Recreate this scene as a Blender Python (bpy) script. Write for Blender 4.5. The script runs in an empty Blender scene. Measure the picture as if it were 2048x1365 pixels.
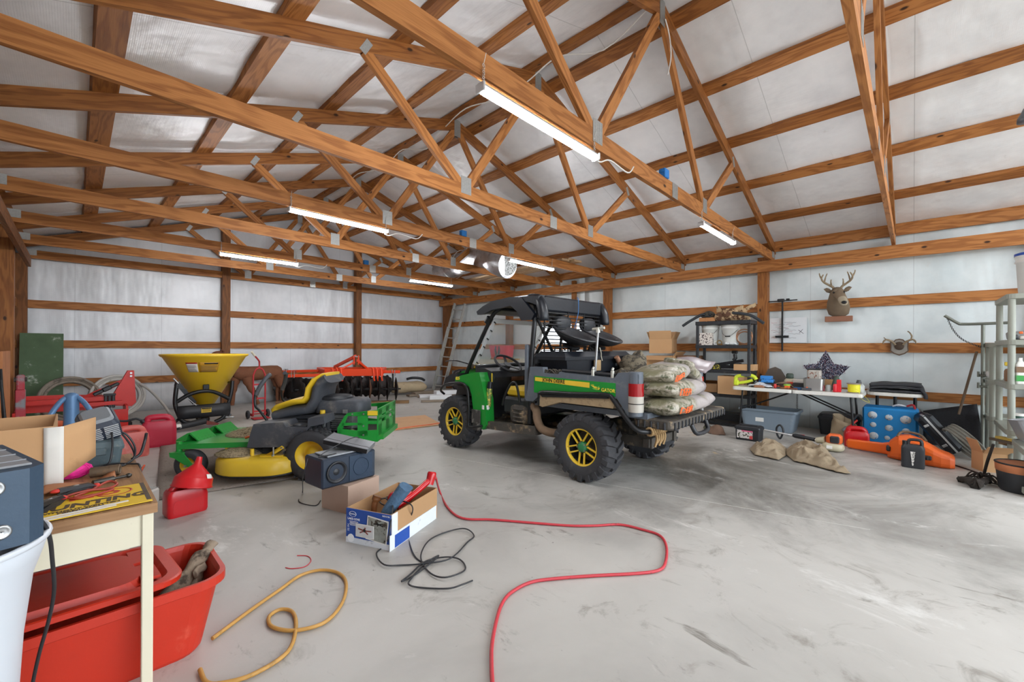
import bpy, math, random
from mathutils import Vector as V, Matrix, Euler, noise as mnoise
R = math.radians
rnd = random.Random(7)
SC = bpy.context.scene
COL = SC.collection
# ------------------------------------------------------------------ camera, sky, exposure
cd = bpy.data.cameras.new('camera'); cam = bpy.data.objects.new('camera', cd); COL.objects.link(cam)
cd.sensor_width = 36; cd.lens = 36*837.893/2048; cd.shift_y = 13.18/2048; cd.clip_start = .02; cd.clip_end = 200
cam.matrix_world = Matrix.Translation((0, 0, 1.2947)) @ Matrix.Rotation(-.8068, 4, 'Z') @ Matrix.Rotation(R(90), 4, 'X') @ Matrix.Rotation(.0047, 4, 'Z')
SC.camera = cam
SC.view_settings.view_transform = 'Standard'; SC.view_settings.look = 'None'
SC.view_settings.exposure = 0.62; SC.view_settings.gamma = 1; SC.view_settings.use_curve_mapping = False
SC.cycles.use_denoising = True; SC.cycles.max_bounces = 8; SC.cycles.diffuse_bounces = 5; SC.cycles.glossy_bounces = 4
SC.cycles.transmission_bounces = 6; SC.cycles.transparent_max_bounces = 8; SC.cycles.caustics_reflective = False; SC.cycles.caustics_refractive = False
SC.cycles.sample_clamp_indirect = 6
wd = bpy.data.worlds.new('sky'); SC.world = wd; wd.use_nodes = True
_bg = wd.node_tree.nodes['Background']; _bg.inputs[0].default_value = (.86, .93, 1, 1); _bg.inputs[1].default_value = 4.5
LAMP = 92.0
# ------------------------------------------------------------------ materials
def lin(c):
    if isinstance(c, str):
        c = [int(c[i:i+2], 16)/255 for i in (0, 2, 4)]
    return tuple(x/12.92 if x <= .04045 else ((x+.055)/1.055)**2.4 for x in c[:3])+(1,)
_M = {}
def base(name):
    m = bpy.data.materials.new(name); m.use_nodes = True
    nt = m.node_tree; return m, nt, nt.nodes['Principled BSDF']
def nd(nt, t, **k):
    n = nt.nodes.new(t)
    for a, v in k.items():
        if a.startswith('_'): n.inputs[a[1:].replace('_', ' ')].default_value = v
        else: setattr(n, a, v)
    return n
def ramp(nt, fac, stops):
    n = nt.nodes.new('ShaderNodeValToRGB'); e = n.color_ramp.elements
    while len(e) < len(stops): e.new(.5)
    for i, (p, c) in enumerate(stops): e[i].position = p; e[i].color = lin(c) if not isinstance(c, tuple) or len(c) == 3 else c
    nt.links.new(fac, n.inputs[0]); return n.outputs[0]
def mixc(nt, fac, a, b, mode='MIX'):
    n = nt.nodes.new('ShaderNodeMix'); n.data_type = 'RGBA'; n.blend_type = mode
    for i, x in ((0, fac), (6, a), (7, b)):
        if hasattr(x, 'links'): nt.links.new(x, n.inputs[i])
        else: n.inputs[i].default_value = x if i == 0 else (lin(x) if isinstance(x, str) else x)
    return n.outputs[2]
def fnoise(nt, co, scale=5, detail=4, rough=.55, dist=0.0, vec=None):
    n = nd(nt, 'ShaderNodeTexNoise', _Scale=scale, _Detail=detail, _Roughness=rough, _Distortion=dist)
    if vec is not None:
        mp = nd(nt, 'ShaderNodeMapping'); mp.inputs['Scale'].default_value = vec; nt.links.new(co, mp.inputs[0]); co = mp.outputs[0]
    nt.links.new(co, n.inputs['Vector']); return n.outputs[0]
def band(nt, fac, lo, hi):
    n = nd(nt, 'ShaderNodeMapRange'); n.interpolation_type = 'SMOOTHSTEP'
    n.inputs[1].default_value = lo; n.inputs[2].default_value = hi; nt.links.new(fac, n.inputs[0]); return n.outputs[0]
def bumpn(nt, bs, h, strength, dist=.01):
    b = nd(nt, 'ShaderNodeBump', _Strength=strength, _Distance=dist); nt.links.new(h, b.inputs['Height']); nt.links.new(b.outputs[0], bs.inputs['Normal'])
def coord(nt, kind='Object'):
    return nd(nt, 'ShaderNodeTexCoord').outputs[kind]
def mat(name, col, rough=.5, metal=0.0, var=.12, scale=9, bump=0.0, dirt=None, dlo=.5, dhi=.7, dscale=5, alpha=None, trans=0, spec=.5, bscale=60, emit=0):
    """plain procedural material: a colour with soft noise variation, optional dirt of its own shape and fine relief"""
    if name in _M: return _M[name]
    m, nt, bs = base(name); co = coord(nt); c = lin(col)
    n = fnoise(nt, co, scale, 4)
    d = tuple(x*(1-var) for x in c[:3])+(1,); l = tuple(min(1, x*(1+var)) for x in c[:3])+(1,)
    out = mixc(nt, n, d, l)
    if dirt:
        out = mixc(nt, band(nt, fnoise(nt, co, dscale, 8, .65), dlo, dhi), out, dirt)
    nt.links.new(out, bs.inputs['Base Color'])
    bs.inputs['Roughness'].default_value = rough; bs.inputs['Metallic'].default_value = metal
    bs.inputs['Specular IOR Level'].default_value = spec
    if bump: bumpn(nt, bs, fnoise(nt, co, bscale, 5), bump, .01)
    if alpha is not None: bs.inputs['Alpha'].default_value = alpha
    if trans: bs.inputs['Transmission Weight'].default_value = trans
    if emit: bs.inputs['Emission Color'].default_value = c; bs.inputs['Emission Strength'].default_value = emit
    _M[name] = m; return m
def wood(name, light, dark, knots=True, rough=.55):
    if name in _M: return _M[name]
    m, nt, bs = base(name); uv = nd(nt, 'ShaderNodeUVMap', uv_map='uv').outputs[0]
    big = fnoise(nt, uv, 1, 3, .5, .3, (.7, 5, 1))
    w = nd(nt, 'ShaderNodeMath', operation='SINE'); k = nd(nt, 'ShaderNodeMath', operation='MULTIPLY'); k.inputs[1].default_value = 62
    nt.links.new(big, k.inputs[0]); nt.links.new(k.outputs[0], w.inputs[0])
    fine = fnoise(nt, uv, 1, 4, .6, 0, (5, 160, 1))
    c = ramp(nt, band(nt, w.outputs[0], -.6, 1.0), [(0, light), (1, dark)])
    c2 = mixc(nt, .55, c, ramp(nt, fine, [(.3, light), (.75, dark)]))
    c2 = mixc(nt, band(nt, fnoise(nt, uv, 1, 2, .5, 0, (.35, 1.3, 1)), .3, .75), c2, dark, 'MIX') if False else c2
    if knots:
        mp = nd(nt, 'ShaderNodeMapping'); mp.inputs['Scale'].default_value = (1.9, 3.6, 1); nt.links.new(uv, mp.inputs[0])
        vo = nd(nt, 'ShaderNodeTexVoronoi', _Scale=1.0); vo.voronoi_dimensions = '2D'; nt.links.new(mp.outputs[0], vo.inputs['Vector'])
        kk = nd(nt, 'ShaderNodeMapRange'); kk.inputs[1].default_value = .035; kk.inputs[2].default_value = .07; kk.inputs[3].default_value = 1; kk.inputs[4].default_value = 0
        nt.links.new(vo.outputs['Distance'], kk.inputs[0]); pk = nd(nt, 'ShaderNodeSeparateXYZ'); nt.links.new(vo.outputs['Color'], pk.inputs[0]); gt = nd(nt, 'ShaderNodeMath', operation='GREATER_THAN'); gt.inputs[1].default_value = .62; nt.links.new(pk.outputs[0], gt.inputs[0]); mu = nd(nt, 'ShaderNodeMath', operation='MULTIPLY'); nt.links.new(gt.outputs[0], mu.inputs[0]); nt.links.new(kk.outputs[0], mu.inputs[1]); c2 = mixc(nt, mu.outputs[0], c2, '3a2212')
    nt.links.new(c2, bs.inputs['Base Color']); bs.inputs['Roughness'].default_value = rough; bs.inputs['Specular IOR Level'].default_value = .3
    bumpn(nt, bs, fine, .12, .004); _M[name] = m; return m
# ------------------------------------------------------------------ mesh builder
def frame(d, up=(0, 0, 1)):
    z = V(d).normalized(); u = V(up)
    if abs(z.dot(u)) > .99: u = V((0, 1, 0)) if abs(z.y) < .9 else V((1, 0, 0))
    x = u.cross(z).normalized(); y = z.cross(x); return x, y, z
def crom(pts, k, closed=False):
    P = [V(p) for p in pts]; n = len(P); out = []
    if k < 2: return P
    for i in range(n if closed else n-1):
        a, b, c, d = (P[(i-1) % n], P[i], P[(i+1) % n], P[(i+2) % n]) if closed else (P[max(i-1, 0)], P[i], P[i+1], P[min(i+2, n-1)])
        for j in range(k):
            t = j/k; out.append(.5*((2*b)+(c-a)*t+(2*a-5*b+4*c-d)*t*t+(3*b-a-3*c+d)*t**3))
    if not closed: out.append(P[-1])
    return out
class G:
    def __init__(s): s.v = []; s.f = []; s.u = []; s.sm = []
    def add(s, vs, fs, M=None, sm=False, uv=None):
        o = len(s.v)
        if M is not None: vs = [M @ V(v) for v in vs]
        s.v += [tuple(v) for v in vs]; s.f += [tuple(i+o for i in f) for f in fs]; s.sm += [sm]*len(fs)
        s.u += uv if uv else [None]*len(fs); return s
    def box(s, c, d, M=None, ch=0.0):
        """box of size d at c; ch chamfers its edges"""
        x, y, z = (q/2 for q in d); c = V(c); ch = min(ch, x*.9, y*.9, z*.9)
        if ch <= 0:
            vs = [c+V((sx*x, sy*y, sz*z)) for sx in (-1, 1) for sy in (-1, 1) for sz in (-1, 1)]
            fs = [(0, 1, 3, 2), (4, 6, 7, 5), (0, 4, 5, 1), (2, 3, 7, 6), (0, 2, 6, 4), (1, 5, 7, 3)]
            L = max(range(3), key=lambda i: d[i]); ou, ov = rnd.random()*40, rnd.random()*40; uv = []
            for i, f in enumerate(fs):
                n = i//2; ax = [a for a in range(3) if a != n]
                if L in ax: ua = L; va = [a for a in ax if a != L][0]
                else: ua, va = ax
                uv.append([(vs[j][ua]-c[ua]+ou, vs[j][va]-c[va]+ov+i*.37) for j in f])
            return s.add(vs, fs, M, False, uv)
        vs = []; idx = {}
        for sx in (-1, 1):
            for sy in (-1, 1):
                for sz in (-1, 1):
                    for a in range(3):
                        p = [sx*(x-ch), sy*(y-ch), sz*(z-ch)]; p[a] += (sx, sy, sz)[a]*ch
                        idx[sx, sy, sz, a] = len(vs); vs.append(c+V(p))
        fs = []
        for a in range(3):
            b, e = [q for q in range(3) if q != a]
            for sg in (-1, 1):
                q = []
                for (p, r) in ((-1, -1), (1, -1), (1, 1), (-1, 1)):
                    k = [0, 0, 0]; k[a] = sg; k[b] = p; k[e] = r; q.append(idx[k[0], k[1], k[2], a])
                fs.append(q)
            for p in (-1, 1):
                for r in (-1, 1):
                    k1 = [0, 0, 0]; k1[a] = -1; k1[b] = p; k1[e] = r; k2 = list(k1); k2[a] = 1
                    fs.append([idx[(*k1, b)], idx[(*k2, b)], idx[(*k2, e)], idx[(*k1, e)]])
        for sx in (-1, 1):
            for sy in (-1, 1):
                for sz in (-1, 1): fs.append([idx[sx, sy, sz, a] for a in range(3)])
        cc = sum(vs, V())/len(vs); ff = []
        for f in fs:
            n = (vs[f[1]]-vs[f[0]]).cross(vs[f[2]]-vs[f[0]]); m = sum((vs[j] for j in f), V())/len(f)
            ff.append(f if n.dot(m-cc) > 0 else f[::-1])
        return s.add(vs, ff, M)
    def beam(s, a, b, w, h, up=(0, 0, 1), ch=0):
        """bar from a to b, w wide (sideways), h high (along up)"""
        a, b = V(a), V(b); x, y, z = frame(b-a, up); M = Matrix((x, y, z)).transposed().to_4x4(); M.translation = (a+b)/2
        return s.box((0, 0, 0), (w, h, (b-a).length), M, ch)
    def loft(s, loops, closed=True, caps=True, sm=True, M=None, ring=False):
        n = len(loops[0]); vs = [V(p) for l in loops for p in l]; fs = []; m = n if closed else n-1; K = len(loops)
        for k in range(K if ring else K-1):
            k2 = (k+1) % K
            for i in range(m):
                j = (i+1) % n; fs.append((k*n+i, k*n+j, k2*n+j, k2*n+i))
        s.add(vs, fs, M, sm)
        if caps and not ring and closed: s.add(vs, [tuple(range(n-1, -1, -1)), tuple(range((K-1)*n, K*n))], M, False)
        return s
    def cyl(s, a, b, r, r2=None, n=16, caps=True, sm=True):
        a, b = V(a), V(b); x, y, z = frame(b-a); r2 = r if r2 is None else r2
        L = [[c+(x*math.cos(t)+y*math.sin(t))*q for t in (2*math.pi*i/n for i in range(n))] for c, q in ((a, r), (b, r2))]
        return s.loft(L, caps=caps, sm=sm)
    def tube(s, pts, r, n=8, k=1, closed=False, flat=1.0, caps=True):
        P = crom(pts, k, closed) if k > 1 else [V(p) for p in pts]; L = []; x = None; N = len(P)
        for i, p in enumerate(P):
            d = (P[(i+1) % N]-P[i-1]) if closed else (P[min(i+1, N-1)]-P[max(i-1, 0)])
            d = d.normalized() if d.length > 1e-9 else V((0, 0, 1))
            if x is None: x, y, _ = frame(d)
            else: x = (x-d*x.dot(d)); x = x.normalized() if x.length > 1e-6 else frame(d)[0]; y = d.cross(x)
            q = r[i*(len(r)-1)//max(1, N-1)] if isinstance(r, (list, tuple)) else r
            L.append([p+x*math.cos(2*math.pi*j/n)*q+y*math.sin(2*math.pi*j/n)*q*flat for j in range(n)])
        return s.loft(L, caps=caps, ring=closed)
    def lathe(s, prof, n=24, M=None, sm=True, caps=True, arc=1.0):
        """profile of (radius, height) turned about z"""
        L = [[(r*math.cos(2*math.pi*i/n), r*math.sin(2*math.pi*i/n), z) for i in range(n)] for r, z in prof]
        return s.loft(L, caps=caps, sm=sm, M=M)
    def prism(s, poly, a, b, M=None, sm=False):
        """2-D outline (x, z) extruded along y from a to b"""
        n = len(poly); vs = [(x, a, z) for x, z in poly]+[(x, b, z) for x, z in poly]
        ar = sum(poly[i][0]*poly[(i+1) % n][1]-poly[(i+1) % n][0]*poly[i][1] for i in range(n))
        fs = [(i, (i+1) % n, n+(i+1) % n, n+i) for i in range(n)]; cp = [tuple(range(n-1, -1, -1)), tuple(range(n, 2*n))]
        if ar > 0 and b > a or ar < 0 and b < a: pass
        else: fs = [f[::-1] for f in fs]; cp = [f[::-1] for f in cp]
        fs = [f[::-1] for f in fs]; cp = [f[::-1] for f in cp]
        # outward check against the centroid of a side
        s.add(vs, fs, M, sm); s.add(vs, cp, M); return s
    def ell(s, c, r, n=14, m=8, M=None, e=1.0, lo=-90, hi=90):
        c = V(c); r = r if isinstance(r, (tuple, list)) else (r, r, r); L = []
        pw = lambda q: math.copysign(abs(q)**e, q)
        for k in range(m+1):
            t = R(lo+(hi-lo)*k/m); cz = max(1e-4, abs(math.cos(t))**e)
            L.append([c+V((r[0]*cz*pw(math.cos(2*math.pi*i/n)), r[1]*cz*pw(math.sin(2*math.pi*i/n)), r[2]*pw(math.sin(t)))) for i in range(n)])
        return s.loft(L, M=M)
    def torus(s, c, R1, r, n=28, m=8, ax=(0, 0, 1), flat=1.0):
        x, y, z = frame(ax); c = V(c); L = []
        for i in range(n):
            t = 2*math.pi*i/n; d = x*math.cos(t)+y*math.sin(t)
            L.append([c+d*(R1+r*math.cos(2*math.pi*j/m))+z*r*flat*math.sin(2*math.pi*j/m) for j in range(m)])
        return s.loft(L, ring=True)
    def sheet(s, fn, nu, nv, th=.004, sm=True):
        """surface fn(u,v)->point, u,v in 0..1, given a thickness"""
        P = [[V(fn(i/nu, j/nv)) for j in range(nv+1)] for i in range(nu+1)]; N = []
        for i in range(nu+1):
            row = []
            for j in range(nv+1):
                a = P[min(i+1, nu)][j]-P[max(i-1, 0)][j]; b = P[i][min(j+1, nv)]-P[i][max(j-1, 0)]
                q = a.cross(b); row.append(q.normalized() if q.length > 1e-12 else V((0, 0, 1)))
            N.append(row)
        w = nv+1; T = [P[i][j]+N[i][j]*th/2 for i in range(nu+1) for j in range(w)]; Bm = [P[i][j]-N[i][j]*th/2 for i in range(nu+1) for j in range(w)]
        o = len(T); q = lambda i, j: i*w+j; fs = []
        for i in range(nu):
            for j in range(nv):
                f = (q(i, j), q(i+1, j), q(i+1, j+1), q(i, j+1)); fs += [f, tuple(o+k for k in f[::-1])]
        for i in range(nu): fs += [(q(i+1, 0), q(i, 0), o+q(i, 0), o+q(i+1, 0)), (q(i, nv), q(i+1, nv), o+q(i+1, nv), o+q(i, nv))]
        for j in range(nv): fs += [(q(0, j), q(0, j+1), o+q(0, j+1), o+q(0, j)), (q(nu, j+1), q(nu, j), o+q(nu, j), o+q(nu, j+1))]
        return s.add(T+Bm, fs, None, sm)
def rrect(w, h, r, n=4, c=(0, 0)):
    """rounded rectangle outline"""
    out = []
    for cx, cy, a0 in ((w/2-r, h/2-r, 0), (-w/2+r, h/2-r, 90), (-w/2+r, -h/2+r, 180), (w/2-r, -h/2+r, 270)):
        for i in range(n+1):
            t = R(a0+90*i/n); out.append((c[0]+cx+r*math.cos(t), c[1]+cy+r*math.sin(t)))
    return out
def XF(loc=(0, 0, 0), rot=(0, 0, 0), sc=1):
    return Matrix.LocRotScale(V(loc), Euler([R(a) for a in rot]), V((sc, sc, sc)) if not hasattr(sc, '__len__') else V(sc))
def part(name, g, m, parent=None, loc=None, rot=None, label=None, kind=None, flip=True):
    me = bpy.data.meshes.new(name); me.from_pydata(g.v, [], g.f)
    me.polygons.foreach_set('use_smooth', g.sm)
    if any(g.u):
        ul = me.uv_layers.new(name='uv'); k = 0
        for f, u in zip(g.f, g.u):
            for j in range(len(f)):
                if u: ul.data[k].uv = u[j]
                k += 1
    o = bpy.data.objects.new(name, me); COL.objects.link(o)
    for x in (m if isinstance(m, (list, tuple)) else [m]): me.materials.append(x)
    if parent: o.parent = parent
    if loc is not None: o.location = loc
    if rot is not None: o.rotation_euler = [R(a) for a in rot]
    if label: o['label'] = label
    if kind: o['kind'] = kind
    return o
def tag(o, label, cat, group=None):
    o['label'] = label; o['category'] = cat
    if group: o['group'] = group
    return o
def thing(name, label, cat, loc=(0, 0, 0), rz=0.0, group=None, rot=None):
    o = bpy.data.objects.new(name, None); o.empty_display_size = .1; COL.objects.link(o); o.location = loc
    o.rotation_euler = [R(a) for a in rot] if rot else (0, 0, R(rz))
    return tag(o, label, cat, group)
def single(name, g, m, label, cat, loc=(0, 0, 0), rz=0.0, group=None, rot=None):
    o = part(name, g, m); o.location = loc; o.rotation_euler = [R(a) for a in rot] if rot else (0, 0, R(rz)); return tag(o, label, cat, group)
def dup(o, loc=None, rz=None, label=None, parent=None, group=None):
    c = o.copy(); COL.objects.link(c)
    if parent is not None: c.parent = parent
    for ch in o.children: dup(ch, parent=c)
    if loc is not None: c.location = loc
    if rz is not None: c.rotation_euler[2] = R(rz)
    if label: c['label'] = label
    if group: c['group'] = group
    return c
def text(s, size, m, parent, M, name='lettering', th=.0015, sx=1.0, bold=0.0, shear=0):
    cu = bpy.data.curves.new('t', 'FONT'); cu.body = s; cu.size = size; cu.extrude = th; cu.align_x = 'CENTER'; cu.align_y = 'CENTER'
    cu.offset = bold; cu.shear = shear; cu.resolution_u = 2
    o = bpy.data.objects.new('t', cu); me = bpy.data.meshes.new_from_object(o); bpy.data.objects.remove(o); bpy.data.curves.remove(cu)
    me.transform(M @ Matrix.Diagonal((sx, 1, 1, 1))); me.materials.clear(); me.materials.append(m); me.name = name
    q = bpy.data.objects.new(name, me); COL.objects.link(q); q.parent = parent; return q
def on_face(o, right, up):
    """matrix that lays lettering at o, its baseline along right and its height along up"""
    r = V(right).normalized(); u = V(up); u = (u-r*u.dot(r)).normalized(); n = r.cross(u)
    M = Matrix((r, u, n)).transposed().to_4x4(); M.translation = V(o); return M
def wob(p, a, s): return V(p)+mnoise.noise_vector(V(p)*s)*a
# ------------------------------------------------------------------ the building
WX0, WX1, WY0, WY1, RX = -.67, 8.29, -3.6, 10.98, 3.81
ROOF = lambda x: 4.625-.3333*abs(x-RX)          # underside of the roof insulation
TRY = [1.7342+1.524*i for i in range(-3, 7)]     # truss planes
W1 = wood('pine_orange', 'bd8048', '824c22'); W2 = wood('pine_brown', 'a86e3a', '71421f'); W3 = wood('pine_dark', '8e5a30', '5b391c')
GALV = mat('galvanised_steel', 'b4b6b4', .42, .85, .25, 60, .15)
def foil(name, seam, c1='f1f2f4', c2='e0e2e5'):
    m, nt, bs = base(name); co = coord(nt)
    c = mixc(nt, band(nt, fnoise(nt, co, 1.7, 5, .6), .35, .75), c1, c2)
    c = mixc(nt, band(nt, fnoise(nt, co, 3.1, 8, .7, .4), .62, .8), c, 'cfcdc9')
    sx = nd(nt, 'ShaderNodeSeparateXYZ'); nt.links.new(co, sx.inputs[0])
    mo = nd(nt, 'ShaderNodeMath', operation='PINGPONG'); mo.inputs[1].default_value = .61; nt.links.new(sx.outputs[seam], mo.inputs[0])
    mr = nd(nt, 'ShaderNodeMapRange'); mr.inputs[1].default_value = .001; mr.inputs[2].default_value = .005; mr.inputs[3].default_value = .6; mr.inputs[4].default_value = 0
    nt.links.new(mo.outputs[0], mr.inputs[0]); c = mixc(nt, mr.outputs[0], c, 'a6a9ab')
    nt.links.new(c, bs.inputs['Base Color']); bs.inputs['Roughness'].default_value = .38; bs.inputs['Metallic'].default_value = .12
    vo = nd(nt, 'ShaderNodeTexVoronoi', _Scale=85.0); vo.inputs['Randomness'].default_value = .1; nt.links.new(co, vo.inputs['Vector'])
    wr = fnoise(nt, co, 1.9, 3, .5, 0, (1, 1, .3))
    b1 = nd(nt, 'ShaderNodeBump', _Strength=.22, _Distance=.004); nt.links.new(vo.outputs['Distance'], b1.inputs['Height'])
    b2 = nd(nt, 'ShaderNodeBump', _Strength=.75, _Distance=.07); nt.links.new(wr, b2.inputs['Height']); nt.links.new(b1.outputs[0], b2.inputs['Normal'])
    nt.links.new(b2.outputs[0], bs.inputs['Normal']); return m
FOILX, FOILY, FOILR = foil('bubble_foil_x', 0, 'dddfe2', 'cccfd2'), foil('bubble_foil_y', 1), foil('bubble_foil_right', 1, 'e0e8e9', 'ccd7d9')
def concrete():
    m, nt, bs = base('concrete'); co = coord(nt)
    c = ramp(nt, fnoise(nt, co, .55, 6, .6, .3), [(.25, '918e89'), (.5, 'b2afa9'), (.8, 'c4c1bb')])
    st = fnoise(nt, co, .8, 8, .68, .6)
    # noise-broken darker tone centred beside the utility vehicle's rear, fading outwards
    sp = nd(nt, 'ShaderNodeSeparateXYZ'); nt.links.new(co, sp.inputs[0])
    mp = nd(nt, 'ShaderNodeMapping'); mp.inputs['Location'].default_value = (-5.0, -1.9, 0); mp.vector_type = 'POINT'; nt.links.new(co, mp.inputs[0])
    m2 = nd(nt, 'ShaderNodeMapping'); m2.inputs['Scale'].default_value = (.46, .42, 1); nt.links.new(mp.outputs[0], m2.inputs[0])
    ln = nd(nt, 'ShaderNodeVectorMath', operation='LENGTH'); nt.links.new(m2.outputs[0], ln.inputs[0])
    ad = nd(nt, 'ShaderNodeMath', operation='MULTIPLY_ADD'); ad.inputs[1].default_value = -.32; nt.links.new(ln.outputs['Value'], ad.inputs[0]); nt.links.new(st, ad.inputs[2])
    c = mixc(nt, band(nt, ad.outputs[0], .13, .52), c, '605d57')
    c = mixc(nt, band(nt, fnoise(nt, co, 2.6, 7, .7, 1.2), .55, .74), c, '8d8880')
    c = mixc(nt, band(nt, fnoise(nt, co, 6.5, 6, .7, .5, (1, .35, 1)), .60, .74), c, '77736b')
    c = mixc(nt, band(nt, fnoise(nt, co, 1.9, 8, .75, .8, (1, .5, 1)), .58, .72), c, 'cfcdc8')
    c = mixc(nt, band(nt, fnoise(nt, co, 17, 4, .6), .70, .76), c, '6f6b64')
    c = mixc(nt, band(nt, fnoise(nt, co, 1.3, 3, .5, .2), .70, .74), c, 'b39a72')
    nt.links.new(c, bs.inputs['Base Color']); bs.inputs['Specular IOR Level'].default_value = .45
    r = nd(nt, 'ShaderNodeMapRange'); r.inputs[3].default_value = .32; r.inputs[4].default_value = .62; nt.links.new(st, r.inputs[0]); nt.links.new(r.outputs[0], bs.inputs['Roughness'])
    bumpn(nt, bs, fnoise(nt, co, 45, 6, .7), .06, .01); return m
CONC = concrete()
def struct(name, g, m, parent=None):
    o = part(name, g, m, parent)
    if parent is None: o['kind'] = 'structure'
    return o
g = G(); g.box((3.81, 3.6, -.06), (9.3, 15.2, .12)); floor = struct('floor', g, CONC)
g = G()
SAW = ((2.55, 6.0, 3.95, .22),)
for x0, y0, x1, y1 in SAW:
    g.beam((x0, y0, .0005), (x1, y1, .0005), .004, .002)
struct('saw_joint', g, mat('chalk_joint', 'c4c2bc', .8), floor)
g = G(); g.box((3.81, -26, -.10), (80, 44.5, .06)); o = struct('ground_outside', g, mat('gravel', 'a8a196', .9, 0, .3, 30, .4)); o['kind'] = 'structure'
def wallsheet(fn, nu, nv): g = G(); g.sheet(fn, nu, nv, .02); return g
bump = lambda a, b, s: mnoise.noise(V((a*s, b*s*.45, s)))*.018
wall_back = struct('wall_back', wallsheet(lambda u, v: ((WX0-.1+9.2*u), WY1+.07+bump(u*9, v*4, 1.7), v*(ROOF(WX0-.1+9.2*u)+.05)), 60, 16), FOILX)
# right wall in panels round the window
win = (5.62, 6.95, 1.16, 1.90)
g = G()
for y0, y1, z0, z1 in ((WY0, win[0], 0, 3.15), (win[1], WY1+.1, 0, 3.15), (win[0], win[1], 0, win[2]), (win[0], win[1], win[3], 3.15)):
    g.sheet(lambda u, v: (WX1+.06+bump(y0+(y1-y0)*u, z0+(z1-z0)*v, 1.5), y0+(y1-y0)*u, z0+(z1-z0)*v), max(2, int((y1-y0)*5)), max(2, int((z1-z0)*5)), .02)
wall_right = struct('wall_right', g, FOILR)
wall_left = struct('wall_left', wallsheet(lambda u, v: (WX0-.06, WY0+u*(WY1-WY0+.1), v*3.15), 40, 8), FOILX)
# roof insulation, two slopes
g = G()
for sgn in (-1, 1):
    g.sheet(lambda u, v: (RX+sgn*4.75*u, WY0+v*(WY1-WY0+.12), ROOF(RX+sgn*4.75*u)+.012+mnoise.noise(V((u*9, v*30, sgn)))*.022), 22, 90, .02)
ceiling = struct('ceiling', g, FOILY)
# purlins
PR = [4.06+.873*i for i in range(5)]+[8.36]; PL = [3.68, 2.84, 1.97, 1.08, .16, -.66]
for i, x in enumerate(PR+PL):
    g = G(); s = 1 if x > RX else -1; z = ROOF(x)-.025
    g.beam((x, WY0, z), (x, WY1+.05, z), .15 if s > 0 else .165, .05, up=(.316*s, 0, .949)); part('purlin', g, W1 if i % 2 else W2, ceiling)
# right wall framing
GZ = [(1.9407, 2.0815), (1.2499, 1.3882), (.5643, .6933)]
for z0, z1 in GZ:
    for ya, yb in ((WY0, 1.87), (1.87, 4.92), (4.92, 7.97), (7.97, WY1)):
        g = G(); g.box((WX1+.02, (ya+yb)/2, (z0+z1)/2), (.04, yb-ya-.004, z1-z0)); part('girt', g, W1, wall_right)
for y in (-1.18, 1.87, 4.92, 7.97, 10.72):
    g = G(); g.box((WX1-.075, y, 1.43), (.15, .15 if y < 10 else .3, 2.86)); part('post', g, W3 if y > 5 else W2, wall_right)
g = G(); g.box((8.10, (WY0+WY1)/2, 2.692), (.045, WY1-WY0, .186)); part('header_beam', g, W1, wall_right)
g = G(); g.beam((WX1, WY0, 3.02), (WX1, WY1, 3.02), .04, .13); part('eave_board', g, W1, wall_right)
g = G(); g.box((8.27, 5.87, 1.7), (.09, .09, 2.4)); part('stud', g, W2, wall_right)
# window in the right wall
g = G(); y0, y1, z0, z1 = win
for a, b in (((y0, z0), (y1, z0)), ((y0, z1), (y1, z1)), ((y0, z0), (y0, z1)), ((y1, z0), (y1, z1)), (((y0+y1)/2, z0), ((y0+y1)/2, z1))):
    g.beam((8.34, a[0], a[1]), (8.34, b[0], b[1]), .05, .05)
window = struct('window_1', g, mat('window_vinyl', 'e6e6e2', .4))
g = G(); g.box((8.35, (y0+y1)/2, (z0+z1)/2), (.006, y1-y0, z1-z0))
mg, nt, bs = base('window_glass'); bs.inputs['Transmission Weight'].default_value = 1; bs.inputs['Roughness'].default_value = 0; bs.inputs['IOR'].default_value = 1.02
part('pane', g, mg, window)
# back wall framing
for z0, z1 in GZ:
    for xa, xb in ((WX0+.1, 2.29), (2.29, 5.32), (5.32, WX1-.1)):
        g = G(); g.box(((xa+xb)/2, WY1+.02, (z0+z1)/2), (xb-xa, .04, z1-z0)); part('girt', g, W1, wall_back)
for x in (2.29, 5.32):
    g = G(); g.box((x, WY1-.07, ROOF(x)/2-.1), (.15, .15, ROOF(x)-.2)); part('post', g, W3, wall_back)
g = G(); g.box((-.64, WY1-.075, 1.42), (.16, .16, 2.84)); part('post', g, W3, wall_back)
# left wall framing
for z0, z1 in GZ:
    g = G(); g.box((WX0-.02, 4, (z0+z1)/2), (.04, 13.8, z1-z0)); part('girt', g, W2, wall_left)
for y in (-1.2, 1.6, 5.2, 8.45):
    g = G(); g.box((WX0+.05, y, 1.42), (.15, .15, 2.84)); part('post', g, W2, wall_left)
g = G(); g.box((-.5, (WY0+10.0)/2, 2.60), (.045, 10.0-WY0, .15)); part('header_beam', g, W3, wall_left)
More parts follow.
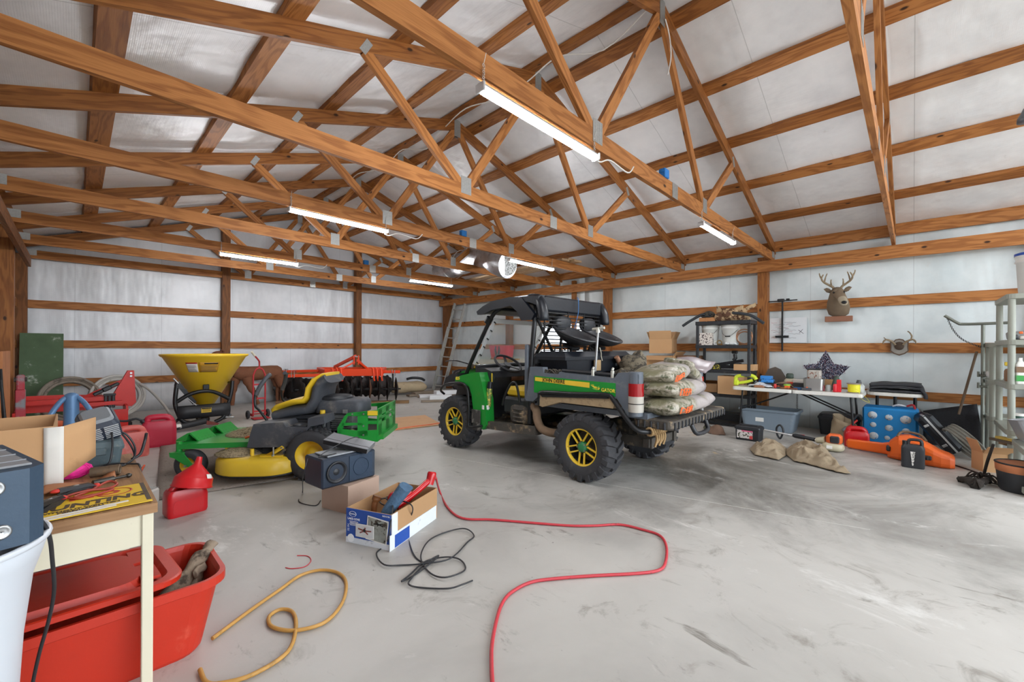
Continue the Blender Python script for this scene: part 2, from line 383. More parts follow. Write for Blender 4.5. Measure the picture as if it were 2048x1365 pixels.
# ------------------------------------------------------------------ roof trusses (fink)
XA, XB, XS, ZC = 2.705, 4.943, 4.117, 2.855
ZT = lambda x: 4.503-.3333*abs(x-RX)            # centre line of the top chord
def make_truss(wm, wn):
    t = thing('roof_truss', '-', 'truss')
    for a, b in ((WX0+.02, XS), (XS, WX1-.02)):
        g = G(); g.box(((a+b)/2, 0, ZC), (b-a-.003, .04, .14)); part('bottom_chord', g, wm, t)
    for s in (-1, 1):
        g = G(); g.beam((RX, 0, ZT(RX)), (RX+s*4.72, 0, ZT(RX+4.72)), .04, .14, up=(0, 0, 1)); part('top_chord', g, wn, t)
    xl, xr = RX-2.17, RX+2.17
    for a, b in (((RX-.03, ZT(RX)-.07), (XA+.02, ZC+.05)), ((RX+.03, ZT(RX)-.07), (XB-.02, ZC+.05)), ((xl, ZT(xl)-.06), (XA-.05, ZC+.05)), ((xr, ZT(xr)-.06), (XB+.05, ZC+.05))):
        g = G(); g.beam((a[0], 0, a[1]), (b[0], 0, b[1]), .038, .09, up=(0, 1, 0)) if False else g.beam((a[0], 0, a[1]), (b[0], 0, b[1]), .09, .038, up=(0, 1, 0)); part('web', g, wm, t)
    for x, z, w, h, a in ((XA, ZC+.06, .13, .17, 0), (XB, ZC+.06, .12, .16, 0), (XS, ZC, .13, .145, 0), (RX, ZT(RX)-.05, .11, .24, 0), (xl, ZT(xl)-.03, .06, .13, 30), (xr, ZT(xr)-.03, .06, .13, -30), (WX0+.13, ZC+.03, .17, .10, 0), (WX1-.14, ZC+.03, .15, .10, 0)):
        for sy in (-1, 1):
            g = G(); g.box((0, 0, 0), (w, .002, h)); 
            for k in range(5): g.box((-w/2+w*(k+.5)/5, sy*.001, 0), (w*.05, .002, h*.92))
            part('nail_plate', g, GALV, t, (x, sy*.0215, z), (0, a, 0))
    return t
TR = ['nearest roof truss, right above with the large LED tube on its bottom chord', 'second roof truss from the front, bare, between the two brightest LED tubes',
      'third roof truss, carrying the LED tube above the mower', 'fourth roof truss, bare, between the two lamp-bearing trusses at the back',
      'fifth roof truss, carrying the small far LED tubes', 'sixth roof truss, bare, the next one in front of the back wall', 'last roof truss, right against the back wall above its girts']
t0 = None
for i, y in enumerate(TRY[2:]):
    lab = TR[i-1] if i >= 1 else 'roof truss overhead at the top edge, seen from below before the nearest lamp'
    if i == 0: t0 = make_truss(W1, W2); t0.location = (0, y, 0); t0['label'] = lab
    else: dup(t0, (0, y, 0), label=lab)
# ------------------------------------------------------------------ LED shop lights
TUBE, nt, bs = base('led_tube_lit'); bs.inputs['Base Color'].default_value = (1, 1, 1, 1); bs.inputs['Emission Color'].default_value = (.95, .97, 1, 1); bs.inputs['Emission Strength'].default_value = LAMP
ALU = mat('lamp_aluminium', 'd8d9da', .35, .6)
CHAIN = mat('lamp_chain', 'c9cac8', .35, .8); WIRE = mat('white_cable', 'e9e8e4', .5)
def make_lamp(L):
    t = thing('shop_light', '-', 'lamp')
    g = G(); g.prism([(-.022, .018), (-.016, .034), (.016, .034), (.022, .018)], -L/2, L/2, XF((0, 0, 0), (0, 0, 90))); part('reflector', g, ALU, t)
    g = G(); g.cyl((-L/2+.02, 0, 0), (L/2-.02, 0, 0), .021, n=14); part('led_tube', g, TUBE, t)
    for s in (-1, 1):
        g = G(); g.box((s*(L/2-.008), 0, .01), (.016, .07, .05), ch=.004); part('end_cap', g, ALU, t)
        g = G(); x = s*(L/2-.03)
        for k in range(7): g.torus((x, 0, .04+k*.017), .008, .0022, 8, 4, (1, 0, 0) if k % 2 else (0, 1, 0))
        g.tube([(x, 0, .15), (x, -.02, .2)], .002, 5); part('chain', g, CHAIN, t)
    return t
L1 = make_lamp(1.16)
LL = [(2.09, 1.70, 2.695, 'bright LED tube in the middle hanging under the nearest truss'), (2.126, 4.75, 2.733, 'LED tube hanging under the third truss, above the mower and spreader'),
      (2.125, 7.79, 2.728, 'far LED tube on the left under the fifth truss near the back wall'), (5.36, 1.70, 2.665, 'LED tube at the right end of the nearest truss by the wall header'),
      (5.45, 4.75, 2.715, 'LED tube on the right half of the third truss beside the foil duct'), (5.52, 7.79, 2.722, 'small far LED tube on the right under the fifth truss')]
for i, (x, y, z, lab) in enumerate(LL):
    o = L1 if i == 0 else dup(L1); o.location = (x, y, z); o['label'] = lab; o['group'] = 'LED shop lights'
# ------------------------------------------------------------------ utility vehicle (local: x forward, y left, z up)
GREEN = mat('tractor_green', '1f8a34', .3, 0, .08, 6, 0, '5d7a44', .64, .8, 9)
YEL = mat('tractor_yellow', 'd9b52e', .38, 0, .06, 8, 0, 'a58a3a', .66, .8, 12)
BPL = mat('black_plastic', '24262a', .5, 0, .2, 20, .12, '5b5850', .62, .82, 7)
NAVY = mat('dark_blue_plastic', '10151d', .4, 0, .15, 10, .1, '2a313b', .66, .9, 8)
GREY = mat('bed_grey_plastic', '596069', .6, 0, .15, 14, .15, '8b8a86', .55, .8, 9)
RUB = mat('tyre_rubber', '333336', .72, 0, .2, 30, .2, '5d564c', .56, .8, 7)
MUD = mat('dried_mud', '9b8667', .95, 0, .25, 25, .6, '6b5a45', .5, .7, 14)
MUDB = mat('muddy_black', '45403a', .8, 0, .3, 18, .4, '8d7a60', .52, .66, 8)
STEEL = mat('bare_steel', 'a7a9aa', .35, .9, .15, 20)
BLKM = mat('black_metal', '1f2022', .35, .3, .2, 15, 0, '5a554c', .62, .8, 9)
WHITE = mat('white_plastic', 'e4e4e0', .45, 0, .05, 8)
REDL = mat('red_lens', '930f16', .15); CLEAR = mat('clear_lens', 'b3aea4', .15, 0, .05)
BLACKT = mat('black_print', '111111', .6); YELT = mat('yellow_print', 'f0d445', .5)
clearp, nt, bs = base('clear_windshield')
_tr = nd(nt, 'ShaderNodeBsdfTransparent'); _gl = nd(nt, 'ShaderNodeBsdfGlossy', _Roughness=.12); _df = nd(nt, 'ShaderNodeBsdfDiffuse'); _df.inputs[0].default_value = (.8, .82, .84, 1)
_a = nd(nt, 'ShaderNodeMixShader'); _b = nd(nt, 'ShaderNodeMixShader'); _a.inputs[0].default_value = .07; _b.inputs[0].default_value = .14
nt.links.new(_tr.outputs[0], _b.inputs[1]); nt.links.new(_df.outputs[0], _b.inputs[2]); nt.links.new(_b.outputs[0], _a.inputs[1]); nt.links.new(_gl.outputs[0], _a.inputs[2])
nt.links.new(_a.outputs[0], nt.nodes['Material Output'].inputs[0])
def wheel(t, x, y, wdt=.27, r=.335):
    """tyre with lugs, and a yellow five double-spoke rim, outer face towards +y of the wheel"""
    s = 1 if y > 0 else -1
    w = part('wheel', (lambda g: g.lathe([(.165, -wdt*.30), (.17, -wdt*.34), (.16, -wdt*.2), (.16, wdt*.2), (.185, wdt*.36), (.19, wdt*.40), (.175, wdt*.40), (.165, wdt*.3), (.15, .02), (.15, -.06)], 32, XF((0, 0, 0), (-90*s, 0, 0)), caps=False))(G()), BPL, t, (x, y, r))
    g = G()
    prof = [(.175, -.40), (.20, -.46), (.25, -.5), (.29, -.49), (.307, -.44), (.313, -.25), (.315, 0), (.313, .25), (.307, .44), (.29, .49), (.25, .5), (.20, .46), (.175, .40)]
    M = XF((0, 0, 0), (-90*s, 0, 0))
    g.lathe([(a, b*wdt) for a, b in prof], 40, M, caps=False); part('tyre', g, RUB, w)
    n = 20
    for sd in (-1, 1):
            g = G(); a = 0; L = []
            for k in range(4):
                q = k/3; off = sd*wdt*(.03+.47*q); an = a+.16*q; rr = (.315, .314, .312, .296)[k]; h = (.021, .022, .022, .026)[k]; hw = .022+.008*q
                c = []
                for da, dh in ((-1, 0), (1, 0), (.75, 1), (-.75, 1)):
                    ra = rr-.006+dh*(h+.006); aa = an+da*hw/rr; c.append((ra*math.cos(aa), ra*math.sin(aa), off))
                L.append(c)
            # shoulder fold down the side wall
            q = 1; an = a+.18; c = []
            for da, dh in ((-1, 0), (1, 0), (.7, 1), (-.7, 1)):
                aa = an+da*.03/.27; ra = .262+(1-dh)*.002; c.append((ra*math.cos(aa), ra*math.sin(aa), sd*wdt*(.5+.035*dh-.01)))
            L.append(c); g.loft(L, M=M, sm=False); lug = None
            for i in range(n):
                if lug is None: lug = part('tread_lug', g, RUB, w); q_ = lug
                else: q_ = lug.copy(); COL.objects.link(q_)
                q_.rotation_euler = (0, 2*math.pi*(i+(0 if sd < 0 else .5))/n, 0)
    rim = G(); yo = wdt*.36
    rim.lathe([(.178, yo-.03), (.190, yo-.005), (.190, yo+.012), (.178, yo+.016), (.166, yo+.008), (.164, yo-.03)], 40, M, caps=False)
    part('rim', rim, YEL, w)
    for i in range(5):
        a = 2*math.pi*i/5+.3; g = G()
        for d in (-1, 1):
            u = V((math.cos(a), math.sin(a), 0)); v = V((-u.y, u.x, 0))
            p0 = u*.05+v*d*.026+V((0, 0, yo-.012)); p1 = u*.172+v*d*.030+V((0, 0, yo))
            g.beam(M.to_3x3() @ p0, M.to_3x3() @ p1, .014, .02, up=M.to_3x3() @ V((0, 0, 1)), ch=.003)
        part('spoke', g, YEL, w)
    g = G(); g.lathe([(.001, yo+.012), (.022, yo+.012), (.045, yo+.006), (.052, yo-.012), (.056, yo-.04)], 20, M, caps=False)
    hb = part('hub', g, mat('hub_green', '2c7a4a', .5), w)
    g = G()
    for i in range(5):
        a = 2*math.pi*i/5; p = M @ V((.047*math.cos(a), .047*math.sin(a), yo-.005)); q = M @ V((.047*math.cos(a), .047*math.sin(a), yo+.012)); g.cyl(p, q, .008, n=6)
    part('lug_nuts', g, STEEL, w, kind='stuff')
    g = G(); g.cyl(M @ V((0, 0, -wdt*.3)), M @ V((0, 0, -.02)), .15, n=24); part('wheel_drum', g, MUDB, w)
    return w
U = thing('utility_vehicle', 'green and black utility vehicle with a cargo bed and yellow wheels in the middle', 'vehicle', (4.11, 2.30, 0), 89.2)
for x, y, w in ((0, .62, .28), (0, -.62, .28), (1.985, .63, .25), (1.985, -.63, .25)): wheel(U, x, y, w)
# chassis and floor
g = G()
for s in (-1, 1): g.beam((-.5, s*.25, .38), (2.2, s*.25, .38), .06, .1)
for x in (-.45, .2, .8, 1.5, 2.15): g.beam((x, -.3, .38), (x, .3, .38), .06, .08)
g.beam((0, -.5, .33), (0, .5, .33), .09, .09); g.beam((1.985, -.52, .33), (1.985, .52, .33), .07, .07)
for s in (-1, 1):
    for x in (0, 1.985): g.beam((x, s*.25, .42), (x, s*.5, .30), .07, .05); g.beam((x-.1, s*.25, .40), (x, s*.5, .33), .05, .05)
g.box((-.08, 0, .44), (.34, .34, .2), ch=.05); g.cyl((-.36, -.16, .46), (-.36, .2, .46), .06, n=14); g.box((.1, .1, .4), (.3, .3, .24), ch=.05)
part('chassis', g, MUDB, U)
g = G(); g.box((1.05, 0, .37), (.86, 1.34, .05), ch=.012); g.beam((.62, .68, .40), (1.44, .68, .36), .05, .09); g.beam((.62, -.68, .40), (1.44, -.68, .36), .05, .09); part('floor_pan', g, MUDB, U)
g = G(); g.ell((.93, .52, .53), (.17, .13, .13), 14, 8, e=.55)
for k in range(4): g.torus((.93, .52, .46+k*.045), .14, .012, 18, 6, flat=.8)
part('muddy_canister', g, MUDB, U)
g = G(); g.tube([(.74, .60, .66), (.66, .63, .60), (.62, .66, .52), (.56, .66, .43), (.44, .64, .40), (.30, .58, .40)], .045, 12, 5); part('air_duct', g, mat('muddy_brown_pipe', '7d6650', .8, 0, .25, 14, .3, '51443a'), U)
# green front fenders, hood and headlights
fend = [(1.966, .894), (1.833, .94), (1.60, .985), (1.495, .99), (1.448, .874), (1.384, .669), (1.364, .372), (1.417, .305), (1.518, .351), (1.604, .525), (1.634, .708), (1.683, .804), (1.782, .847), (1.966, .855)]
for s in (-1, 1):
    g = G(); g.prism(fend, s*.60, s*.735); f = part('fender', g, GREEN, U)
    g = G(); g.prism([(2.26, .80), (2.22, .885), (2.10, .94), (1.968, .955), (1.968, .83), (2.2, .77)], s*.42, s*.70); part('headlight_pod', g, BPL, U)
    g = G(); g.ell((2.20, s*.58, .855), (.05, .10, .05), 14, 8); part('headlight_lens', g, mat('headlight_lens', '9aa3ad', .15, .3), U)
    g = G(); g.tube([(2.30, s*.66, .66), (2.27, s*.74, .72), (2.148, s*.76, .80), (1.914, s*.765, .842), (1.75, s*.765, .836), (1.68, s*.765, .77), (1.655, s*.765, .62), (1.652, s*.765, .45), (1.655, s*.765, .33), (1.55, s*.765, .325), (1.427, s*.74, .352)], .016, 8, 4); part('fender_guard_tube', g, BLKM, U)
    g = G(); g.tube([(2.33, s*.3, .62), (2.30, s*.45, .84), (2.25, s*.50, .93), (2.10, s*.54, .97)], .014, 8, 4); part('brush_guard_tube', g, BLKM, U)
    g = G(); g.box((1.535, s*.745, .45), (.16, .012, .17), ch=.004); g.box((1.53, s*.742, .33), (.13, .014, .09), ch=.004)
    for dx in (-.05, 0, .05): g.cyl((1.535+dx, s*.75, .525), (1.535+dx, s*.757, .525), .006, n=6)
    part('mud_flap', g, mat('scuffed_flap', '4c4b4a', .4, .4, .3, 14, .1, 'a5a29c', .5, .7, 9), U)
text('825', .055, YELT, U, on_face((1.91, .737, .895), (-1, 0, .06), (0, 0, 1)), 'badge', bold=.002)
g = G(); g.prism([(2.26, .80), (2.20, .95), (2.0, 1.0), (1.75, 1.06), (1.68, 1.04), (1.68, .80)], -.5, .5); part('hood', g, GREEN, U)
g = G(); g.prism([(2.02, .998), (1.78, 1.058), (1.70, 1.05), (1.70, 1.02), (1.78, 1.03)], -.52, .52); part('hood_stripe', g, YEL, U)
g = G(); g.prism([(2.30, .45), (2.33, .62), (2.27, .80), (2.1, .80), (1.7, .78), (1.7, .45)], -.44, .44); part('front_body', g, BPL, U)
# dash, steering wheel
g = G(); g.prism([(1.70, .80), (1.72, 1.035), (1.55, 1.035), (1.42, 1.0), (1.36, .93), (1.40, .80), (1.50, .60), (1.56, .40), (1.68, .40)], -.60, .60)
g.tube([(1.70, .6, 1.04), (1.70, 0, 1.06), (1.70, -.6, 1.04)], .03, 8, 4); part('dashboard', g, BPL, U)
g = G(); g.box((1.41, .57, .90), (.02, .07, .16), XF((0, 0, 0)), .004); part('warning_label', g, YEL, U)
g = G(); g.box((1.365, .20, .90), (.012, .22, .05)); part('glove_panel', g, mat('brown_panel', '6b4a3a', .6), U)
M = XF((1.385, .35, 1.075), (0, -52+90-90, 0))
sw = G(); x, y, z = V((.30, 0, .20)).normalized(), V((0, 1, 0)), V((-.55, 0, .83)).normalized()
sw.torus((1.385, .35, 1.095), .178, .016, 32, 8, tuple(z)); w_ = part('steering_wheel', sw, BPL, U)
g = G(); c = V((1.385, .35, 1.095))-z*.03; ex = V((.83, 0, .55)); ey = V((0, 1, 0))
for a in (100, 220, 340):
    d = ex*math.cos(R(a))+ey*math.sin(R(a)); g.beam(c, V((1.385, .35, 1.095))+d*.17, .035, .012, up=tuple(z))
g.cyl(c-z*.02, c+z*.02, .05, n=16); part('wheel_spokes', g, BPL, w_)
g = G(); g.cyl(c, V((1.62, .35, .86)), .045, .07, n=14); part('steering_column', g, BPL, U)
g = G(); g.cyl((1.42, .69, .46), (1.42, .69, .55), .045, n=16); g.cyl((1.42, .69, .55), (1.42, .69, .60), .05, n=16); part('cup_jug', g, WHITE, U)
g = G(); g.cyl((1.40, .67, .58), (1.385, .66, .80), .033, n=14); sc_ = part('spray_can', g, mat('can_print', '6f8a4c', .4, .2, .3, 40, 0, 'd8c85a', .5, .55, 30), U)
g = G(); g.cyl((1.385, .66, .80), (1.378, .655, .88), .036, .03, n=14); part('can_cap', g, NAVY, sc_)
g = G(); g.ell((1.18, -.05, .93), (.10, .12, .05), 12, 7); part('blue_rag', g, mat('blue_rag', '3b7fb8', .8, 0, .2, 20, .3), U)
# seat
g = G(); g.box((.95, 0, .62), (.50, 1.24, .20), ch=.03); part('seat_base', g, BPL, U)
g = G(); g.box((.98, .32, .77), (.46, .50, .13), ch=.04); g.box((.98, -.32, .77), (.46, .50, .13), ch=.04); part('seat_cushion', g, YEL, U)
for s in (-1, 1):
    g = G(); g.box((.76, s*.32, 1.02), (.10, .46, .42), XF((0, 0, 0)), .04); part('seat_back', g, BPL, U)
    g = G(); g.tube([(1.16, s*.66, .62), (1.12, s*.66, .74), (1.02, s*.66, .88), (.94, s*.66, .88), (.88, s*.66, .68)], .014, 8, 4); part('hip_bar', g, BLKM, U)
for yy in (.18, -.33):
    g = G(); g.ell((.66, yy, 1.585), (.05, .15, .085), 16, 8, e=.7); part('headrest', g, BPL, U)
    g = G(); g.tube([(.67, yy, 1.5), (.69, yy, 1.25)], .015); part('headrest_stem', g, BLKM, U)
# roll cage
def tube_part(nm, pts, r, m=BLKM, k=4, n=10): g = G(); g.tube(pts, r, n, k); return part(nm, g, m, U)
for s in (-1, 1):
    tube_part('front_pillar', [(1.90, s*.60, .96), (1.66, s*.60, 1.33), (1.42, s*.59, 1.68), (1.32, s*.56, 1.76)], .026)
    tube_part('rear_pillar', [(.76, s*.63, .45), (.74, s*.63, 1.1), (.70, s*.62, 1.6), (.74, s*.56, 1.77), (.9, s*.5, 1.80)], .027)
    g = G(); g.box((.785, s*.645, 1.02), (.05, .05, .62), ch=.01); part('door_post', g, GREY, U)
    tube_part('pillar_bracket', [(1.50, s*.60, 1.60), (1.45, s*.60, 1.66)], .045)
    tube_part('cage_brace', [(.68, s*.60, 1.62), (.66, s*.36, 1.25), (.66, s*.30, 1.10)], .018, k=1)
for x, z in ((1.88, 1.03), (1.33, 1.76), (.72, 1.72), (.70, 1.10)): tube_part('cross_tube', [(x, .59, z), (x, -.59, z)], .02, k=1)
tube_part('outer_mirror_rod', [(1.86, .60, 1.08), (2.1, .64, 1.12), (2.35, .60, 1.10)], .008)
# roof
rs = G(); L = []
for x, w, zt, zb in ((1.60, .54, 1.735, 1.715), (1.50, .62, 1.80, 1.72), (1.36, .645, 1.852, 1.77), (1.0, .66, 1.885, 1.82), (.76, .66, 1.885, 1.80), (.62, .655, 1.872, 1.75)):
    L.append([(x, -w, zb), (x, -w, zt-.02), (x, -w+.05, zt), (x, w-.05, zt), (x, w, zt-.02), (x, w, zb), (x, w-.03, zb), (x, -w+.03, zb)])
rs.loft(L, sm=False); part('roof_shell', rs, NAVY, U)
for s in (-1, 1):
    g = G(); g.prism([(1.62, 1.74), (1.50, 1.80), (1.34, 1.85), (1.02, 1.875), (.86, 1.86), (.66, 1.66), (.70, 1.60), (.86, 1.60), (.92, 1.70), (1.02, 1.775), (1.34, 1.745), (1.50, 1.70), (1.60, 1.70)], s*.63, s*.675); part('roof_side_rim', g, NAVY, U)
    g = G(); g.tube([(.80, s*.59, 1.85), (.68, s*.60, 1.835), (.62, s*.605, 1.77), (.585, s*.61, 1.66), (.58, s*.61, 1.59)], [.05, .055, .06, .058, .045], 14, 3); part('roof_rear_horn', g, NAVY, U)
g = G(); g.box((.635, 0, 1.785), (.06, 1.12, .175), XF((0, 0, 0)), .02); part('roof_rear_rim', g, NAVY, U)
# windshield
ws = [(1.84, 1.07), (1.46, 1.655)]
g = G(); a, b = V((ws[0][0], 0, ws[0][1])), V((ws[1][0], 0, ws[1][1])); d = b-a
g.beam(a, b, 1.06, .005, up=(.84, 0, .54)); wsh = part('windshield', g, clearp, U)
WB = mat('windshield_border', 'd5d8da', .35, 0, .05)
for y in (-.5, .5): g = G(); g.beam(a+V((0, y, 0)), b+V((0, y, 0)), .055, .009, up=(.84, 0, .54)); part('windshield_edge', g, WB, wsh)
g = G(); g.beam(b-d*.04+V((0, -.53, 0)), b-d*.04+V((0, .53, 0)), .055, .01, up=(.84, 0, .54)) if False else g.beam(b-d*.05+V((0, -.53, 0)), b-d*.05+V((0, .53, 0)), .01, .06, up=tuple(d)); part('windshield_edge', g, WB, wsh)
g = G()
for i in range(6):
    for s in (-1, 1): p = a+d*(.06+.175*i)+V((.01, s*.5, .006)); g.cyl(p-V((.04, 0, .026)), p, .009, n=8)
part('windshield_screws', g, BLKM, wsh, kind='stuff')
g = G(); g.beam((1.86, .56, 1.045), (1.86, -.56, 1.045), .02, .06); part('windshield_seal', g, MUDB, wsh)
g = G(); g.beam((1.83, .54, 1.03), (1.74, .54, .98), .004, 1.06, up=(0, 1, 0)) if False else g.box((1.80, 0, .99), (.004, 1.06, .09)); part('windshield_lower', g, clearp, wsh)
# rear screen of horizontal wires
scr = part('rear_screen', (lambda g: g.beam((.62, .57, 1.72), (.62, -.57, 1.72), .014, .014))(G()), BLKM, U)
for y in (.55, .12, -.2, -.55): g = G(); g.beam((.62, y, 1.15), (.62, y, 1.72), .012, .012); part('screen_bar', g, BLKM, scr)
for k in range(13): g = G(); g.tube([(.62, .57, 1.18+k*.042), (.62, -.57, 1.18+k*.042)], .0075, 6); part('wire', g, BLKM, scr)
g = G(); g.tube([(.60, -.02, 1.89), (.57, -.01, 1.87), (.565, .0, 1.7), (.60, .03, 1.52)], .004, 6, 3); part('blue_strap', g, mat('blue_cord', '3a78b5', .6), U)
# cargo bed
side = [(.70, .85), (.66, 1.09), (.486, 1.09), (.472, 1.033), (.281, 1.027), (.262, 1.053), (.174, 1.042), (-.36, 1.021), (-.401, 1.073), (-.581, 1.086), (-.60, 1.06), (-.60, .74), (-.50, .70), (-.387, .84), (.44, .84), (.52, .80), (.62, .72), (.72, .72)]
for s in (-1, 1):
    g = G(); g.prism(side, s*.655, s*.735); part('bed_side', g, GREY, U)
    g = G(); g.cyl((-.55, s*.69, .70), (-.55, s*.69, 1.085), .062, n=16); part('bed_corner_post', g, GREY, U)
    g = G(); g.cyl((-.553, s*.692, .873), (-.553, s*.692, .985), .067, n=18); part('tail_light', g, REDL, U)
    g = G(); g.cyl((-.553, s*.692, .735), (-.553, s*.692, .873), .067, n=18); tl_ = part('reverse_light', g, CLEAR, U)
    g = G(); g.cyl((-.553, s*.692, .805), (-.553, s*.692, .812), .0685, n=18); part('lens_seam', g, BLKM, tl_)
    g = G(); g.prism([(.50, .81), (-.34, .86), (-.40, .80), (-.38, .755), (.22, .755), (.44, .685), (.50, .70)], s*.55, s*.79); part('fender_flare', g, MUD, U)
    g = G(); g.prism([(.46, .812), (-.33, .858), (-.34, .84), (.44, .79)], s*.735, s*.80); part('flare_top', g, BLKM, U)
    g = G(); g.tube([(.49, s*.775, .70), (.487, s*.78, .79), (.44, s*.785, .835), (.053, s*.785, .851), (-.308, s*.785, .871), (-.385, s*.785, .83), (-.485, s*.785, .71), (-.59, s*.77, .60), (-.66, s*.70, .575), (-.68, s*.5, .57)], .021, 9, 4); part('bed_guard_tube', g, BLKM, U)
g = G(); g.tube([(-.66, .66, .577), (-.68, .5, .572), (-.68, .40, .575)], .034, 8, 4)
for k in range(9): y = .68-.035*k; g.torus((-.675, y, .575), .032, .011, 10, 5, (.1, 1, 0))
for k in range(5): y = .42+.04*k; g.tube([(-.68, y, .56), (-.69, y-.01, .50), (-.68, y+.01, .43+.03*(k % 2))], .012, 5, 3)
part('wrapped_rope', g, mat('tan_rope', '9c7f57', .9, 0, .3, 40, .6), U)
dec = [(.597, .995), (-.376, .977), (-.376, .858), (.44, .855), (.52, .82), (.603, .82)]
g = G(); g.prism(dec, .734, .739); dp = part('green_panel', g, GREEN, U)
g = G(); g.prism([(.585, .983), (-.10, .967), (-.10, .917), (.585, .944)], .738, .741); part('yellow_stripe', g, mat('stripe_yellow', 'e8c33a', .4), dp)
_m = on_face((.42, .7415, .960), (-1, 0, .018), (0, 0, 1))
text('JOHN DEERE', .052, BLACKT, dp, on_face((.335, .742, .957), (-1, 0, -.022), (0, 0, 1)), 'lettering', sx=.98, bold=.0006)
text('GATOR', .046, YELT, dp, on_face((-.302, .741, .906), (-1, 0, -.02), (0, 0, 1)), 'lettering', sx=.92, bold=.0006)
for pts, m in (([(-.112, .945), (-.16, .935), (-.215, .925), (-.205, .905), (-.17, .91)], YELT), ([(-.13, .915), (-.18, .925), (-.21, .945), (-.19, .90), (-.15, .905)], mat('light_green_print', '6fc04a', .5)), ([(-.115, .952), (-.15, .948), (-.148, .942)], YELT)):
    g = G(); g.prism(pts, .739, .742); part('emblem', g, m, dp)
g = G(); g.prism([(.72, 1.08), (.66, 1.09), (.62, 1.08), (.62, .70), (.72, .70)], -.70, .70); part('bed_front', g, BPL, U)
g = G(); g.box((0, 0, .70), (1.3, 1.34, .05)); part('bed_floor', g, GREY, U)
# lowered tailgate with ribbed edge
g = G(); L = rrect(.36, 1.32, .06); g.loft([[(-.68+x, y, z) for x, y in rrect(.36*k, 1.32*k**.3, .06)] for z, k in ((.60, .93), (.615, 1), (.675, 1), (.68, .97))], sm=False); tg = part('tailgate', g, MUDB, U)
for i in range(17):
    y = -.60+1.2*i/16; g = G(); g.box((-.862, y, .635), (.02, .016, .062), ch=.004); part('rib', g, BPL, tg)
for i in range(5):
    for s in (-1, 1): g = G(); g.box((-.80+i*.06, s*.662, .635), (.016, .02, .062), ch=.004); part('rib', g, BPL, tg)
g = G(); g.tube([(-.85, -.12, .60), (-.88, -.10, .53), (-.89, .0, .515), (-.89, .12, .515), (-.88, .2, .53), (-.85, .22, .60)], .02, 8, 4); part('tailgate_handle', g, BPL, tg)
g = G(); g.box((-.66, -.02, .56), (.14, .22, .04), ch=.01); part('blue_box_lid', g, mat('bright_blue', '1b9bd0', .4), U)
# bench box and two swivel pan seats in the bed
g = G(); L = [[(x, y, z) for x, y in ((.66, .60-i), (.66, -.70+i), (.30, -.70+i), (.30, .60-i))] for z, i in ((1.02, .05), (1.17, .03))]
g.loft(L, sm=False); g.loft([[(x, y, z) for x, y in ((.69-i, .63-i), (.69-i, -.73+i), (.27+i, -.73+i), (.27+i, .63-i))] for z, i in ((1.165, 0), (1.20, 0), (1.255, .05))], sm=False); bench = part('bench_box', g, NAVY, U)
g = G(); g.box((.262, .05, 1.10), (.02, .12, .12), ch=.004); part('wooden_block', g, mat('raw_wood', 'a58a64', .8, 0, .2, 20, .3), bench)
g = G(); g.box((.265, -.40, 1.10), (.02, .09, .03)); part('latch', g, STEEL, bench)
g = G(); g.tube([(.55, .46, 1.25), (.54, .45, 1.29), (.50, .38, 1.30), (.47, .30, 1.29), (.46, .29, 1.25)], .010, 7, 3); g.tube([(.40, .36, 1.25), (.42, .30, 1.295), (.50, .2, 1.30), (.54, .18, 1.25)], .010, 7, 3); part('bench_hoop', g, BLKM, bench)
PAN = mat('worn_vinyl_seat', '3c3d40', .3, .1, .2, 10, .05, '77756f', .6, .8, 10)
for y in (.26, -.27):
    g = G()
    def pan(u, v):
        r = u; a = 2*math.pi*v; lx = .27*r*math.cos(a); ly = .215*r*math.sin(a); return (lx, ly, .13*r**2.2-.05*(1-math.cos(a))*r*r*.2)
    g.sheet(pan, 8, 28, .022)
    st = part('pan_seat', g, PAN, U, (.46, y, 1.345), (0, -19, 0))
    g = G(); g.torus((0, 0, 0), 1, .0, 4, 3) if False else g.tube([(.272*math.cos(a), .217*math.sin(a), .128-.05*(1-math.cos(a))*.2) for a in (2*math.pi*i/28 for i in range(28))], .012, 6, 1, True); part('seat_piping', g, PAN, st)
    g = G(); g.box((0, 0, -.035), (.16, .14, .04), ch=.01)
    for s in (-1, 1): g.tube([(.06, s*.07, -.04), (.04, s*.08, -.075), (.0, s*.08, -.085)], .007, 6)
    part('seat_bracket', g, BLKM, st)
g = G(); g.tube([(.28, -.02, 1.30), (.26, -.02, 1.24), (.265, -.03, 1.2), (.25, -.03, 1.15)], .006, 5, 3); part('dangling_string', g, mat('pale_string', 'b9b3a2', .9), U)
# T-handled jack and rail hardware on the left bed rail
g = G(); g.cyl((-.11, .66, 1.06), (-.14, .66, 1.47), .011, n=10); tj = part('jack_rod', g, STEEL, U)
g = G(); g.tube([(-.08, .66, 1.475), (-.21, .66, 1.485)], .013, 8); g.cyl((-.14, .66, 1.44), (-.14, .66, 1.49), .02, n=10); part('jack_handle', g, mat('pale_metal', 'c2c2b8', .4, .5), tj)
g = G(); g.tube([(.26, .69, 1.065), (-.36, .70, 1.05)], .017, 10); part('rail_tube', g, BPL, U)
for x in (-.12, -.33): g = G(); g.box((x, .712, 1.04), (.03, .025, .10), ch=.006); g.tube([(x, .72, 1.09), (x, .70, 1.11)], .012, 6); part('rail_clamp', g, mat('pale_metal', 'c2c2b8'), U)
g = G()
for j in range(4): g.tube([wob((.46-.04*i+.01*j, .68+.012*j, 1.05+.03*math.sin(i*2.1+j)), .02, 9) for i in range(6)], .008, 5, 3)
part('tangled_rope', g, mat('dark_rope', '4b463e', .9, 0, .3, 30, .5), U)
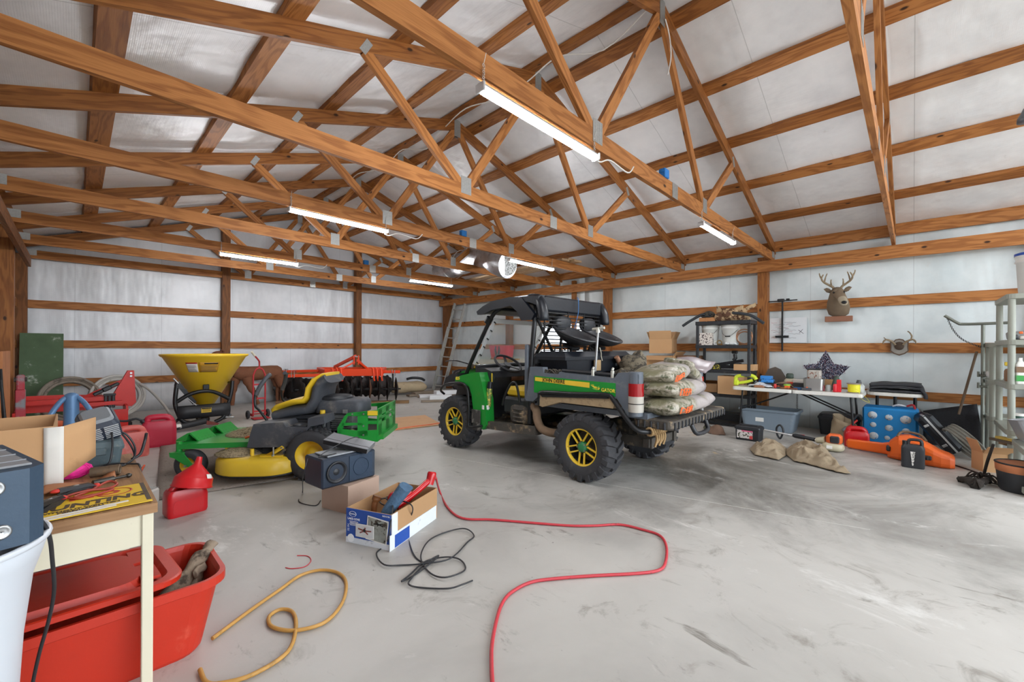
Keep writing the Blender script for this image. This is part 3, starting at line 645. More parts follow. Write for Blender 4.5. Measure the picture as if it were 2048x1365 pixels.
# camouflage bag and driftwood lying on the far end of the bench
CAMO = mat('camouflage_fabric', '6c6352', .9, 0, .35, 22, .5, '39342b', .48, .56, 16)
g = G()
for c, r in (((.12, -.50, 1.07), (.16, .16, .17)), ((.10, -.40, .98), (.16, .15, .10)), ((.10, -.58, 1.17), (.10, .08, .10)), ((.14, -.66, 1.06), (.10, .09, .18)), ((.16, -.72, 1.19), (.05, .04, .07)), ((.14, -.30, .99), (.15, .12, .06))):
    b = G(); b.ell(c, r, 18, 12); b.v = [tuple(wob(wob(p, .045, 7), .018, 20)) for p in b.v]; g.add(b.v, b.f, sm=True)
o = part('camouflage_bag', g, CAMO, None); o.matrix_world = Matrix.Translation((4.11, 2.30, 0)) @ Matrix.Rotation(R(89.2), 4, 'Z')
tag(o, 'crumpled camouflage hunting bag on the far bed rail beside the pan seats', 'bag')
g = G(); g.tube([(.24, -.32, 1.19), (.22, -.40, 1.09), (.12, -.44, 1.02)], [.03, .022, .03], 8, 4); o = part('driftwood_stick', g, mat('reddish_wood', '9a7056', .8, 0, .25, 20, .4), None); o.matrix_world = Matrix.Translation((4.11, 2.30, 0)) @ Matrix.Rotation(R(89.2), 4, 'Z'); tag(o, 'short weathered stick leaning behind the bench box of the vehicle', 'wood')
# sacks of deer corn
def bagmat():
    m, nt, bs = base('printed_sack'); co = coord(nt, 'Object'); sx = nd(nt, 'ShaderNodeSeparateXYZ'); nt.links.new(co, sx.inputs[0])
    leaf = mixc(nt, band(nt, fnoise(nt, co, 22, 6, .75), .40, .54), '50563c', 'aaa394')
    c = mixc(nt, band(nt, fnoise(nt, co, 7, 3, .5), .45, .6), leaf, '77745a')
    ab = nd(nt, 'ShaderNodeMath', operation='ABSOLUTE'); nt.links.new(sx.outputs[0], ab.inputs[0])
    c = mixc(nt, band(nt, sx.outputs[0], .0, .10), c, 'a9a19e')
    nt.links.new(c, bs.inputs['Base Color']); bs.inputs['Roughness'].default_value = .32
    bumpn(nt, bs, fnoise(nt, co, 14, 5, .6, .8), .5, .02); return m
SACK = bagmat(); ORANGE = mat('orange_print', 'e0642a', .4)
SACKP = mat('pale_purple_sack', '8d8284', .35, 0, .1, 10, .3, '8b7f80', .5, .7, 18, bscale=16)
def sack(L, W, H, seed, m):
    g = G(); n, k = 26, 20; LO = []
    for i in range(n+1):
        u = -1+2*i/n; e = max(.0, 1-abs(u)**5)**.5; ww = W/2*(.82+.18*e) if abs(u) < .97 else W/2*.8; hh = max(.004, H/2*e*(1+.06*math.sin(5*u+seed)))
        lp = []
        for j in range(k):
            a = 2*math.pi*j/k; cx, cz = math.cos(a), math.sin(a)
            y = ww*math.copysign(abs(cx)**.8, cx); z = hh*math.copysign(abs(cz)**.7, cz)
            p = V((u*L/2, y, z)); p += mnoise.noise_vector(p*5+V((seed, seed, 0)))*.018+mnoise.noise_vector(p*16+V((0, seed, 0)))*.007; lp.append(p)
        LO.append(lp)
    return g.loft(LO)
UM = Matrix.Translation((4.11, 2.30, 0)) @ Matrix.Rotation(R(89.2), 4, 'Z')
# centre (vehicle frame), size, turn about z, tilt, label
BG = [((-.69, .20, .775), (.84, .36, .18), -90, 0, 'bottom feed sack at the open tailgate corner nearest the rear wheel', 1),
      ((-.66, .20, .925), (.82, .38, .17), -88, 2, 'middle feed sack of the near stack on the tailgate', 1),
      ((-.58, .22, 1.065), (.80, .40, .16), -82, -5, 'top feed sack of the near stack, sloping up with orange letters', 1),
      ((-.58, -.34, .765), (.60, .38, .16), -95, 0, 'bottom silvery feed sack at the far side of the tailgate', 0),
      ((-.56, -.36, .90), (.60, .36, .15), -76, 4, 'pale purple sack with a green leafy end at the far tailgate', 2),
      ((-.20, -.30, .80), (.80, .42, .18), -90, 0, 'sack deep in the far bed corner behind the other sacks', 0),
      ((-.60, -.20, 1.06), (.56, .30, .12), -80, 24, 'half-empty upright sack with a folded rim on top behind the near stack', 0)]
for i, (c, d, rz, ti, lab, kind) in enumerate(BG):
    o = part('feed_sack', sack(*d, i*3.7+1, SACK if kind < 2 else SACKP), SACK if kind < 2 else SACKP, None)
    o.matrix_world = UM @ XF(c, (ti*.3, ti, rz)); tag(o, lab, 'sack', 'feed sacks on the tailgate')
    if kind == 1:
        for w, zz, xo in (('DEER', -.008, .13),):
            tx = text(w, .095, ORANGE, o, on_face((-.19, 0, zz-.012), (1, 0, 0), (0, 0, 1)), 'lettering', sx=1.25, bold=.0005, th=.0015); sd_ = i*3.7+1
            for vt in tx.data.vertices:
                t = min(.97, abs(vt.co.z)/(d[2]/2)); p = V((vt.co.x, -(d[1]/2)*(1-t**2.857)**.4, vt.co.z)); p += mnoise.noise_vector(p*5+V((sd_, sd_, 0)))*.018+mnoise.noise_vector(p*16+V((0, sd_, 0)))*.007; p.y += vt.co.y-.014; vt.co = p
    if kind == 2:
        g = G(); g.sheet(lambda u, v: wob((.25+.16*u, -.15+.30*v, .01+.13*u-.16*u*u-.03*math.sin(6*v)), .02, 8), 6, 10, .01); part('leafy_end', g, mat('leafy_green', '6f8f3e', .5, 0, .3, 30, .3, 'b9c79a', .5, .6, 22), o)
    if i == 6:
        g = G(); g.sheet(lambda u, v: wob((.10+.26*u, -.20+.4*v, .05+.24*u), .03, 6), 8, 10, .012); part('folded_rim', g, SACKP, o)
    if i == 0:
        g = G(); g.sheet(lambda u, v: (.40+.03*u, -.10+.035*v-.004, -.02-.11*u), 3, 2, .004); part('tag', g, WHITE, o)
# ------------------------------------------------------------------ zero-turn mower (local: x forward, y left)
RED = mat('tractor_red', 'c81d0e', .4, 0, .08, 8, 0, '8c2a1c', .66, .85, 9)
ORNG = mat('implement_orange', 'ee4a20', .42, 0, .06, 9)
DUST = mat('dusty_black_plastic', '3e4147', .6, 0, .2, 12, .15, '7c7770', .5, .8, 5)
def disc_r(g, r0, r1, y, n=28): pass
MW = thing('zero_turn_mower', 'green and yellow riding mower with a black and yellow seat on the beige carpet', 'mower', (1.925, 4.558, 0), 135.9)
def simple_wheel(t, x, y, r, w, rimm, rr, lugs=0, out=1):
    M = XF((0, 0, 0), (-90*out, 0, 0)); g = G()
    g.lathe([(rr, -.45*w), (r*.8, -.5*w), (r*.95, -.42*w), (r, -.2*w), (r, .2*w), (r*.95, .42*w), (r*.8, .5*w), (rr, .45*w)], 36, M, caps=False)
    k = part('wheel', g, RUB, t, (x, y, r))
    if lugs:
        g = G()
        for i in range(lugs):
            for j in range(4):
                a = 2*math.pi*(i+(j % 2)*.5)/lugs; yy = w*(-.33+.22*j); p = M @ V((r*math.cos(a), r*math.sin(a), yy)); q = M.to_3x3() @ V((math.cos(a), math.sin(a), 0)); tt = M.to_3x3() @ V((-math.sin(a), math.cos(a), 0))
                g.beam(p-q*.004, p+q*.009, .022, w*.17, up=M.to_3x3() @ V((0, 0, 1)))
        part('tread', g, RUB, k, kind='stuff')
    g = G(); g.lathe([(rr, .45*w), (rr*1.02, .30*w), (rr*.85, .24*w), (rr*.8, .05*w), (rr*.45, .0), (rr*.4, .18*w), (.001, .2*w)], 28, M, caps=False); part('rim', g, rimm, k)
    return k
for s in (-1, 1):
    simple_wheel(MW, 0, s*.42, .245, .22, YEL, .14, 30, s)
    simple_wheel(MW, 1.19, s*.40, .14, .11, YEL, .075, 0, s)
    g = G(); g.cyl((1.305, s*.40, .25), (1.305, s*.40, .36), .026, n=14)
    g.prism([(1.345, .262), (1.22, .268), (1.115, .14), (1.15, .115), (1.30, .215), (1.34, .225)], s*.40+.065, s*.40+.073); g.prism([(1.345, .262), (1.22, .268), (1.115, .14), (1.15, .115), (1.30, .215), (1.34, .225)], s*.40-.073, s*.40-.065)
    g.box((1.28, s*.40, .263), (.13, .15, .01)); part('caster_fork', g, GREEN, MW)
    g = G(); g.cyl((1.19, s*.40-.085, .14), (1.19, s*.40+.085, .14), .012, n=8); part('caster_bolt', g, STEEL, MW)
    g = G(); g.beam((1.30, s*.40, .315), (-.45, s*.32, .35), .05, .05); part('frame_rail', g, GREEN, MW)
    g = G(); L = [(.60, .32), (.57, .45), (.54, .545), (.262, .566), (.235, .52), (.03, .508), (.025, .60), (-.12, .622), (-.135, .55), (.0, .525), (.07, .44), (.14, .36), (.24, .325)]
    g.prism(L, s*.24, s*.50); part('side_console', g, DUST, MW)
    g = G(); g.box((.13, s*.43, .515), (.15, .10, .02), ch=.006); g.ell((.15, s*.44, .525), (.05, .04, .02), 10, 5); part('cup_tray', g, BPL, MW)
    g = G(); g.tube([(.52, s*.28, .53), (.60, s*.28, .64), (.65, s*.27, .69), (.66, s*.26, .78), (.645, s*.26, .85)], .013, 8, 4); lv = part('steering_lever', g, BLKM, MW)
    g = G(); g.tube([(.65, s*.26, .80), (.62, s*.25, .88), (.58, s*.20, .97), (.57, s*.15, 1.0)], .021, 10, 4); part('lever_grip', g, DUST, lv)
g = G(); g.box((.98, 0, .335), (.62, .74, .02)); g.beam((1.31, .38, .315), (1.31, -.38, .315), .05, .05); fp = part('foot_platform', g, GREEN, MW)
for y0, y1 in ((.06, .32), (-.32, -.06)):
    g = G(); g.prism([(1.30, .345), (1.40, .345), (1.385, .365), (1.285, .425), (1.26, .43), (1.17, .345), (1.18, .34), (1.265, .415), (1.275, .412)], y0, y1); fr = part('foot_rest', g, GREEN, fp)
    g = G()
    for i in range(4):
        for j in range(5): g.cyl((1.255-.022*i-.004, y0+.03+.05*j, .405-.02*i), (1.25-.022*i-.004, y0+.03+.05*j, .414-.02*i), .008, n=8)
    part('rest_holes', g, BLKM, fr, kind='stuff')
def heap(g, c, rx, ry, h, seed=0, n=18):
    g.sheet(lambda u, v: (c[0]+rx*u*math.cos(6.2832*v), c[1]+ry*u*math.sin(6.2832*v), c[2]+h*max(0, 1-u*u)+.018*mnoise.noise(V((u*math.cos(6.2832*v)*4, u*math.sin(6.2832*v)*4, seed)))*(1-u)), 10, n, .006); return g
CLIP = mat('dry_grass_clippings', '9a8a6c', .95, 0, .35, 90, .9, '6a5d47', .48, .6, 60, bscale=120)
def strands(g, c, rx, ry, h, n, L=.05, r=.0012):
    for i in range(n):
        a = rnd.random()*6.28; q = rnd.random()**.5; x, y = c[0]+rx*q*math.cos(a), c[1]+ry*q*math.sin(a); z = c[2]+h*(1-q*q)+.006; b = rnd.random()*6.28
        d = V((math.cos(b), math.sin(b), rnd.uniform(-.15, .35)))*L*rnd.uniform(.4, 1); g.beam(V((x, y, z)), V((x, y, z))+d, r*2, r)
g = G(); heap(g, (.86, -.06, .345), .26, .24, .06, 3); strands(g, (.86, -.06, .345), .25, .23, .06, 260); part('grass_clippings', g, CLIP, MW, kind='stuff')
# deck
deck = rrect(.80, 1.28, .3, 8, (.50, .02)); deck = [(x+(.06*math.cos(y*2.2)), y) for x, y in deck]
g = G(); g.loft([[(.5+(x-.5)*k, y*k, z) for x, y in deck] for z, k in ((.075, 1.0), (.10, 1.01), (.20, 1.0), (.235, .94), (.245, .80), (.245, .3))]); dk = part('mower_deck', g, YEL, MW)
g = G(); g.tube([(.5+(x-.5)*1.008, y*1.008, .085) for x, y in deck], .009, 6, 1, True); part('deck_skirt_edge', g, BLKM, dk)
g = G(); g.prism([(.45, .235), (.34, .255), (.24, .32), (.27, .34), (.36, .25), (.35, .19)], .50, .515); g.box((.36, .51, .245), (.2, .05, .012)); part('deck_hanger', g, YEL, dk)
g = G(); g.tube([(.26, .52, .32), (.45, .40, .335), (.62, .2, .34)], .008, 6); g.cyl((.34, .52, .20), (.34, .52, .33), .008, n=8); g.cyl((.34, .52, .24), (.34, .52, .26), .018, n=6); part('hanger_rod', g, STEEL, dk)
g = G()
for x, y in ((.50, .30), (.55, -.25)): g.cyl((x, y, .245), (x, y, .29), .13, .10, n=20); g.cyl((x, y, .29), (x, y, .31), .05, n=12)
g.tube([(.50, .40, .27), (.75, .28, .27), (.72, -.2, .27), (.5, -.38, .27)], .02, 6, 4); part('pulley_cover', g, BPL, dk)
g = G(); heap(g, (.72, .36, .245), .24, .22, .055, 9); strands(g, (.72, .36, .245), .23, .21, .055, 320); heap(g, (.70, -.05, .245), .2, .3, .04, 5); part('deck_clippings', g, CLIP, dk, kind='stuff')
g = G(); g.box((.86, .38, .27), (.03, .012, .06)); g.cyl((.55, .50, .24), (.55, .50, .31), .018, n=10); part('deck_bracket', g, YEL, dk)
# seat
g = G(); cs = [(.50, .60, .07), (.515, .63, .09), (.465, .665, .10), (.32, .715, .11), (.20, .725, .12), (.16, .77, .12), (.145, .86, .12), (.09, .94, .11), (.02, .985, .09), (-.02, .985, .07)]
L = []
for i, (x, z, w) in enumerate(cs):
    d = (V((cs[min(i+1, 9)][0], 0, cs[min(i+1, 9)][1]))-V((cs[max(i-1, 0)][0], 0, cs[max(i-1, 0)][1]))).normalized(); n = V((-d.z, 0, d.x)) ; wd = .23 if 1 < i < 8 else .19
    lp = []
    for j in range(20):
        a = 2*math.pi*j/20; c, s = math.cos(a), math.sin(a); lp.append(V((x, 0, z))+V((0, wd*math.copysign(abs(c)**.6, c), 0))+n*(.035*math.copysign(abs(s)**.8, s)+.02*(abs(c)**3)*-1))
    L.append(lp)
g.loft(L); st = part('seat_cushion', g, mat('seat_yellow_vinyl', 'e0b92a', .35, 0, .05, 8), MW)
g = G(); cs2 = [(.50, .575, .02), (.32, .62, .05), (.15, .65, .06), (.085, .75, .065), (.065, .86, .065), (.02, .93, .06), (-.035, .965, .03)]; L = []
for i, (x, z, w) in enumerate(cs2):
    d = (V((cs2[min(i+1, 6)][0], 0, cs2[min(i+1, 6)][1]))-V((cs2[max(i-1, 0)][0], 0, cs2[max(i-1, 0)][1]))).normalized(); n = V((-d.z, 0, d.x)); lp = []
    for j in range(20):
        a = 2*math.pi*j/20; c, s = math.cos(a), math.sin(a); lp.append(V((x, 0, z))+V((0, .25*math.copysign(abs(c)**.6, c), 0))+n*.06*math.copysign(abs(s)**.7, s))
    L.append(lp)
g.loft(L); part('seat_shell', g, DUST, MW)
g = G(); g.box((.25, 0, .56), (.46, .42, .05), ch=.015); g.box((.2, 0, .47), (.55, .48, .14), ch=.02); part('seat_base', g, BPL, MW)
# engine and rear guard
g = G(); g.cyl((-.05, 0, .64), (-.05, 0, .715), .17, n=28); g.loft([[(x, y, z) for x, y in rrect(.52*k, .36*k, .09, 5, (-.14, 0))] for z, k in ((.60, 1), (.70, 1), (.735, .92), (.74, .7))]); en = part('engine_cover', g, DUST, MW)
g = G(); g.lathe([(.175, .735), (.18, .75), (.17, .765), (.10, .775), (.001, .775)], 28, XF((-.05, 0, 0)), caps=False)
for k in range(5): g.torus((-.05, 0, .77), .04+.028*k, .004, 24, 4)
part('engine_screen', g, BPL, en)
g = G(); g.box((-.16, 0, .50), (.34, .34, .22), ch=.05)
for k in range(7): g.box((-.16, .16, .43+k*.022), (.2, .08, .008)); g.box((-.16, -.16, .43+k*.022), (.2, .08, .008))
g.cyl((-.02, .2, .42), (-.02, .2, .58), .045, n=14); g.box((-.22, .19, .62), (.05, .01, .04)); part('engine_block', g, mat('engine_metal', '8a8c8d', .45, .7, .3, 20, .2, '3a3a3a', .5, .7, 10), en)
g = G(); g.cyl((.0, .22, .46), (.0, .22, .62), .016, n=10); g.cyl((.0, .22, .60), (.0, .22, .64), .026, n=10); part('dipstick', g, YEL, en)
for s in (-1, 1):
    g = G(); y = s*.345
    for poly in ([(-.19, .37), (-.42, .34), (-.60, .34), (-.60, .46), (-.42, .45), (-.22, .47)], [(-.20, .40), (-.24, .44), (-.30, .60), (-.33, .625), (-.30, .63), (-.27, .60), (-.20, .48)], [(-.30, .60), (-.60, .60), (-.60, .66), (-.31, .63)], [(-.40, .40), (-.50, .40), (-.50, .64), (-.40, .64)], [(-.24, .50), (-.45, .51), (-.45, .53), (-.25, .53)], [(-.50, .52), (-.60, .52), (-.60, .55), (-.50, .55)]): g.prism(poly, y-.008, y+.008)
    gd = part('guard_side', g, GREEN, MW)
    g = G(); g.box((-.55, s*.356, .63), (.10, .006, .045)); part('yellow_label', g, YEL, gd)
    g = G()
    for x, z in ((-.35, .62), (-.46, .62), (-.46, .50), (-.46, .41)): g.cyl((x, s*.35, z), (x, s*.36, z), .009, n=8)
    part('guard_bolts', g, STEEL, gd, kind='stuff')
g = G(); x = -.60
for c, d in (((x, 0, .635), (.014, .70, .07)), ((x, 0, .43), (.014, .70, .17)), ((x, .29, .53), (.014, .13, .26)), ((x, -.29, .53), (.014, .13, .26)), ((x, 0, .53), (.014, .14, .26)), ((x, 0, .565), (.014, .7, .025)), ((x-.02, 0, .38), (.05, .62, .05))): g.box(c, d)
part('guard_rear', g, GREEN, MW)
g = G(); heap(g, (-.32, .30, .41), .10, .05, .04, 2, 12); part('guard_clippings', g, CLIP, MW, kind='stuff')
g = G(); g.box((-.25, 0, .36), (.6, .5, .1), ch=.02); part('engine_plate', g, BLKM, MW)
g = G(); g.tube([(.63, .30, .36), (.68, .31, .385), (.72, .32, .375)], .013, 8, 3); part('orange_lever', g, mat('safety_orange', 'e0662f', .5), MW)
# carpet under the mower
CARP = mat('beige_carpet', '9c9187', .98, 0, .3, 70, 1.0, '6e6459', .57, .68, 38, bscale=220)
def quad(A, B, C, D, z=.0, w=.02):
    A, B, C, D = map(V, (A, B, C, D)); return lambda u, v: (lambda p: (p.x, p.y, z+w*max(0, mnoise.noise(V((p.x*3, p.y*3, 2))))))(A*(1-u)*(1-v)+B*u*(1-v)+C*u*v+D*(1-u)*v)
g = G(); g.sheet(quad((.79, 7.15, 0), (.47, 4.56, 0), (1.62, 4.36, 0), (2.75, 5.9, 0), .007, .016), 26, 26, .012)
single('carpet', g, CARP, 'beige shaggy carpet remnant lying on the floor under the mower', 'carpet')
# ------------------------------------------------------------------ yellow spreader
SP = thing('cone_spreader', 'yellow cone hopper spreader on a black tube frame by the back wall', 'spreader', (1.50, 8.45, 0))
g = G(); g.lathe([(.05, .33), (.125, .345), (.56, 1.115), (.585, 1.125), (.60, 1.145), (.598, 1.165), (.57, 1.16), (.545, 1.13), (.12, .36), (.05, .355)], 48); hp = part('hopper', g, mat('hopper_yellow', 'f6cd30', .33, 0, .05, 5, 0, 'c59a2a', .62, .85, 6), SP)
rc = lambda z: .125+(z-.345)/.77*.435
def conepatch(a0, a1, z0, z1, e=.004): return lambda u, v: (math.sin(R(a0+(a1-a0)*u))*(rc(z0+(z1-z0)*v)+e), -math.cos(R(a0+(a1-a0)*u))*(rc(z0+(z1-z0)*v)+e), z0+(z1-z0)*v)
PAPER = mat('white_paper', 'e2e0da', .7, 0, .06, 20)
PRT = mat('printed_table', 'c79420', .5, 0, .1, 20)
for a0, a1, z0, z1, m, nm in ((-39, -22, .89, 1.04, PAPER, 'warning_label'), (-20, 10, .885, 1.045, PRT, 'chart_label')):
    g = G(); g.sheet(conepatch(a0, a1, z0, z1), 8, 3, .002); lb = part(nm, g, m, hp)
    g = G()
    for k in range(6): g.sheet(conepatch(a0+2, a1-2-(k*5 % 4), z0+.012+k*.017, z0+.017+k*.017, .006), 6, 1, .001)
    part('print_lines', g, mat('grey_print', '5a5a58', .7), lb, kind='stuff')
g = G(); g.sheet(conepatch(-39, -22, 1.02, 1.042, .006), 6, 1, .001); part('red_band', g, mat('red_print', 'b82a22', .6), hp)
g = G(); g.sheet(conepatch(-12, 8, 1.012, 1.032, .006), 6, 1, .001); part('black_heading', g, BLACKT, hp)
g = G(); g.box((-.05, -.315, .635), (.085, .02, .10), ch=.008); g.cyl((-.05, -.33, .64), (-.05, -.31, .64), .012, n=10); part('hopper_bracket', g, BLKM, hp)
for pts in ([(-.41, -.30, .74), (-.43, -.33, .60), (-.44, -.34, .42), (-.41, -.35, .28), (-.35, -.36, .14), (-.24, -.36, .10)], [(.31, -.30, .72), (.29, -.33, .55), (.26, -.34, .41), (.21, -.35, .25), (.17, -.36, .14), (.06, -.36, .08)], [(-.42, -.34, .44), (-.28, -.36, .54), (-.12, -.37, .585), (.05, -.36, .56), (.26, -.34, .43)]):
    g = G(); g.tube(pts, .030, 10, 4); part('frame_tube', g, BLKM, SP)
for s in (-1, 1): g = G(); g.tube([(-.06+s*.36, -.30, .70), (-.06+s*.34, -.05, .68), (-.06+s*.30, .16, .66)], .02, 8, 3); g.tube([(-.06+s*.34, -.3, .16), (-.06+s*.34, .12, .05)], .022, 8); part('frame_arm', g, BLKM, SP)
g = G(); g.sheet(lambda u, v: (-.42+.68*u, -.375-.05*math.sin(math.pi*v), .17+.205*v), 6, 8, .006); sh = part('drive_shield', g, BPL, SP)
g = G(); g.box((-.065, -.43, .29), (.13, .006, .075)); lb = part('yellow_label', g, YEL, sh); g = G(); g.box((-.065, -.4335, .316), (.12, .003, .018)); part('label_heading', g, BLACKT, lb)
for k in range(3): g = G(); g.box((-.065, -.4335, .297-.013*k), (.10, .003, .004)); part('label_line', g, BLACKT, lb)
g = G(); g.cyl((-.06, 0, .10), (-.06, 0, .33), .07, n=16); g.lathe([(.01, .22), (.2, .22), (.2, .235), (.01, .24)], 24, XF((-.06, 0, 0))); g.box((-.06, -.2, .13), (.12, .3, .10), ch=.03); part('gearbox', g, BLKM, SP)
g = G(); g.tube([(-.08, -.42, .12), (-.35, -.50, .09), (-.58, -.56, .07)], [.05, .045, .035], 12, 3); pt = part('drive_shaft', g, BPL, SP)
g = G(); g.cyl((-.40, -.515, .088), (-.52, -.545, .078), .044, n=14); part('shaft_label', g, PAPER, pt)
g = G(); g.prism([(-.10, .14), (.10, .06), (.08, .04), (-.06, .06)], -.45, -.38); part('red_bracket', g, mat('rusty_red', '7a3a30', .7, 0, .2, 20), SP)
g = G(); g.beam((-.40, -.33, .71), (-.20, -.34, .40), .02, .06); g.beam((-.42, -.35, .66), (-.30, -.36, .62), .012, .012); part('gate_lever_plate', g, BLKM, SP); g = G(); g.tube([(-.30, -.36, .50), (-.18, -.38, .36)], .006, 6); g.cyl((-.46, -.33, .80), (-.40, -.33, .72), .016, n=8); part('gate_rod', g, STEEL, SP)
g = G(); g.tube([(.2, -.36, .14), (.32, -.38, .13)], .012, 8); g.tube([(-.36, -.37, .10), (-.48, -.38, .095)], .012, 8); part('hitch_pin', g, STEEL, SP)
# ------------------------------------------------------------------ red hand truck
HRED = mat('hand_truck_red', 'b02a30', .45, 0, .1, 10, 0, '6d2a2a', .6, .8, 9)
HT = thing('hand_truck', 'red tubular hand truck with two small wheels standing behind the mower seat', 'hand truck', (2.30, 8.5, 0))
g = G(); g.tube([(-.095, 0, .05), (-.095, 0, .70), (-.085, 0, .80), (-.05, 0, .88), (0, 0, .905), (.05, 0, .88), (.085, 0, .80), (.095, 0, .70), (.095, 0, .05)], .014, 9, 4); part('frame', g, HRED, HT)
for z in (.13, .36, .61): g = G(); g.beam((-.095, 0, z), (.095, 0, z), .012, .03); part('cross_bar', g, HRED, HT)
g = G(); g.tube([(0, 0, .90), (0, 0, 1.0), (-.015, -.02, 1.04), (-.08, -.05, 1.12), (-.10, -.06, 1.15)], .014, 9, 4); hh = part('handle', g, HRED, HT)
g = G(); g.tube([(-.085, -.052, 1.125), (-.145, -.085, 1.20)], .019, 10); part('handle_grip', g, mat('cream_grip', 'd8d2c0', .6), hh)
g = G(); g.box((0, -.10, .018), (.26, .2, .012)); part('toe_plate', g, HRED, HT)
for s in (-1, 1):
    g = G(); g.torus((s*.16, .07, .075), .05, .025, 20, 8, (1, 0, 0)); w = part('wheel', g, RUB, HT); g = G(); g.cyl((s*.15, .07, .075), (s*.17, .07, .075), .04, n=14); part('wheel_hub', g, STEEL, w)
g = G(); g.beam((-.16, .07, .075), (.16, .07, .075), .02, .02); g.beam((-.095, 0, .06), (-.12, .07, .075), .02, .04); g.beam((.095, 0, .06), (.12, .07, .075), .02, .04); part('axle', g, HRED, HT)
# ------------------------------------------------------------------ deer archery target
DFOAM = mat('brown_target_foam', '7d4f36', .85, 0, .18, 12, .3, '553524', .56, .75, 9)
DT = thing('deer_target', 'brown foam deer target standing at the back wall between spreader and disc harrow', 'target', (2.76, 10.55, 0))
g = G(); L = []
for x, zc, rz_, ry in ((-.40, .73, .10, .08), (-.30, .71, .15, .12), (-.1, .69, .165, .14), (.12, .70, .155, .14), (.34, .71, .155, .14), (.46, .69, .17, .13), (.54, .66, .15, .10), (.58, .62, .07, .05)):
    L.append([(x, ry*math.cos(a), zc+rz_*math.sin(a)) for a in (2*math.pi*i/18 for i in range(18))])
g.loft(L); part('body', g, DFOAM, DT)
for pts, r in (([(.46, -.07, .66), (.50, -.08, .48), (.545, -.08, .36), (.53, -.08, .22), (.53, -.08, .07), (.55, -.08, .02)], [.11, .09, .05, .038, .033, .04]), ([(.44, .07, .66), (.47, .08, .48), (.50, .08, .36), (.49, .08, .22), (.49, .08, .07), (.50, .08, .02)], [.11, .09, .05, .038, .033, .04]), ([(-.16, -.07, .62), (-.12, -.08, .45), (-.04, -.08, .28), (.03, -.08, .10), (.06, -.08, .02)], [.10, .07, .045, .035, .04]), ([(-.34, .06, .62), (-.36, .07, .45), (-.38, .07, .28), (-.40, .07, .02)], [.09, .06, .04, .035])):
    g = G(); g.tube(pts, r, 10, 3); part('leg', g, DFOAM, DT)
g = G(); g.tube([(-.34, 0, .74), (-.50, 0, .92), (-.58, 0, 1.08)], [.12, .09, .075], 12, 4); part('neck', g, DFOAM, DT)
g = G(); g.ell((-.66, 0, 1.13), (.13, .06, .065), 14, 8); g.ell((-.60, .08, 1.2), (.02, .05, .03)); g.ell((-.60, -.08, 1.2), (.02, .05, .03)); part('head', g, DFOAM, DT)
# ------------------------------------------------------------------ disc harrow
DH = thing('disc_harrow', 'orange three-point disc harrow with rusty black notched discs at the back wall', 'harrow', (4.17, 9.57, 0), -38.8)
def hbar(nm, a, b, w, h, m=ORNG): g = G(); g.beam(a, b, w, h, ch=.006); return part(nm, g, m, DH)
hbar('front_beam', (-.20, -.2, .715), (1.07, -.2, .715), .09, .16); hbar('rear_beam', (-.62, .62, .73), (1.0, .62, .73), .09, .13)
hbar('side_beam', (-.17, -.2, .72), (-.58, .62, .73), .08, .12); hbar('side_beam', (1.02, -.2, .72), (.96, .62, .73), .08, .12)
hbar('gang_bar', (-.98, -.30, .645), (-.12, -.20, .66), .06, .065); hbar('gang_bar', (1.0, .0, .715), (1.42, .0, .715), .06, .065); hbar('gang_bar', (-1.42, .45, .70), (-.5, .5, .72), .06, .06)
for pts in (((.43, -.05, 1.08), (-.22, .6, .80)), ((.47, -.05, .98), (.50, .6, .78))): hbar('mast_brace', pts[0], pts[1], .05, .07)
for x in (.40, .50): hbar('mast_plate', (x, -.08, .88), (x, -.08, 1.10), .02, .07)
hbar('mast_leg', (.42, -.08, .95), (.10, -.2, .765), .035, .035); hbar('mast_leg', (.50, -.08, .95), (.78, -.2, .765), .035, .035)
g = G(); g.cyl((.38, -.08, 1.07), (.52, -.08, 1.07), .018, n=10); part('hitch_pin', g, STEEL, DH)
for x in (-.02, .08, .16, .86, .94, 1.03): g = G(); g.tube([(x-.03, -.25, .82), (x, -.262, .80), (x+.02, -.262, .56), (x+.03, -.25, .53)], .022, 8); part('clamp', g, ORNG, DH)
for x in (-.80, -.86, 1.24, 1.30, -1.25, -1.30): g = G(); y = -.29 if -1 < x < 0 else (.0 if x > 0 else .45); g.tube([(x, y-.045, .62), (x, y-.045, .76), (x, y+.045, .76), (x, y+.045, .62)], .007, 6); part('u_bolt', g, STEEL, DH)
DISC = mat('rusty_disc', '2e2a29', .5, .5, .3, 12, .2, '6d4a3a', .55, .72, 7); DISCB = mat('brown_disc', '6b4a38', .65, .2, .3, 12, .2)
def notched(r=.27, dish=.05):
    g = G(); n = 40; rings = [(.02, 0), (.10, .1), (.2, .55), (1, 1)]; L = []
    for side in (0, 1):
        rr = rings if not side else rings[::-1]
        for q, d in rr:
            lp = []
            for i in range(n):
                a = 2*math.pi*i/n; k = r*(.93+.07*(1 if i % 4 < 2 else -.2)) if q == 1 else r*q*2 if q < .5 else r*q
                lp.append((k*math.cos(a), k*math.sin(a), -dish*d*d-(.006 if side else 0)))
            L.append(lp)
    return g.loft(L)
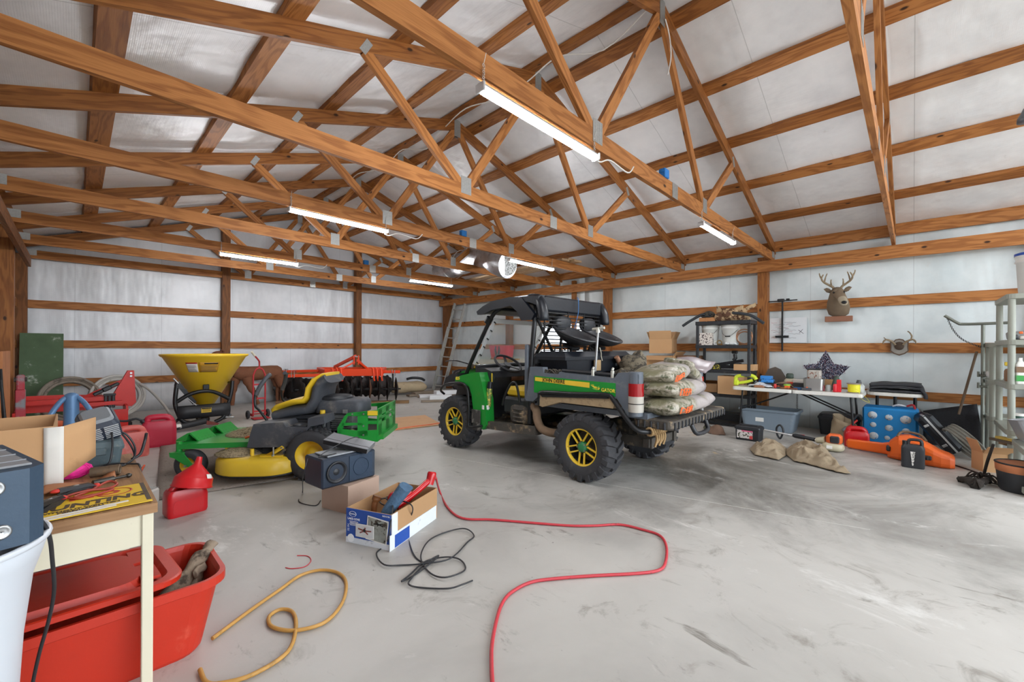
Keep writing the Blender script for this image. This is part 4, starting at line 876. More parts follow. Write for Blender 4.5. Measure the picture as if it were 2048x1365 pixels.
def gang(pts0, pts1, n, turn, m=DISC):
    a, b = V(pts0), V(pts1); g = G(); g.tube([a, b], .017, 8); ax = part('gang_axle', g, BLKM, DH)
    for i in range(n):
        p = a.lerp(b, (i+.3)/(n-.4)); o = part('disc', notched(), m if not (i == 2 and n == 6) else DISCB, ax); o.location = p
        d = Matrix.Rotation(R(turn), 4, 'Z') @ V((b-a)); o.rotation_euler = V(d).to_track_quat('Z', 'Y').to_euler()
        if i < n-1: g = G(); q = a.lerp(b, (i+.8)/(n-.4)); g.cyl(q-(b-a).normalized()*.04, q+(b-a).normalized()*.04, .036, n=10); part('spool', g, BLKM, ax)
gang((.38, -.22, .335), (1.46, -.18, .335), 6, 12); gang((-1.36, .40, .335), (-.86, .35, .335), 3, -14); gang((-.80, -.30, .335), (.20, .0, .335), 5, 48); gang((.10, .55, .335), (1.1, .62, .335), 5, -35)
for x, y in ((-1.25, .42), (1.27, -.1), (-.86, -.28), (-.3, -.12), (.5, -.2), (.95, -.2)): g = G(); g.beam((x, y, .33), (x, y, .68), .03, .05); g.box((x, y, .335), (.05, .06, .08), ch=.01); part('hanger', g, BLKM, DH)
g = G(); g.box((.75, .0, .64), (.06, .05, .09), ch=.01); part('grease_box', g, mat('grey_box', '5f6263', .5), DH)
PLK = wood('old_plank', '9a7a58', '6a5038', True, .8)
for i, (a, b, w) in enumerate((((4.15, 9.30, .032), (5.35, 8.42, .032), .14), ((3.15, 10.35, .032), (4.0, 9.70, .032), .14))):
    g = G(); g.beam(a, b, w, .06); tag(part('plank', g, PLK), ('worn brown plank under the right-hand discs of the harrow', 'worn brown plank under the left-hand discs of the harrow')[i], 'plank', 'planks under the harrow')
# ------------------------------------------------------------------ red box blade, board, coils in the left corner
BB = thing('box_blade', 'red box scraper implement with a triangular hitch frame near the left back corner', 'implement', (0, 8.5, 0))
def bbp(nm, g, m=RED): return part(nm, g, m, BB)
g = G(); g.prism([(-.53, .38), (.36, .36), (.36, .56), (-.05, .60), (-.53, .61)], .10, .13); bbp('rear_plate', g)
for x in (-.525, .52): g = G(); g.box((x, -.12, .23), (.025, .55, .42)); bbp('end_plate', g)
g = G(); g.box((.37, -.40, .21), (.31, .02, .33)); g.box((.37, -.40, .385), (.33, .05, .02)); bbp('front_plate', g)
for k in range(3): g = G(); g.box((.56, -.25+.1*k, .13), (.05, .02, .10), XF((0, 0, 0), (0, 0, 0))); bbp('end_tooth', g, BLKM)
g = G(); g.prism([(.545, .925), (.615, .925), (.64, .45), (.59, .395), (.40, .42), (.33, .45)], -.10, -.08); bbp('hitch_plate', g)
g = G(); g.prism([(.545, .925), (.615, .925), (.64, .45), (.59, .395), (.40, .42), (.33, .45)], .0, .02); bbp('hitch_plate', g)
for z in (.89, .845): g = G(); g.cyl((.58, -.12, z), (.58, .04, z), .014, n=10); bbp('hitch_bolt', g, STEEL)
g = G(); g.beam((.55, -.05, .80), (.06, -.02, .53), .05, .06); bbp('hitch_brace', g)
g = G(); g.beam((-.5, -.10, .53), (.42, -.10, .54), .08, .06); g.beam((-.02, -.2, .47), (.48, -.2, .475), .05, .05); bbp('tool_bar', g)
for x in (.33, .37, .41):
    g = G(); g.box((x-.02, -.14, .50), (.035, .05, .20), ch=.006); g.box((x-.02, -.15, .59), (.05, .06, .03), ch=.006); bbp('shank', g, BLKM)
g = G(); g.beam((.18, -.3, .61), (.44, -.28, .76), .045, .045, ch=.01); g.beam((.27, -.3, .665), (.36, -.29, .715), .06, .06, ch=.012); bbp('top_link', g, BLKM)
g = G(); g.box((-.475, -.30, .82), (.07, .10, .20), ch=.015); g.box((-.475, -.30, .52), (.085, .11, .42), ch=.008); bbp('jack_post', g, mat('faded_red_steel', 'b6404a', .5, .1, .15, 9, 0, '8f8f92', .45, .6, 6))
g = G(); g.cyl((-.53, -.30, .86), (-.42, -.30, .86), .03, n=10); bbp('post_pin', g, MUDB)
GB = mat('green_chalky_board', '52694a', .7, 0, .25, 5, .05, 'b9c1b2', .57, .70, 5)
g = G(); g.beam((-.385, 10.50, 0.01), (-.385, 10.76, 1.50), .50, .02, up=(0, -1, .13)); tag(part('green_board', g, GB), 'tall green painted board with pale scuffs leaning in the left back corner', 'board')
COIL_A = mat('dirty_grey_hose', '8f8578', .8, 0, .25, 25, .3, '5c5348', .5, .7, 8); COIL_B = mat('white_hose', 'c9c7c1', .5, 0, .1, 20, .1, '98938a', .6, .75, 10)
for nm, m, x, y, tilt, lab in (('hose_coil', COIL_A, -.05, 9.9, 74, 'dirty grey coil of hose beside the green board'), ('hose_coil', COIL_B, .52, 10.0, 78, 'white coil of hose behind the red hitch plate')):
    g = G()
    for k in range(5): g.torus((0, 0, .02*k-.04), .35-.02*(k % 2), .024, 40, 7)
    for k in range(3): g.torus((0, 0, .02*k-.02), .29, .022, 36, 7)
    o = tag(part(nm, g, m), lab, 'hose', 'hose coils at the back wall'); o.location = (x, y, .42); o.rotation_euler = (R(tilt), 0, R(8))
g = G(); g.tube([(.80, 10.0, .62), (.92, 10.02, .52), (1.05, 10.0, .35), (1.17, 9.95, .15), (1.22, 9.9, .03)], .022, 9, 4); tag(part('bent_pipe', g, COIL_B), 'bent white pipe running down to the floor left of the spreader', 'pipe')
BLU = mat('blue_painted_steel', '5f84ad', .4, .2, .12, 9, 0, '44546b', .6, .8, 8)
BJ = thing('post_stand', 'blue steel post with two curved arms rising behind the cardboard box', 'stand', (-.02, 6.0, 0))
g = G(); g.cyl((0, 0, .03), (0, 0, .79), .055, n=18); g.ell((0, 0, .79), (.055, .055, .04), 16, 8); part('post', g, BLU, BJ)
for s in (-1, 1): g = G(); g.tube([(s*.045, -.02, .78), (s*.08, -.05, .74), (s*.12, -.10, .67), (s*.15, -.12, .60)], .022, 9, 4); part('arm', g, BLU, BJ)
g = G(); g.box((0, 0, .015), (.36, .36, .03), ch=.006); part('base_plate', g, BLU, BJ)
BK = thing('bucket', 'white bucket with an orange rim lid behind the cardboard box', 'bucket', (-.21, 6.2, 0))
g = G(); g.lathe([(.10, 0), (.12, .48), (.125, .49), (.115, .49), (.095, .01)], 24, caps=True); part('pail', g, WHITE, BK)
g = G(); g.lathe([(.128, .485), (.132, .53), (.11, .535), (.001, .535)], 24, caps=False); part('lid', g, mat('orange_lid', 'e2622c', .5), BK)
g = G(); g.beam((-.55, 6.5, .02), (-.50, 7.0, 1.25), .28, .02, up=(1, 0, 0)) if False else g.box((-.52, 7.1, .62), (.02, .75, 1.22)); tag(part('plywood_sheet', g, wood('orange_ply', 'c98a5c', 'a8683c', False), None), 'orange brown plywood sheet leaning at the left wall post', 'plywood')
for i, (a, b) in enumerate((((-.45, 6.3, .10), (-.52, 6.7, 1.05)), ((-.42, 6.2, .10), (-.50, 6.45, .95)))):
    g = G(); g.tube([a, b], .012, 7); tag(part('rod', g, BLKM), ('long black rod leaning at the far left edge, upper one', 'short black rod leaning at the far left edge, lower one')[i], 'rod')
# ------------------------------------------------------------------ fuel cans
def jerry(name, label, loc, rz, L, W, H, m, spout, group='fuel cans'):
    t = thing(name, label, 'fuel can', loc, rz, group); g = G(); lo = []
    for z, k, sx in ((0, .94, 0), (.02, 1, 0), (H*.62, 1, 0), (H*.80, .93, .03), (H*.88, .80, .05)):
        lo.append([(x*L*k-sx*L*.3, y*W*k**.5, z) for x, y in rrect(1, 1, .16, 5)])
    g.loft(lo, sm=True); b = part('body', g, m, t)
    g = G(); g.tube([(L*.30, 0, H*.78), (L*.30, 0, H*.93), (L*.22, 0, H), (-L*.16, 0, H), (-L*.30, 0, H*.93), (-L*.36, 0, H*.80)], W*.16, 9, 4); part('handle', g, m, t)
    for s in (-1, 1):
        g = G(); g.prism(rrect(L*.74, H*.48, .03, 4, (0, H*.32)), s*W*.498, s*W*.515); part('side_panel', g, m, b)
    if spout: g = G(); g.cyl((L*.36, 0, H*.80), (L*.46, 0, H*.93), .03, n=14); g.tube([(L*.45, 0, H*.92), (L*.62, 0, H*1.0), (L*.85, 0, H*.95), (L*1.05, 0, H*.97)] if spout > 1 else [(L*.45, 0, H*.92), (L*.5, 0, H*.98)], .014, 9, 3); part('spout', g, BPL, t)
    return t
jerry('fuel_can', 'large pinkish red fuel can with a see-through handle hole beside the spreader', (.76, 7.08, 0), 173, .36, .24, .37, mat('faded_red_can', 'c22b44', .4, 0, .1, 8, .05, 'd05a66', .58, .8, 5), 2)
jerry('fuel_can', 'sun-bleached pale red fuel can behind the black toolbox', (.46, 6.60, 0), 185, .30, .22, .33, mat('pale_red_can', 'd2665c', .45, 0, .12, 6, .05, 'dca39a', .5, .75, 5), 0)
jerry('fuel_can', 'small glossy red fuel can on the bare floor with the funnel on top', (.60, 4.08, 0), 8, .26, .15, .225, mat('gloss_red_can', 'b8141c', .3, 0, .05, 6), 0)
g = G(); g.lathe([(.018, .215), (.026, .16), (.11, .075), (.125, .06), (.13, .0), (.138, -.004), (.134, -.012), (.122, .0), (.118, .058), (.02, .16), (.012, .215)], 32, caps=False)
fu = part('funnel', g, mat('funnel_red', 'c21a20', .35, 0, .06, 8), None, (.645, 4.06, .185), (-6, 14, 0)); tag(fu, 'red plastic funnel upside down on the small fuel can', 'funnel')
fu.location = (.635, 4.05, .212)
g = G(); g.sheet(lambda u, v: (lambda a, z: ((.125-.5*(z-.06)*1.18+.003)*math.cos(a), (.125-.5*(z-.06)*1.18+.003)*math.sin(a), z))(R(-60+26*u), .062+.03*v), 5, 3, .002); part('sticker', g, PAPER, fu)
# ------------------------------------------------------------------ typing table with things on it
CREAM = mat('cream_enamel', 'd9d2ba', .4, 0, .05, 6, 0, 'a79f86', .7, .85, 12)
TTOP = wood('laminate_top', 'a9825c', '7c5a3c', False, .45)
TZ = .70
TB = thing('work_table', 'small table with wood-grain top and cream metal legs in the left foreground', 'table', (-.17, 2.595, 0))
g = G(); g.box((0, 0, TZ-.018), (.78, 1.05, .036)); part('table_top', g, TTOP, TB)
for c, d in (((0, -.50, .61), (.72, .018, .125)), ((0, .50, .61), (.72, .018, .125)), ((.365, 0, .61), (.018, .98, .125)), ((-.365, 0, .61), (.018, .98, .125))): g = G(); g.box(c, d); part('apron', g, CREAM, TB)
for x in (-.362, .362):
    for y in (-.502, .502): g = G(); g.box((x, y, .332), (.034, .034, .664), ch=.003); part('leg', g, CREAM, TB)
KRAFT = mat('kraft_cardboard', 'c0976c', .85, 0, .07, 7, .05, 'a87f58', .62, .78, 5, bscale=30); KRAFTD = mat('kraft_inside', 'a8835c', .9, 0, .08, 8)
def carton(name, label, cat, loc, d, rz=0, m=KRAFT, flaps=(), th=.005, group=None, open_top=True):
    """open cardboard box; flaps: (side, angle from vertical outward in degrees, length)"""
    t = thing(name, label, cat, loc, rz, group); x, y, z = d
    for s in (-1, 1):
        g = G(); g.box((s*(x/2-th/2), 0, z/2), (th, y, z)); part('side_wall', g, m, t)
        g = G(); g.box((0, s*(y/2-th/2), z/2), (x-2*th, th, z)); part('end_wall', g, m, t)
    g = G(); g.box((0, 0, th/2), (x-2*th, y-2*th, th)); part('bottom', g, m, t)
    if not open_top: g = G(); g.box((0, 0, z-th/2), (x-2*th, y-2*th, th)); part('lid', g, m, t)
    for side, ang, ln in flaps:
        c, s = math.cos(R(ang)), math.sin(R(ang)); g = G()
        if side in 'lr':
            q = -1 if side == 'l' else 1; a = V((q*x/2, 0, z)); g.beam(a, a+V((q*s*ln, 0, c*ln)), y*.97, th, up=(q*c, 0, -s))
        else:
            q = -1 if side == 'f' else 1; a = V((0, q*y/2, z)); g.beam(a, a+V((0, q*s*ln, c*ln)), x*.97, th, up=(0, q*c, -s))
        part('flap', g, m, t)
    return t
cb = carton('cardboard_box', 'open cardboard box with a flap folded out on the table', 'box', (-.285, 2.75, TZ), (.46, .44, .265), 0, KRAFT, ())
g = G(); g.sheet(lambda u, v: (.235+.115*u+.0*v, -.21+.10*u, .02+.01+.225*v+.02*u+.05*(1-v)*u), 4, 4, .005); part('flap', g, KRAFT, cb)
g = G(); g.sheet(lambda u, v: (.20+.055*u, -.226-.004*math.sin(3.1*u), .0+.262*v), 4, 3, .004); part('torn_white_edge', g, mat('white_board', 'd9d6cf', .7, 0, .08, 12, 0, '8d8472', .62, .75, 14), cb)
for i, (a, b) in enumerate((((-.08, .0, .10), (-.30, .02, .50)), ((-.10, .05, .10), (-.36, .03, .44)))):
    pass
TBX = mat('teal_grey_toolbox', '46555a', .6, 0, .12, 9, .1, '8f8b7c', .58, .75, 9); CHG = mat('charger_blue_black', '262e3c', .5, 0, .1, 12, .05, '666b70', .62, .8, 12)
tb = thing('tool_box', 'dusty teal-grey plastic toolbox on the table behind the cardboard box flap', 'toolbox', (.085, 2.985, TZ), 0)
g = G(); g.loft([[(x*k, y*k, z) for x, y in rrect(.17, .22, .02, 3)] for z, k in ((.0, .90), (.075, 1))], sm=False); part('body', g, TBX, tb)
g = G(); g.loft([[(x*k, y*k, z) for x, y in rrect(.18, .23, .02, 3)] for z, k in ((.076, 1), (.09, 1.02), (.118, .95), (.125, .86))], sm=False); part('lid', g, TBX, tb)
g = G(); g.box((.0, -.118, .075), (.05, .012, .035), ch=.003); part('latch', g, TBX, tb)
ch = thing('battery_charger', 'dark battery charger tilted on top of the teal toolbox', 'charger', (.085, 2.96, TZ+.195), 0, rot=(28, -14, 4))
g = G(); g.loft([[(x*k, y*k, z) for x, y in rrect(.145, .15, .025, 3)] for z, k in ((-.055, .94), (-.04, 1), (.03, 1), (.055, .85))], sm=False); part('case', g, CHG, ch)
g = G(); g.loft([[(x, y, z) for x, y in rrect(.12*k, .13*k, .02, 3)] for z, k in ((.052, 1), (.068, .8))], sm=False); part('grey_cover', g, mat('grey_plastic', '7b7f83', .5), ch)
for r_ in range(7): g = G(); g.box((-.03+.002*(r_ % 3), -.076, .03-.011*r_), (.05, .002, .005)); g.box((.035, -.076, .03-.011*r_), (.055, .002, .005)); part('print_line', g, mat('pale_print', 'b5b8ba', .6), ch)
g = G(); g.box((-.04, -.0765, -.045), (.05, .002, .014)); part('white_label', g, PAPER, ch)
def cord(name, label, pts, r, m, k=5, n=7, cat='cable', group=None):
    g = G(); g.tube(pts, r, n, k); return tag(part(name, g, m), label, cat, group)
BCORD = mat('black_cord', '26272a', .5, 0, .1, 20)
cord('charger_cable', 'black charger cables looping from the charger over the table edge', [(.13, 2.90, .86), (.13, 2.84, .80), (.12, 2.82, .73), (.10, 2.83, .708), (.16, 2.80, .706), (.19, 2.84, .71), (.215, 2.9, .72), (.21, 2.96, .76), (.17, 2.95, .84), (.14, 2.93, .87), (.19, 2.95, .83), (.22, 2.93, .76), (.20, 2.86, .71), (.13, 2.80, .708), (.06, 2.83, .706), (.12, 2.85, .712), (.20, 2.80, .708), (.225, 2.77, .70), (.23, 2.76, .62)], .0045, BCORD, 6)
cord('clamp_cable', 'thick dark jumper lead end curling up at the table corner', [(.205, 2.90, .712), (.24, 2.92, .73), (.26, 2.95, .79), (.265, 2.94, .83)], .007, BCORD)
PINK = mat('pink_twine', 'e0218a', .6, 0, .2, 60, .3)
g = G(); o = thing('twine_ball', 'bright pink ball of twine on the table', 'twine', (.0, 2.72, TZ+.032), 20)
g.ell((0, 0, 0), (.060, .040, .033), 16, 8); part('core', g, PINK, o); g = G()
for i in range(26):
    a = rnd.random()*3.14; b = rnd.uniform(-.5, .5); u = V((math.cos(a)*.25, math.sin(a), b)).normalized(); x, y, _ = frame(u); g.tube([(lambda q: (q.x*.062, q.y*.042, q.z*.034))(x*math.cos(t)+y*math.sin(t)) for t in (6.283*j/14 for j in range(14))], .0016, 4, 1, True)
part('strand', g, PINK, o, kind='stuff')
RUSTB = mat('rusty_brown_steel', '6b5a48', .6, .5, .25, 18, .2, '8c6b4c', .55, .7, 9)
g = G(); o = thing('pipe_fitting', 'rusty brown cylindrical pipe fitting behind the pink twine', 'fitting', (.095, 2.655, TZ+.024), -14)
g.cyl((-.045, 0, 0), (.02, 0, 0), .022, n=18); g.cyl((.02, 0, 0), (.05, 0, 0), .024, .024, n=18); part('barrel', g, RUSTB, o); g = G(); g.torus((.05, 0, 0), .020, .005, 18, 6, (1, 0, 0)); part('collar', g, RUSTB, o); g = G(); g.cyl((.044, 0, 0), (.0505, 0, 0), .016, n=14); part('bore', g, BLKM, o)
g = G(); g.cyl((.055, 2.505, TZ+.012), (.12, 2.53, TZ+.012), .012, n=12); g.cyl((.12, 2.53, TZ+.012), (.165, 2.55, TZ+.01), .006, n=10); g.ell((.17, 2.55, TZ+.011), (.012, .01, .01)); tag(part('socket_tool', g, mat('dark_tool_steel', '4a4844', .4, .8, .2, 20)), 'dark steel socket extension lying on the table', 'tool')
# yellow no hunting sign
SGN = mat('sign_yellow', 'e8c22a', .4, 0, .04, 8, 0, 'b8933a', .7, .85, 14)
sg = thing('hunting_sign', 'yellow HUNTING sign lying on the table under the tools', 'sign', (.058, 2.245, TZ+.0045), 0)
g = G(); g.box((0, 0, 0), (.30, .30, .002)); part('panel', g, SGN, sg)
g = G(); g.box((.142, .01, .0015), (.014, .275, .0008)); part('border', g, mat('sign_border', '4f453a', .6), sg)
SBRN = mat('sign_brown', '4a3a26', .6)
text('HUNTING', .074, SBRN, sg, on_face((-.012, -.022, .0018), (1, 0, 0), (0, 1, 0)), sx=.93, bold=.003, th=.0006, shear=.1)
text('WITHOUT WRITTEN', .02, SBRN, sg, on_face((-.04, -.068, .0018), (1, 0, 0), (0, 1, 0)), sx=1.1, bold=.0008, th=.0006)
text('PERMISSION', .02, SBRN, sg, on_face((-.04, -.089, .0018), (1, 0, 0), (0, 1, 0)), sx=1.1, bold=.0008, th=.0006)
text('NO', .07, mat('sign_red', 'b5452a', .5), sg, on_face((.0, .075, .0018), (1, 0, 0), (0, 1, 0)), sx=1.3, bold=.003, th=.0006)
g = G(); g.torus((.055, .075, .0016), .05, .004, 30, 5, flat=.2); part('red_ring', g, mat('sign_red', 'b5452a'), sg)
for i, (y, x0, x1) in enumerate(((-.105, -.14, .085), (-.131, -.13, .05))): g = G(); g.beam((x0, y-.012, .002), (x1, y+.012, .002), .016, .001); part('blank_strip', g, PAPER, sg)
LEA = mat('tan_leather', 'a9714c', .7, 0, .15, 14, .2, '7e4a34', .6, .75, 9)
g = G(); g.sheet(lambda u, v: wob((-.09+.22*u, 2.44+.16*v+.03*u, TZ+.012+.018*math.sin(5*u+2*v)), .01, 14), 14, 8, .006); tag(part('leather_scrap', g, LEA), 'crumpled tan leather glove scrap between the twine and the sign', 'leather')
SPR = mat('clamp_black', '26262a', .5, 0, .2, 20, .1)
for i, (x, y, a, lab) in enumerate(((.015, 2.40, 20, 'black spring clamp with red tips on the yellow sign'), (-.055, 2.26, 60, 'black hand clamp nearest the blue-grey case'))):
    t = thing('spring_clamp', lab, 'clamp', (x, y, TZ+.022), a)
    g = G(); g.prism([(-.06, -.02), (.02, -.016), (.05, -.006), (.02, .002), (-.02, .004), (-.06, -.004)], -.012, .012); g.prism([(-.06, .004), (-.02, .004), (.02, .004), (.05, .0), (.03, .016), (-.06, .020)], -.012, .012); part('jaw', g, SPR, t)
    g = G(); g.torus((-.01, 0, .002), .014, .005, 14, 6, (0, 1, 0)); part('spring', g, STEEL, t)
    g = G(); g.ell((.052, 0, .0), (.012, .014, .009), 8, 5); part('red_tip', g, mat('clamp_red', 'c8332a', .5), t); g = G(); g.ell((-.065, 0, .012), (.02, .013, .008), 8, 5); part('red_tip', g, mat('clamp_red', 'c8332a', .5), t)
cord('red_lead', 'dull red electrical lead coiled on the yellow sign', [(.03, 2.40, .715), (.09, 2.38, .71), (.125, 2.42, .712), (.10, 2.46, .72), (.05, 2.38, .715), (.0, 2.31, .715), (.06, 2.315, .71), (.11, 2.355, .71), (.04, 2.36, .72), (-.02, 2.34, .715), (.02, 2.30, .71), (.09, 2.33, .71)], .005, mat('red_brown_cord', '9a3b2b', .5), 6)
# ------------------------------------------------------------------ blue-grey case on a white bin
BGC = mat('blue_grey_case', '36495c', .5, .1, .1, 12, .08, '5b6d7c', .64, .8, 8)
BN = thing('plastic_bin', 'tall translucent white plastic bin in the left front corner of the picture', 'bin', (-.248, 1.56, 0))
g = G(); g.lathe([(.125, 0), (.135, .01), (.165, .60), (.18, .74), (.195, .79), (.207, .835), (.203, .84), (.180, .78), (.16, .60), (.12, .02)], 44, caps=True); part('body', g, mat('frosted_plastic', 'd5dbe2', .45, 0, .05, 5, trans=.12), BN)
g = G(); g.torus((0, 0, .835), .204, .008, 44, 8); part('rim', g, mat('frosted_plastic', 'd5dbe2'), BN)
CS = thing('equipment_case', 'blue-grey metal case with round screws standing on the white bin', 'case', (-.283, 1.60, .846), 14)
pf = [(-.24, -.20), (.17, -.20), (.198, -.17), (.198, .20), (-.24, .20)]
g = G(); g.loft([[(x, y, z) for x, y in pf] for z in (0.0, .17)], sm=False); part('body', g, BGC, CS)
g = G(); g.box((-.02, .01, .1735), (.40, .36, .006), ch=.002)
for k in range(4): g.box((-.02, -.12+.09*k, .1775), (.40, .004, .002))
part('top_panel', g, mat('dusty_grey_top', '8d8f92', .6, .1, .15, 5, .05, '3d4248', .55, .64, 7), CS)
for x, z in ((.118, .137), (.128, .040)):
    g = G(); M = XF((x, -.2015, z), (90, 0, 0)); g.lathe([(.016, 0), (.016, .004), (.012, .006), (.010, .004), (.006, .005), (.001, .003)], 24, M, caps=False); part('round_screw', g, STEEL, CS)
g = G(); g.prism([(.19, .05), (.205, .055), (.205, .13), (.19, .135)], -.02, .10) if False else g.box((.199, .02, .12), (.004, .03, .05)); part('side_slot', g, BLKM, CS)
cord('case_cable', 'black cable hanging down from the blue-grey case past the red tote', [(-.07, 1.50, .90), (-.05, 1.527, .858), (-.042, 1.576, .806), (-.039, 1.631, .732), (-.037, 1.701, .624), (-.048, 1.755, .522), (-.068, 1.805, .409), (-.085, 1.852, .285), (-.094, 1.905, .193), (-.10, 1.95, .01)], .0045, BCORD, 6)
# ------------------------------------------------------------------ red tote with lid and driftwood
TOTER = mat('red_tote_plastic', 'bb2d18', .42, 0, .06, 6, .04, 'd4604a', .62, .8, 4)
def tote(t, L, W, H, m, rim=.03, r=.09, taper=.86, n=6):
    g = G(); lo = []
    for z, k, e in ((0, taper-.02, 0), (.012, taper, 0), (H-.045, .97, 0), (H-.04, .985, 0), (H-.035, 1.0, rim), (H, 1.0, rim), (H, .985, 0), (H-.02, .965, 0), (.02, taper-.015, 0)):
        lo.append([(x, y, z) for x, y in rrect(L*k+e, W*k+e, r*k, n)])
    g.loft(lo, sm=False); return part('body', g, m, t)
RT = thing('storage_tote', 'big red plastic tote under the table with driftwood sticking out', 'tote', (-.04, 2.372, 0), 0)
tote(RT, 1.0, .46, .31, TOTER, .02, .10, .86)
TL = thing('tote_lid', 'red tote lid with a raised centre lying askew on the red tote', 'lid', (-.12, 2.43, .335), 3, rot=(-3, 1.5, 3))
g = G(); g.loft([[(x*k, y*k, z) for x, y in rrect(.86, .56, .10, 6)] for z, k in ((-.02, 1), (.0, 1.005), (.004, .985), (.006, .90), (-.012, .86), (-.013, .74), (.012, .70), (.014, .3))], sm=False); part('panel', g, TOTER, TL)
for s in (-1, 1): g = G(); g.prism([(.30, .0), (.36, .0), (.36, .012), (.30, .012)], s*.02, s*.2); part('ridge', g, TOTER, TL)
DRW = mat('weathered_driftwood', '8d7d6b', .95, 0, .3, 18, .8, '463b31', .54, .66, 9, bscale=30)
def branch(pts, r, lab): 
    g = G(); b = G(); b.tube(pts, r, 12, 6); b.v = [tuple(wob(wob(p, .016, 16), .006, 50)) for p in b.v]; return tag(part('driftwood', b, DRW), lab, 'wood', 'driftwood in the red tote')
branch([(.20, 2.26, .14), (.28, 2.32, .20), (.36, 2.39, .255), (.43, 2.45, .30), (.485, 2.50, .33)], [.032, .038, .032, .02, .005], 'long pale driftwood log poking out of the red tote')
branch([(.30, 2.30, .10), (.36, 2.35, .19), (.395, 2.40, .235)], [.03, .032, .012], 'short dark driftwood piece beside the long log')
branch([(.37, 2.40, .12), (.41, 2.41, .24), (.405, 2.37, .27), (.385, 2.33, .265)], [.02, .018, .015, .012], 'curled grey stick at the right end of the red tote')
TARP = mat('grey_blue_tarp', '6f7686', .45, 0, .2, 10, .4, '3d4350', .5, .65, 7)
g = G(); g.sheet(lambda u, v: wob((-.28+.42*u, 3.38+.34*v, .015+.10*math.sin(3.14*u)**.5*math.sin(3.14*v)**.6+.02*math.sin(17*u+9*v)), .03, 9), 30, 20, .006); tag(part('tarp', g, TARP), 'crumpled grey-blue tarp on the floor behind the table', 'tarp')
FAN = thing('heater_grille', 'white plastic grille heater on the floor behind the table corner', 'heater', (.40, 4.50, 0), 40)
g = G(); g.loft([[(x*k, y*k, z) for x, y in rrect(.16, .12, .03, 4)] for z, k in ((0, .95), (.02, 1), (.11, 1), (.125, .9))], sm=False); part('housing', g, WHITE, FAN)
for k in range(6): g = G(); g.box((0, -.05+.02*k, .127), (.13, .006, .006)); part('grille_slat', g, mat('grille_grey', 'a9aaa8', .5), FAN)
cord('orange_stake', 'thin orange rod on the floor behind the table', [(.44, 5.55, .012), (.52, 5.95, .012)], .010, mat('stake_orange', 'e2572a', .5), 1, cat='rod')
# ------------------------------------------------------------------ cords and hoses on the floor
cord('power_cable', 'yellow-brown extension cord looped on the floor beside the red tote', [(0.348, 2.039, 0.011), (0.351, 1.947, 0.011), (0.386, 1.9, 0.011), (0.485, 1.861, 0.011), (0.622, 1.894, 0.011), (0.704, 2.035, 0.011), (0.732, 2.162, 0.011), (0.697, 2.226, 0.011), (0.641, 2.202, 0.011), (0.63, 2.112, 0.011), (0.693, 2.013, 0.011), (0.811, 1.975, 0.011), (0.935, 2.067, 0.011), (1.027, 2.23, 0.011), (1.037, 2.358, 0.011), (0.979, 2.456, 0.011), (0.877, 2.477, 0.011), (0.754, 2.41, 0.011), (0.593, 2.322, 0.011), (0.422, 2.217, 0.011)], .0085, mat('yellow_brown_cord', 'b98b45', .55, 0, .15, 12, 0, '8d6a34', .55, .75, 10), 6, 8)
cord('air_hose', 'red air hose running across the floor from the ceiling fan carton', [(2.03, 2.80, .245), (1.98, 2.72, .25), *[(2.243, 3.025, 0.01), (2.075, 2.698, 0.01), (2.021, 2.443, 0.01), (2.16, 2.262, 0.01), (2.315, 2.027, 0.01), (2.479, 1.786, 0.01), (2.605, 1.657, 0.01), (2.748, 1.536, 0.01), (2.784, 1.38, 0.01), (2.779, 1.25, 0.01), (2.648, 1.147, 0.01), (2.439, 1.065, 0.01), (2.332, 1.063, 0.01), (2.212, 1.141, 0.01), (2.034, 1.292, 0.01), (1.852, 1.435, 0.01), (1.726, 1.509, 0.01), (1.586, 1.518, 0.01), (1.479, 1.481, 0.01), (1.367, 1.405, 0.01), (1.252, 1.311, 0.01), (1.172, 1.229, 0.01), (1.113, 1.162, 0.01), (1.035, 1.067, 0.01)]], .0085, mat('red_rubber_hose', 'b8333c', .5, 0, .12, 30, .1, '8a2a32', .6, .7, 30), 6, 9, 'hose')
CC = [(1.396, 2.47, 0.006), (1.299, 2.401, 0.012), (1.259, 2.237, 0.018), (1.344, 2.175, 0.006), (1.429, 2.095, 0.012), (1.572, 2.016, 0.018), (1.801, 2.125, 0.006), (1.886, 2.157, 0.012), (1.905, 2.275, 0.018), (1.806, 2.346, 0.006), (1.642, 2.321, 0.012), (1.498, 2.207, 0.018), (1.436, 2.105, 0.006), (1.4, 1.953, 0.012), (1.436, 1.863, 0.018), (1.569, 1.872, 0.006), (1.614, 1.973, 0.012), (1.562, 2.052, 0.018), (1.46, 2.114, 0.006), (1.311, 2.044, 0.012), (1.234, 2.007, 0.018), (1.337, 2.033, 0.006), (1.509, 2.081, 0.012), (1.543, 2.098, 0.018), (1.446, 2.094, 0.006), (1.293, 2.005, 0.012), (1.247, 1.952, 0.018), (1.284, 1.904, 0.006), (1.374, 1.783, 0.012), (1.447, 1.747, 0.018), (1.524, 1.754, 0.006)]
cord('black_cable', 'black cable lying in loose loops in front of the fan carton', [(1.52, 2.62, .215), (1.47, 2.50, .23), (1.40, 2.40, .20), (1.36, 2.36, .12)]+CC, .0046, BCORD, 6, 7)
cord('black_cable', 'second black cable hanging over the side of the fan carton to the floor', [(1.56, 2.60, .215), (1.57, 2.50, .235), (1.585, 2.44, .2), (1.624, 2.565, 0.01), (1.472, 2.268, 0.006), (1.446, 2.12, 0.006), (1.497, 2.075, 0.012)], .0045, BCORD, 6, 7)
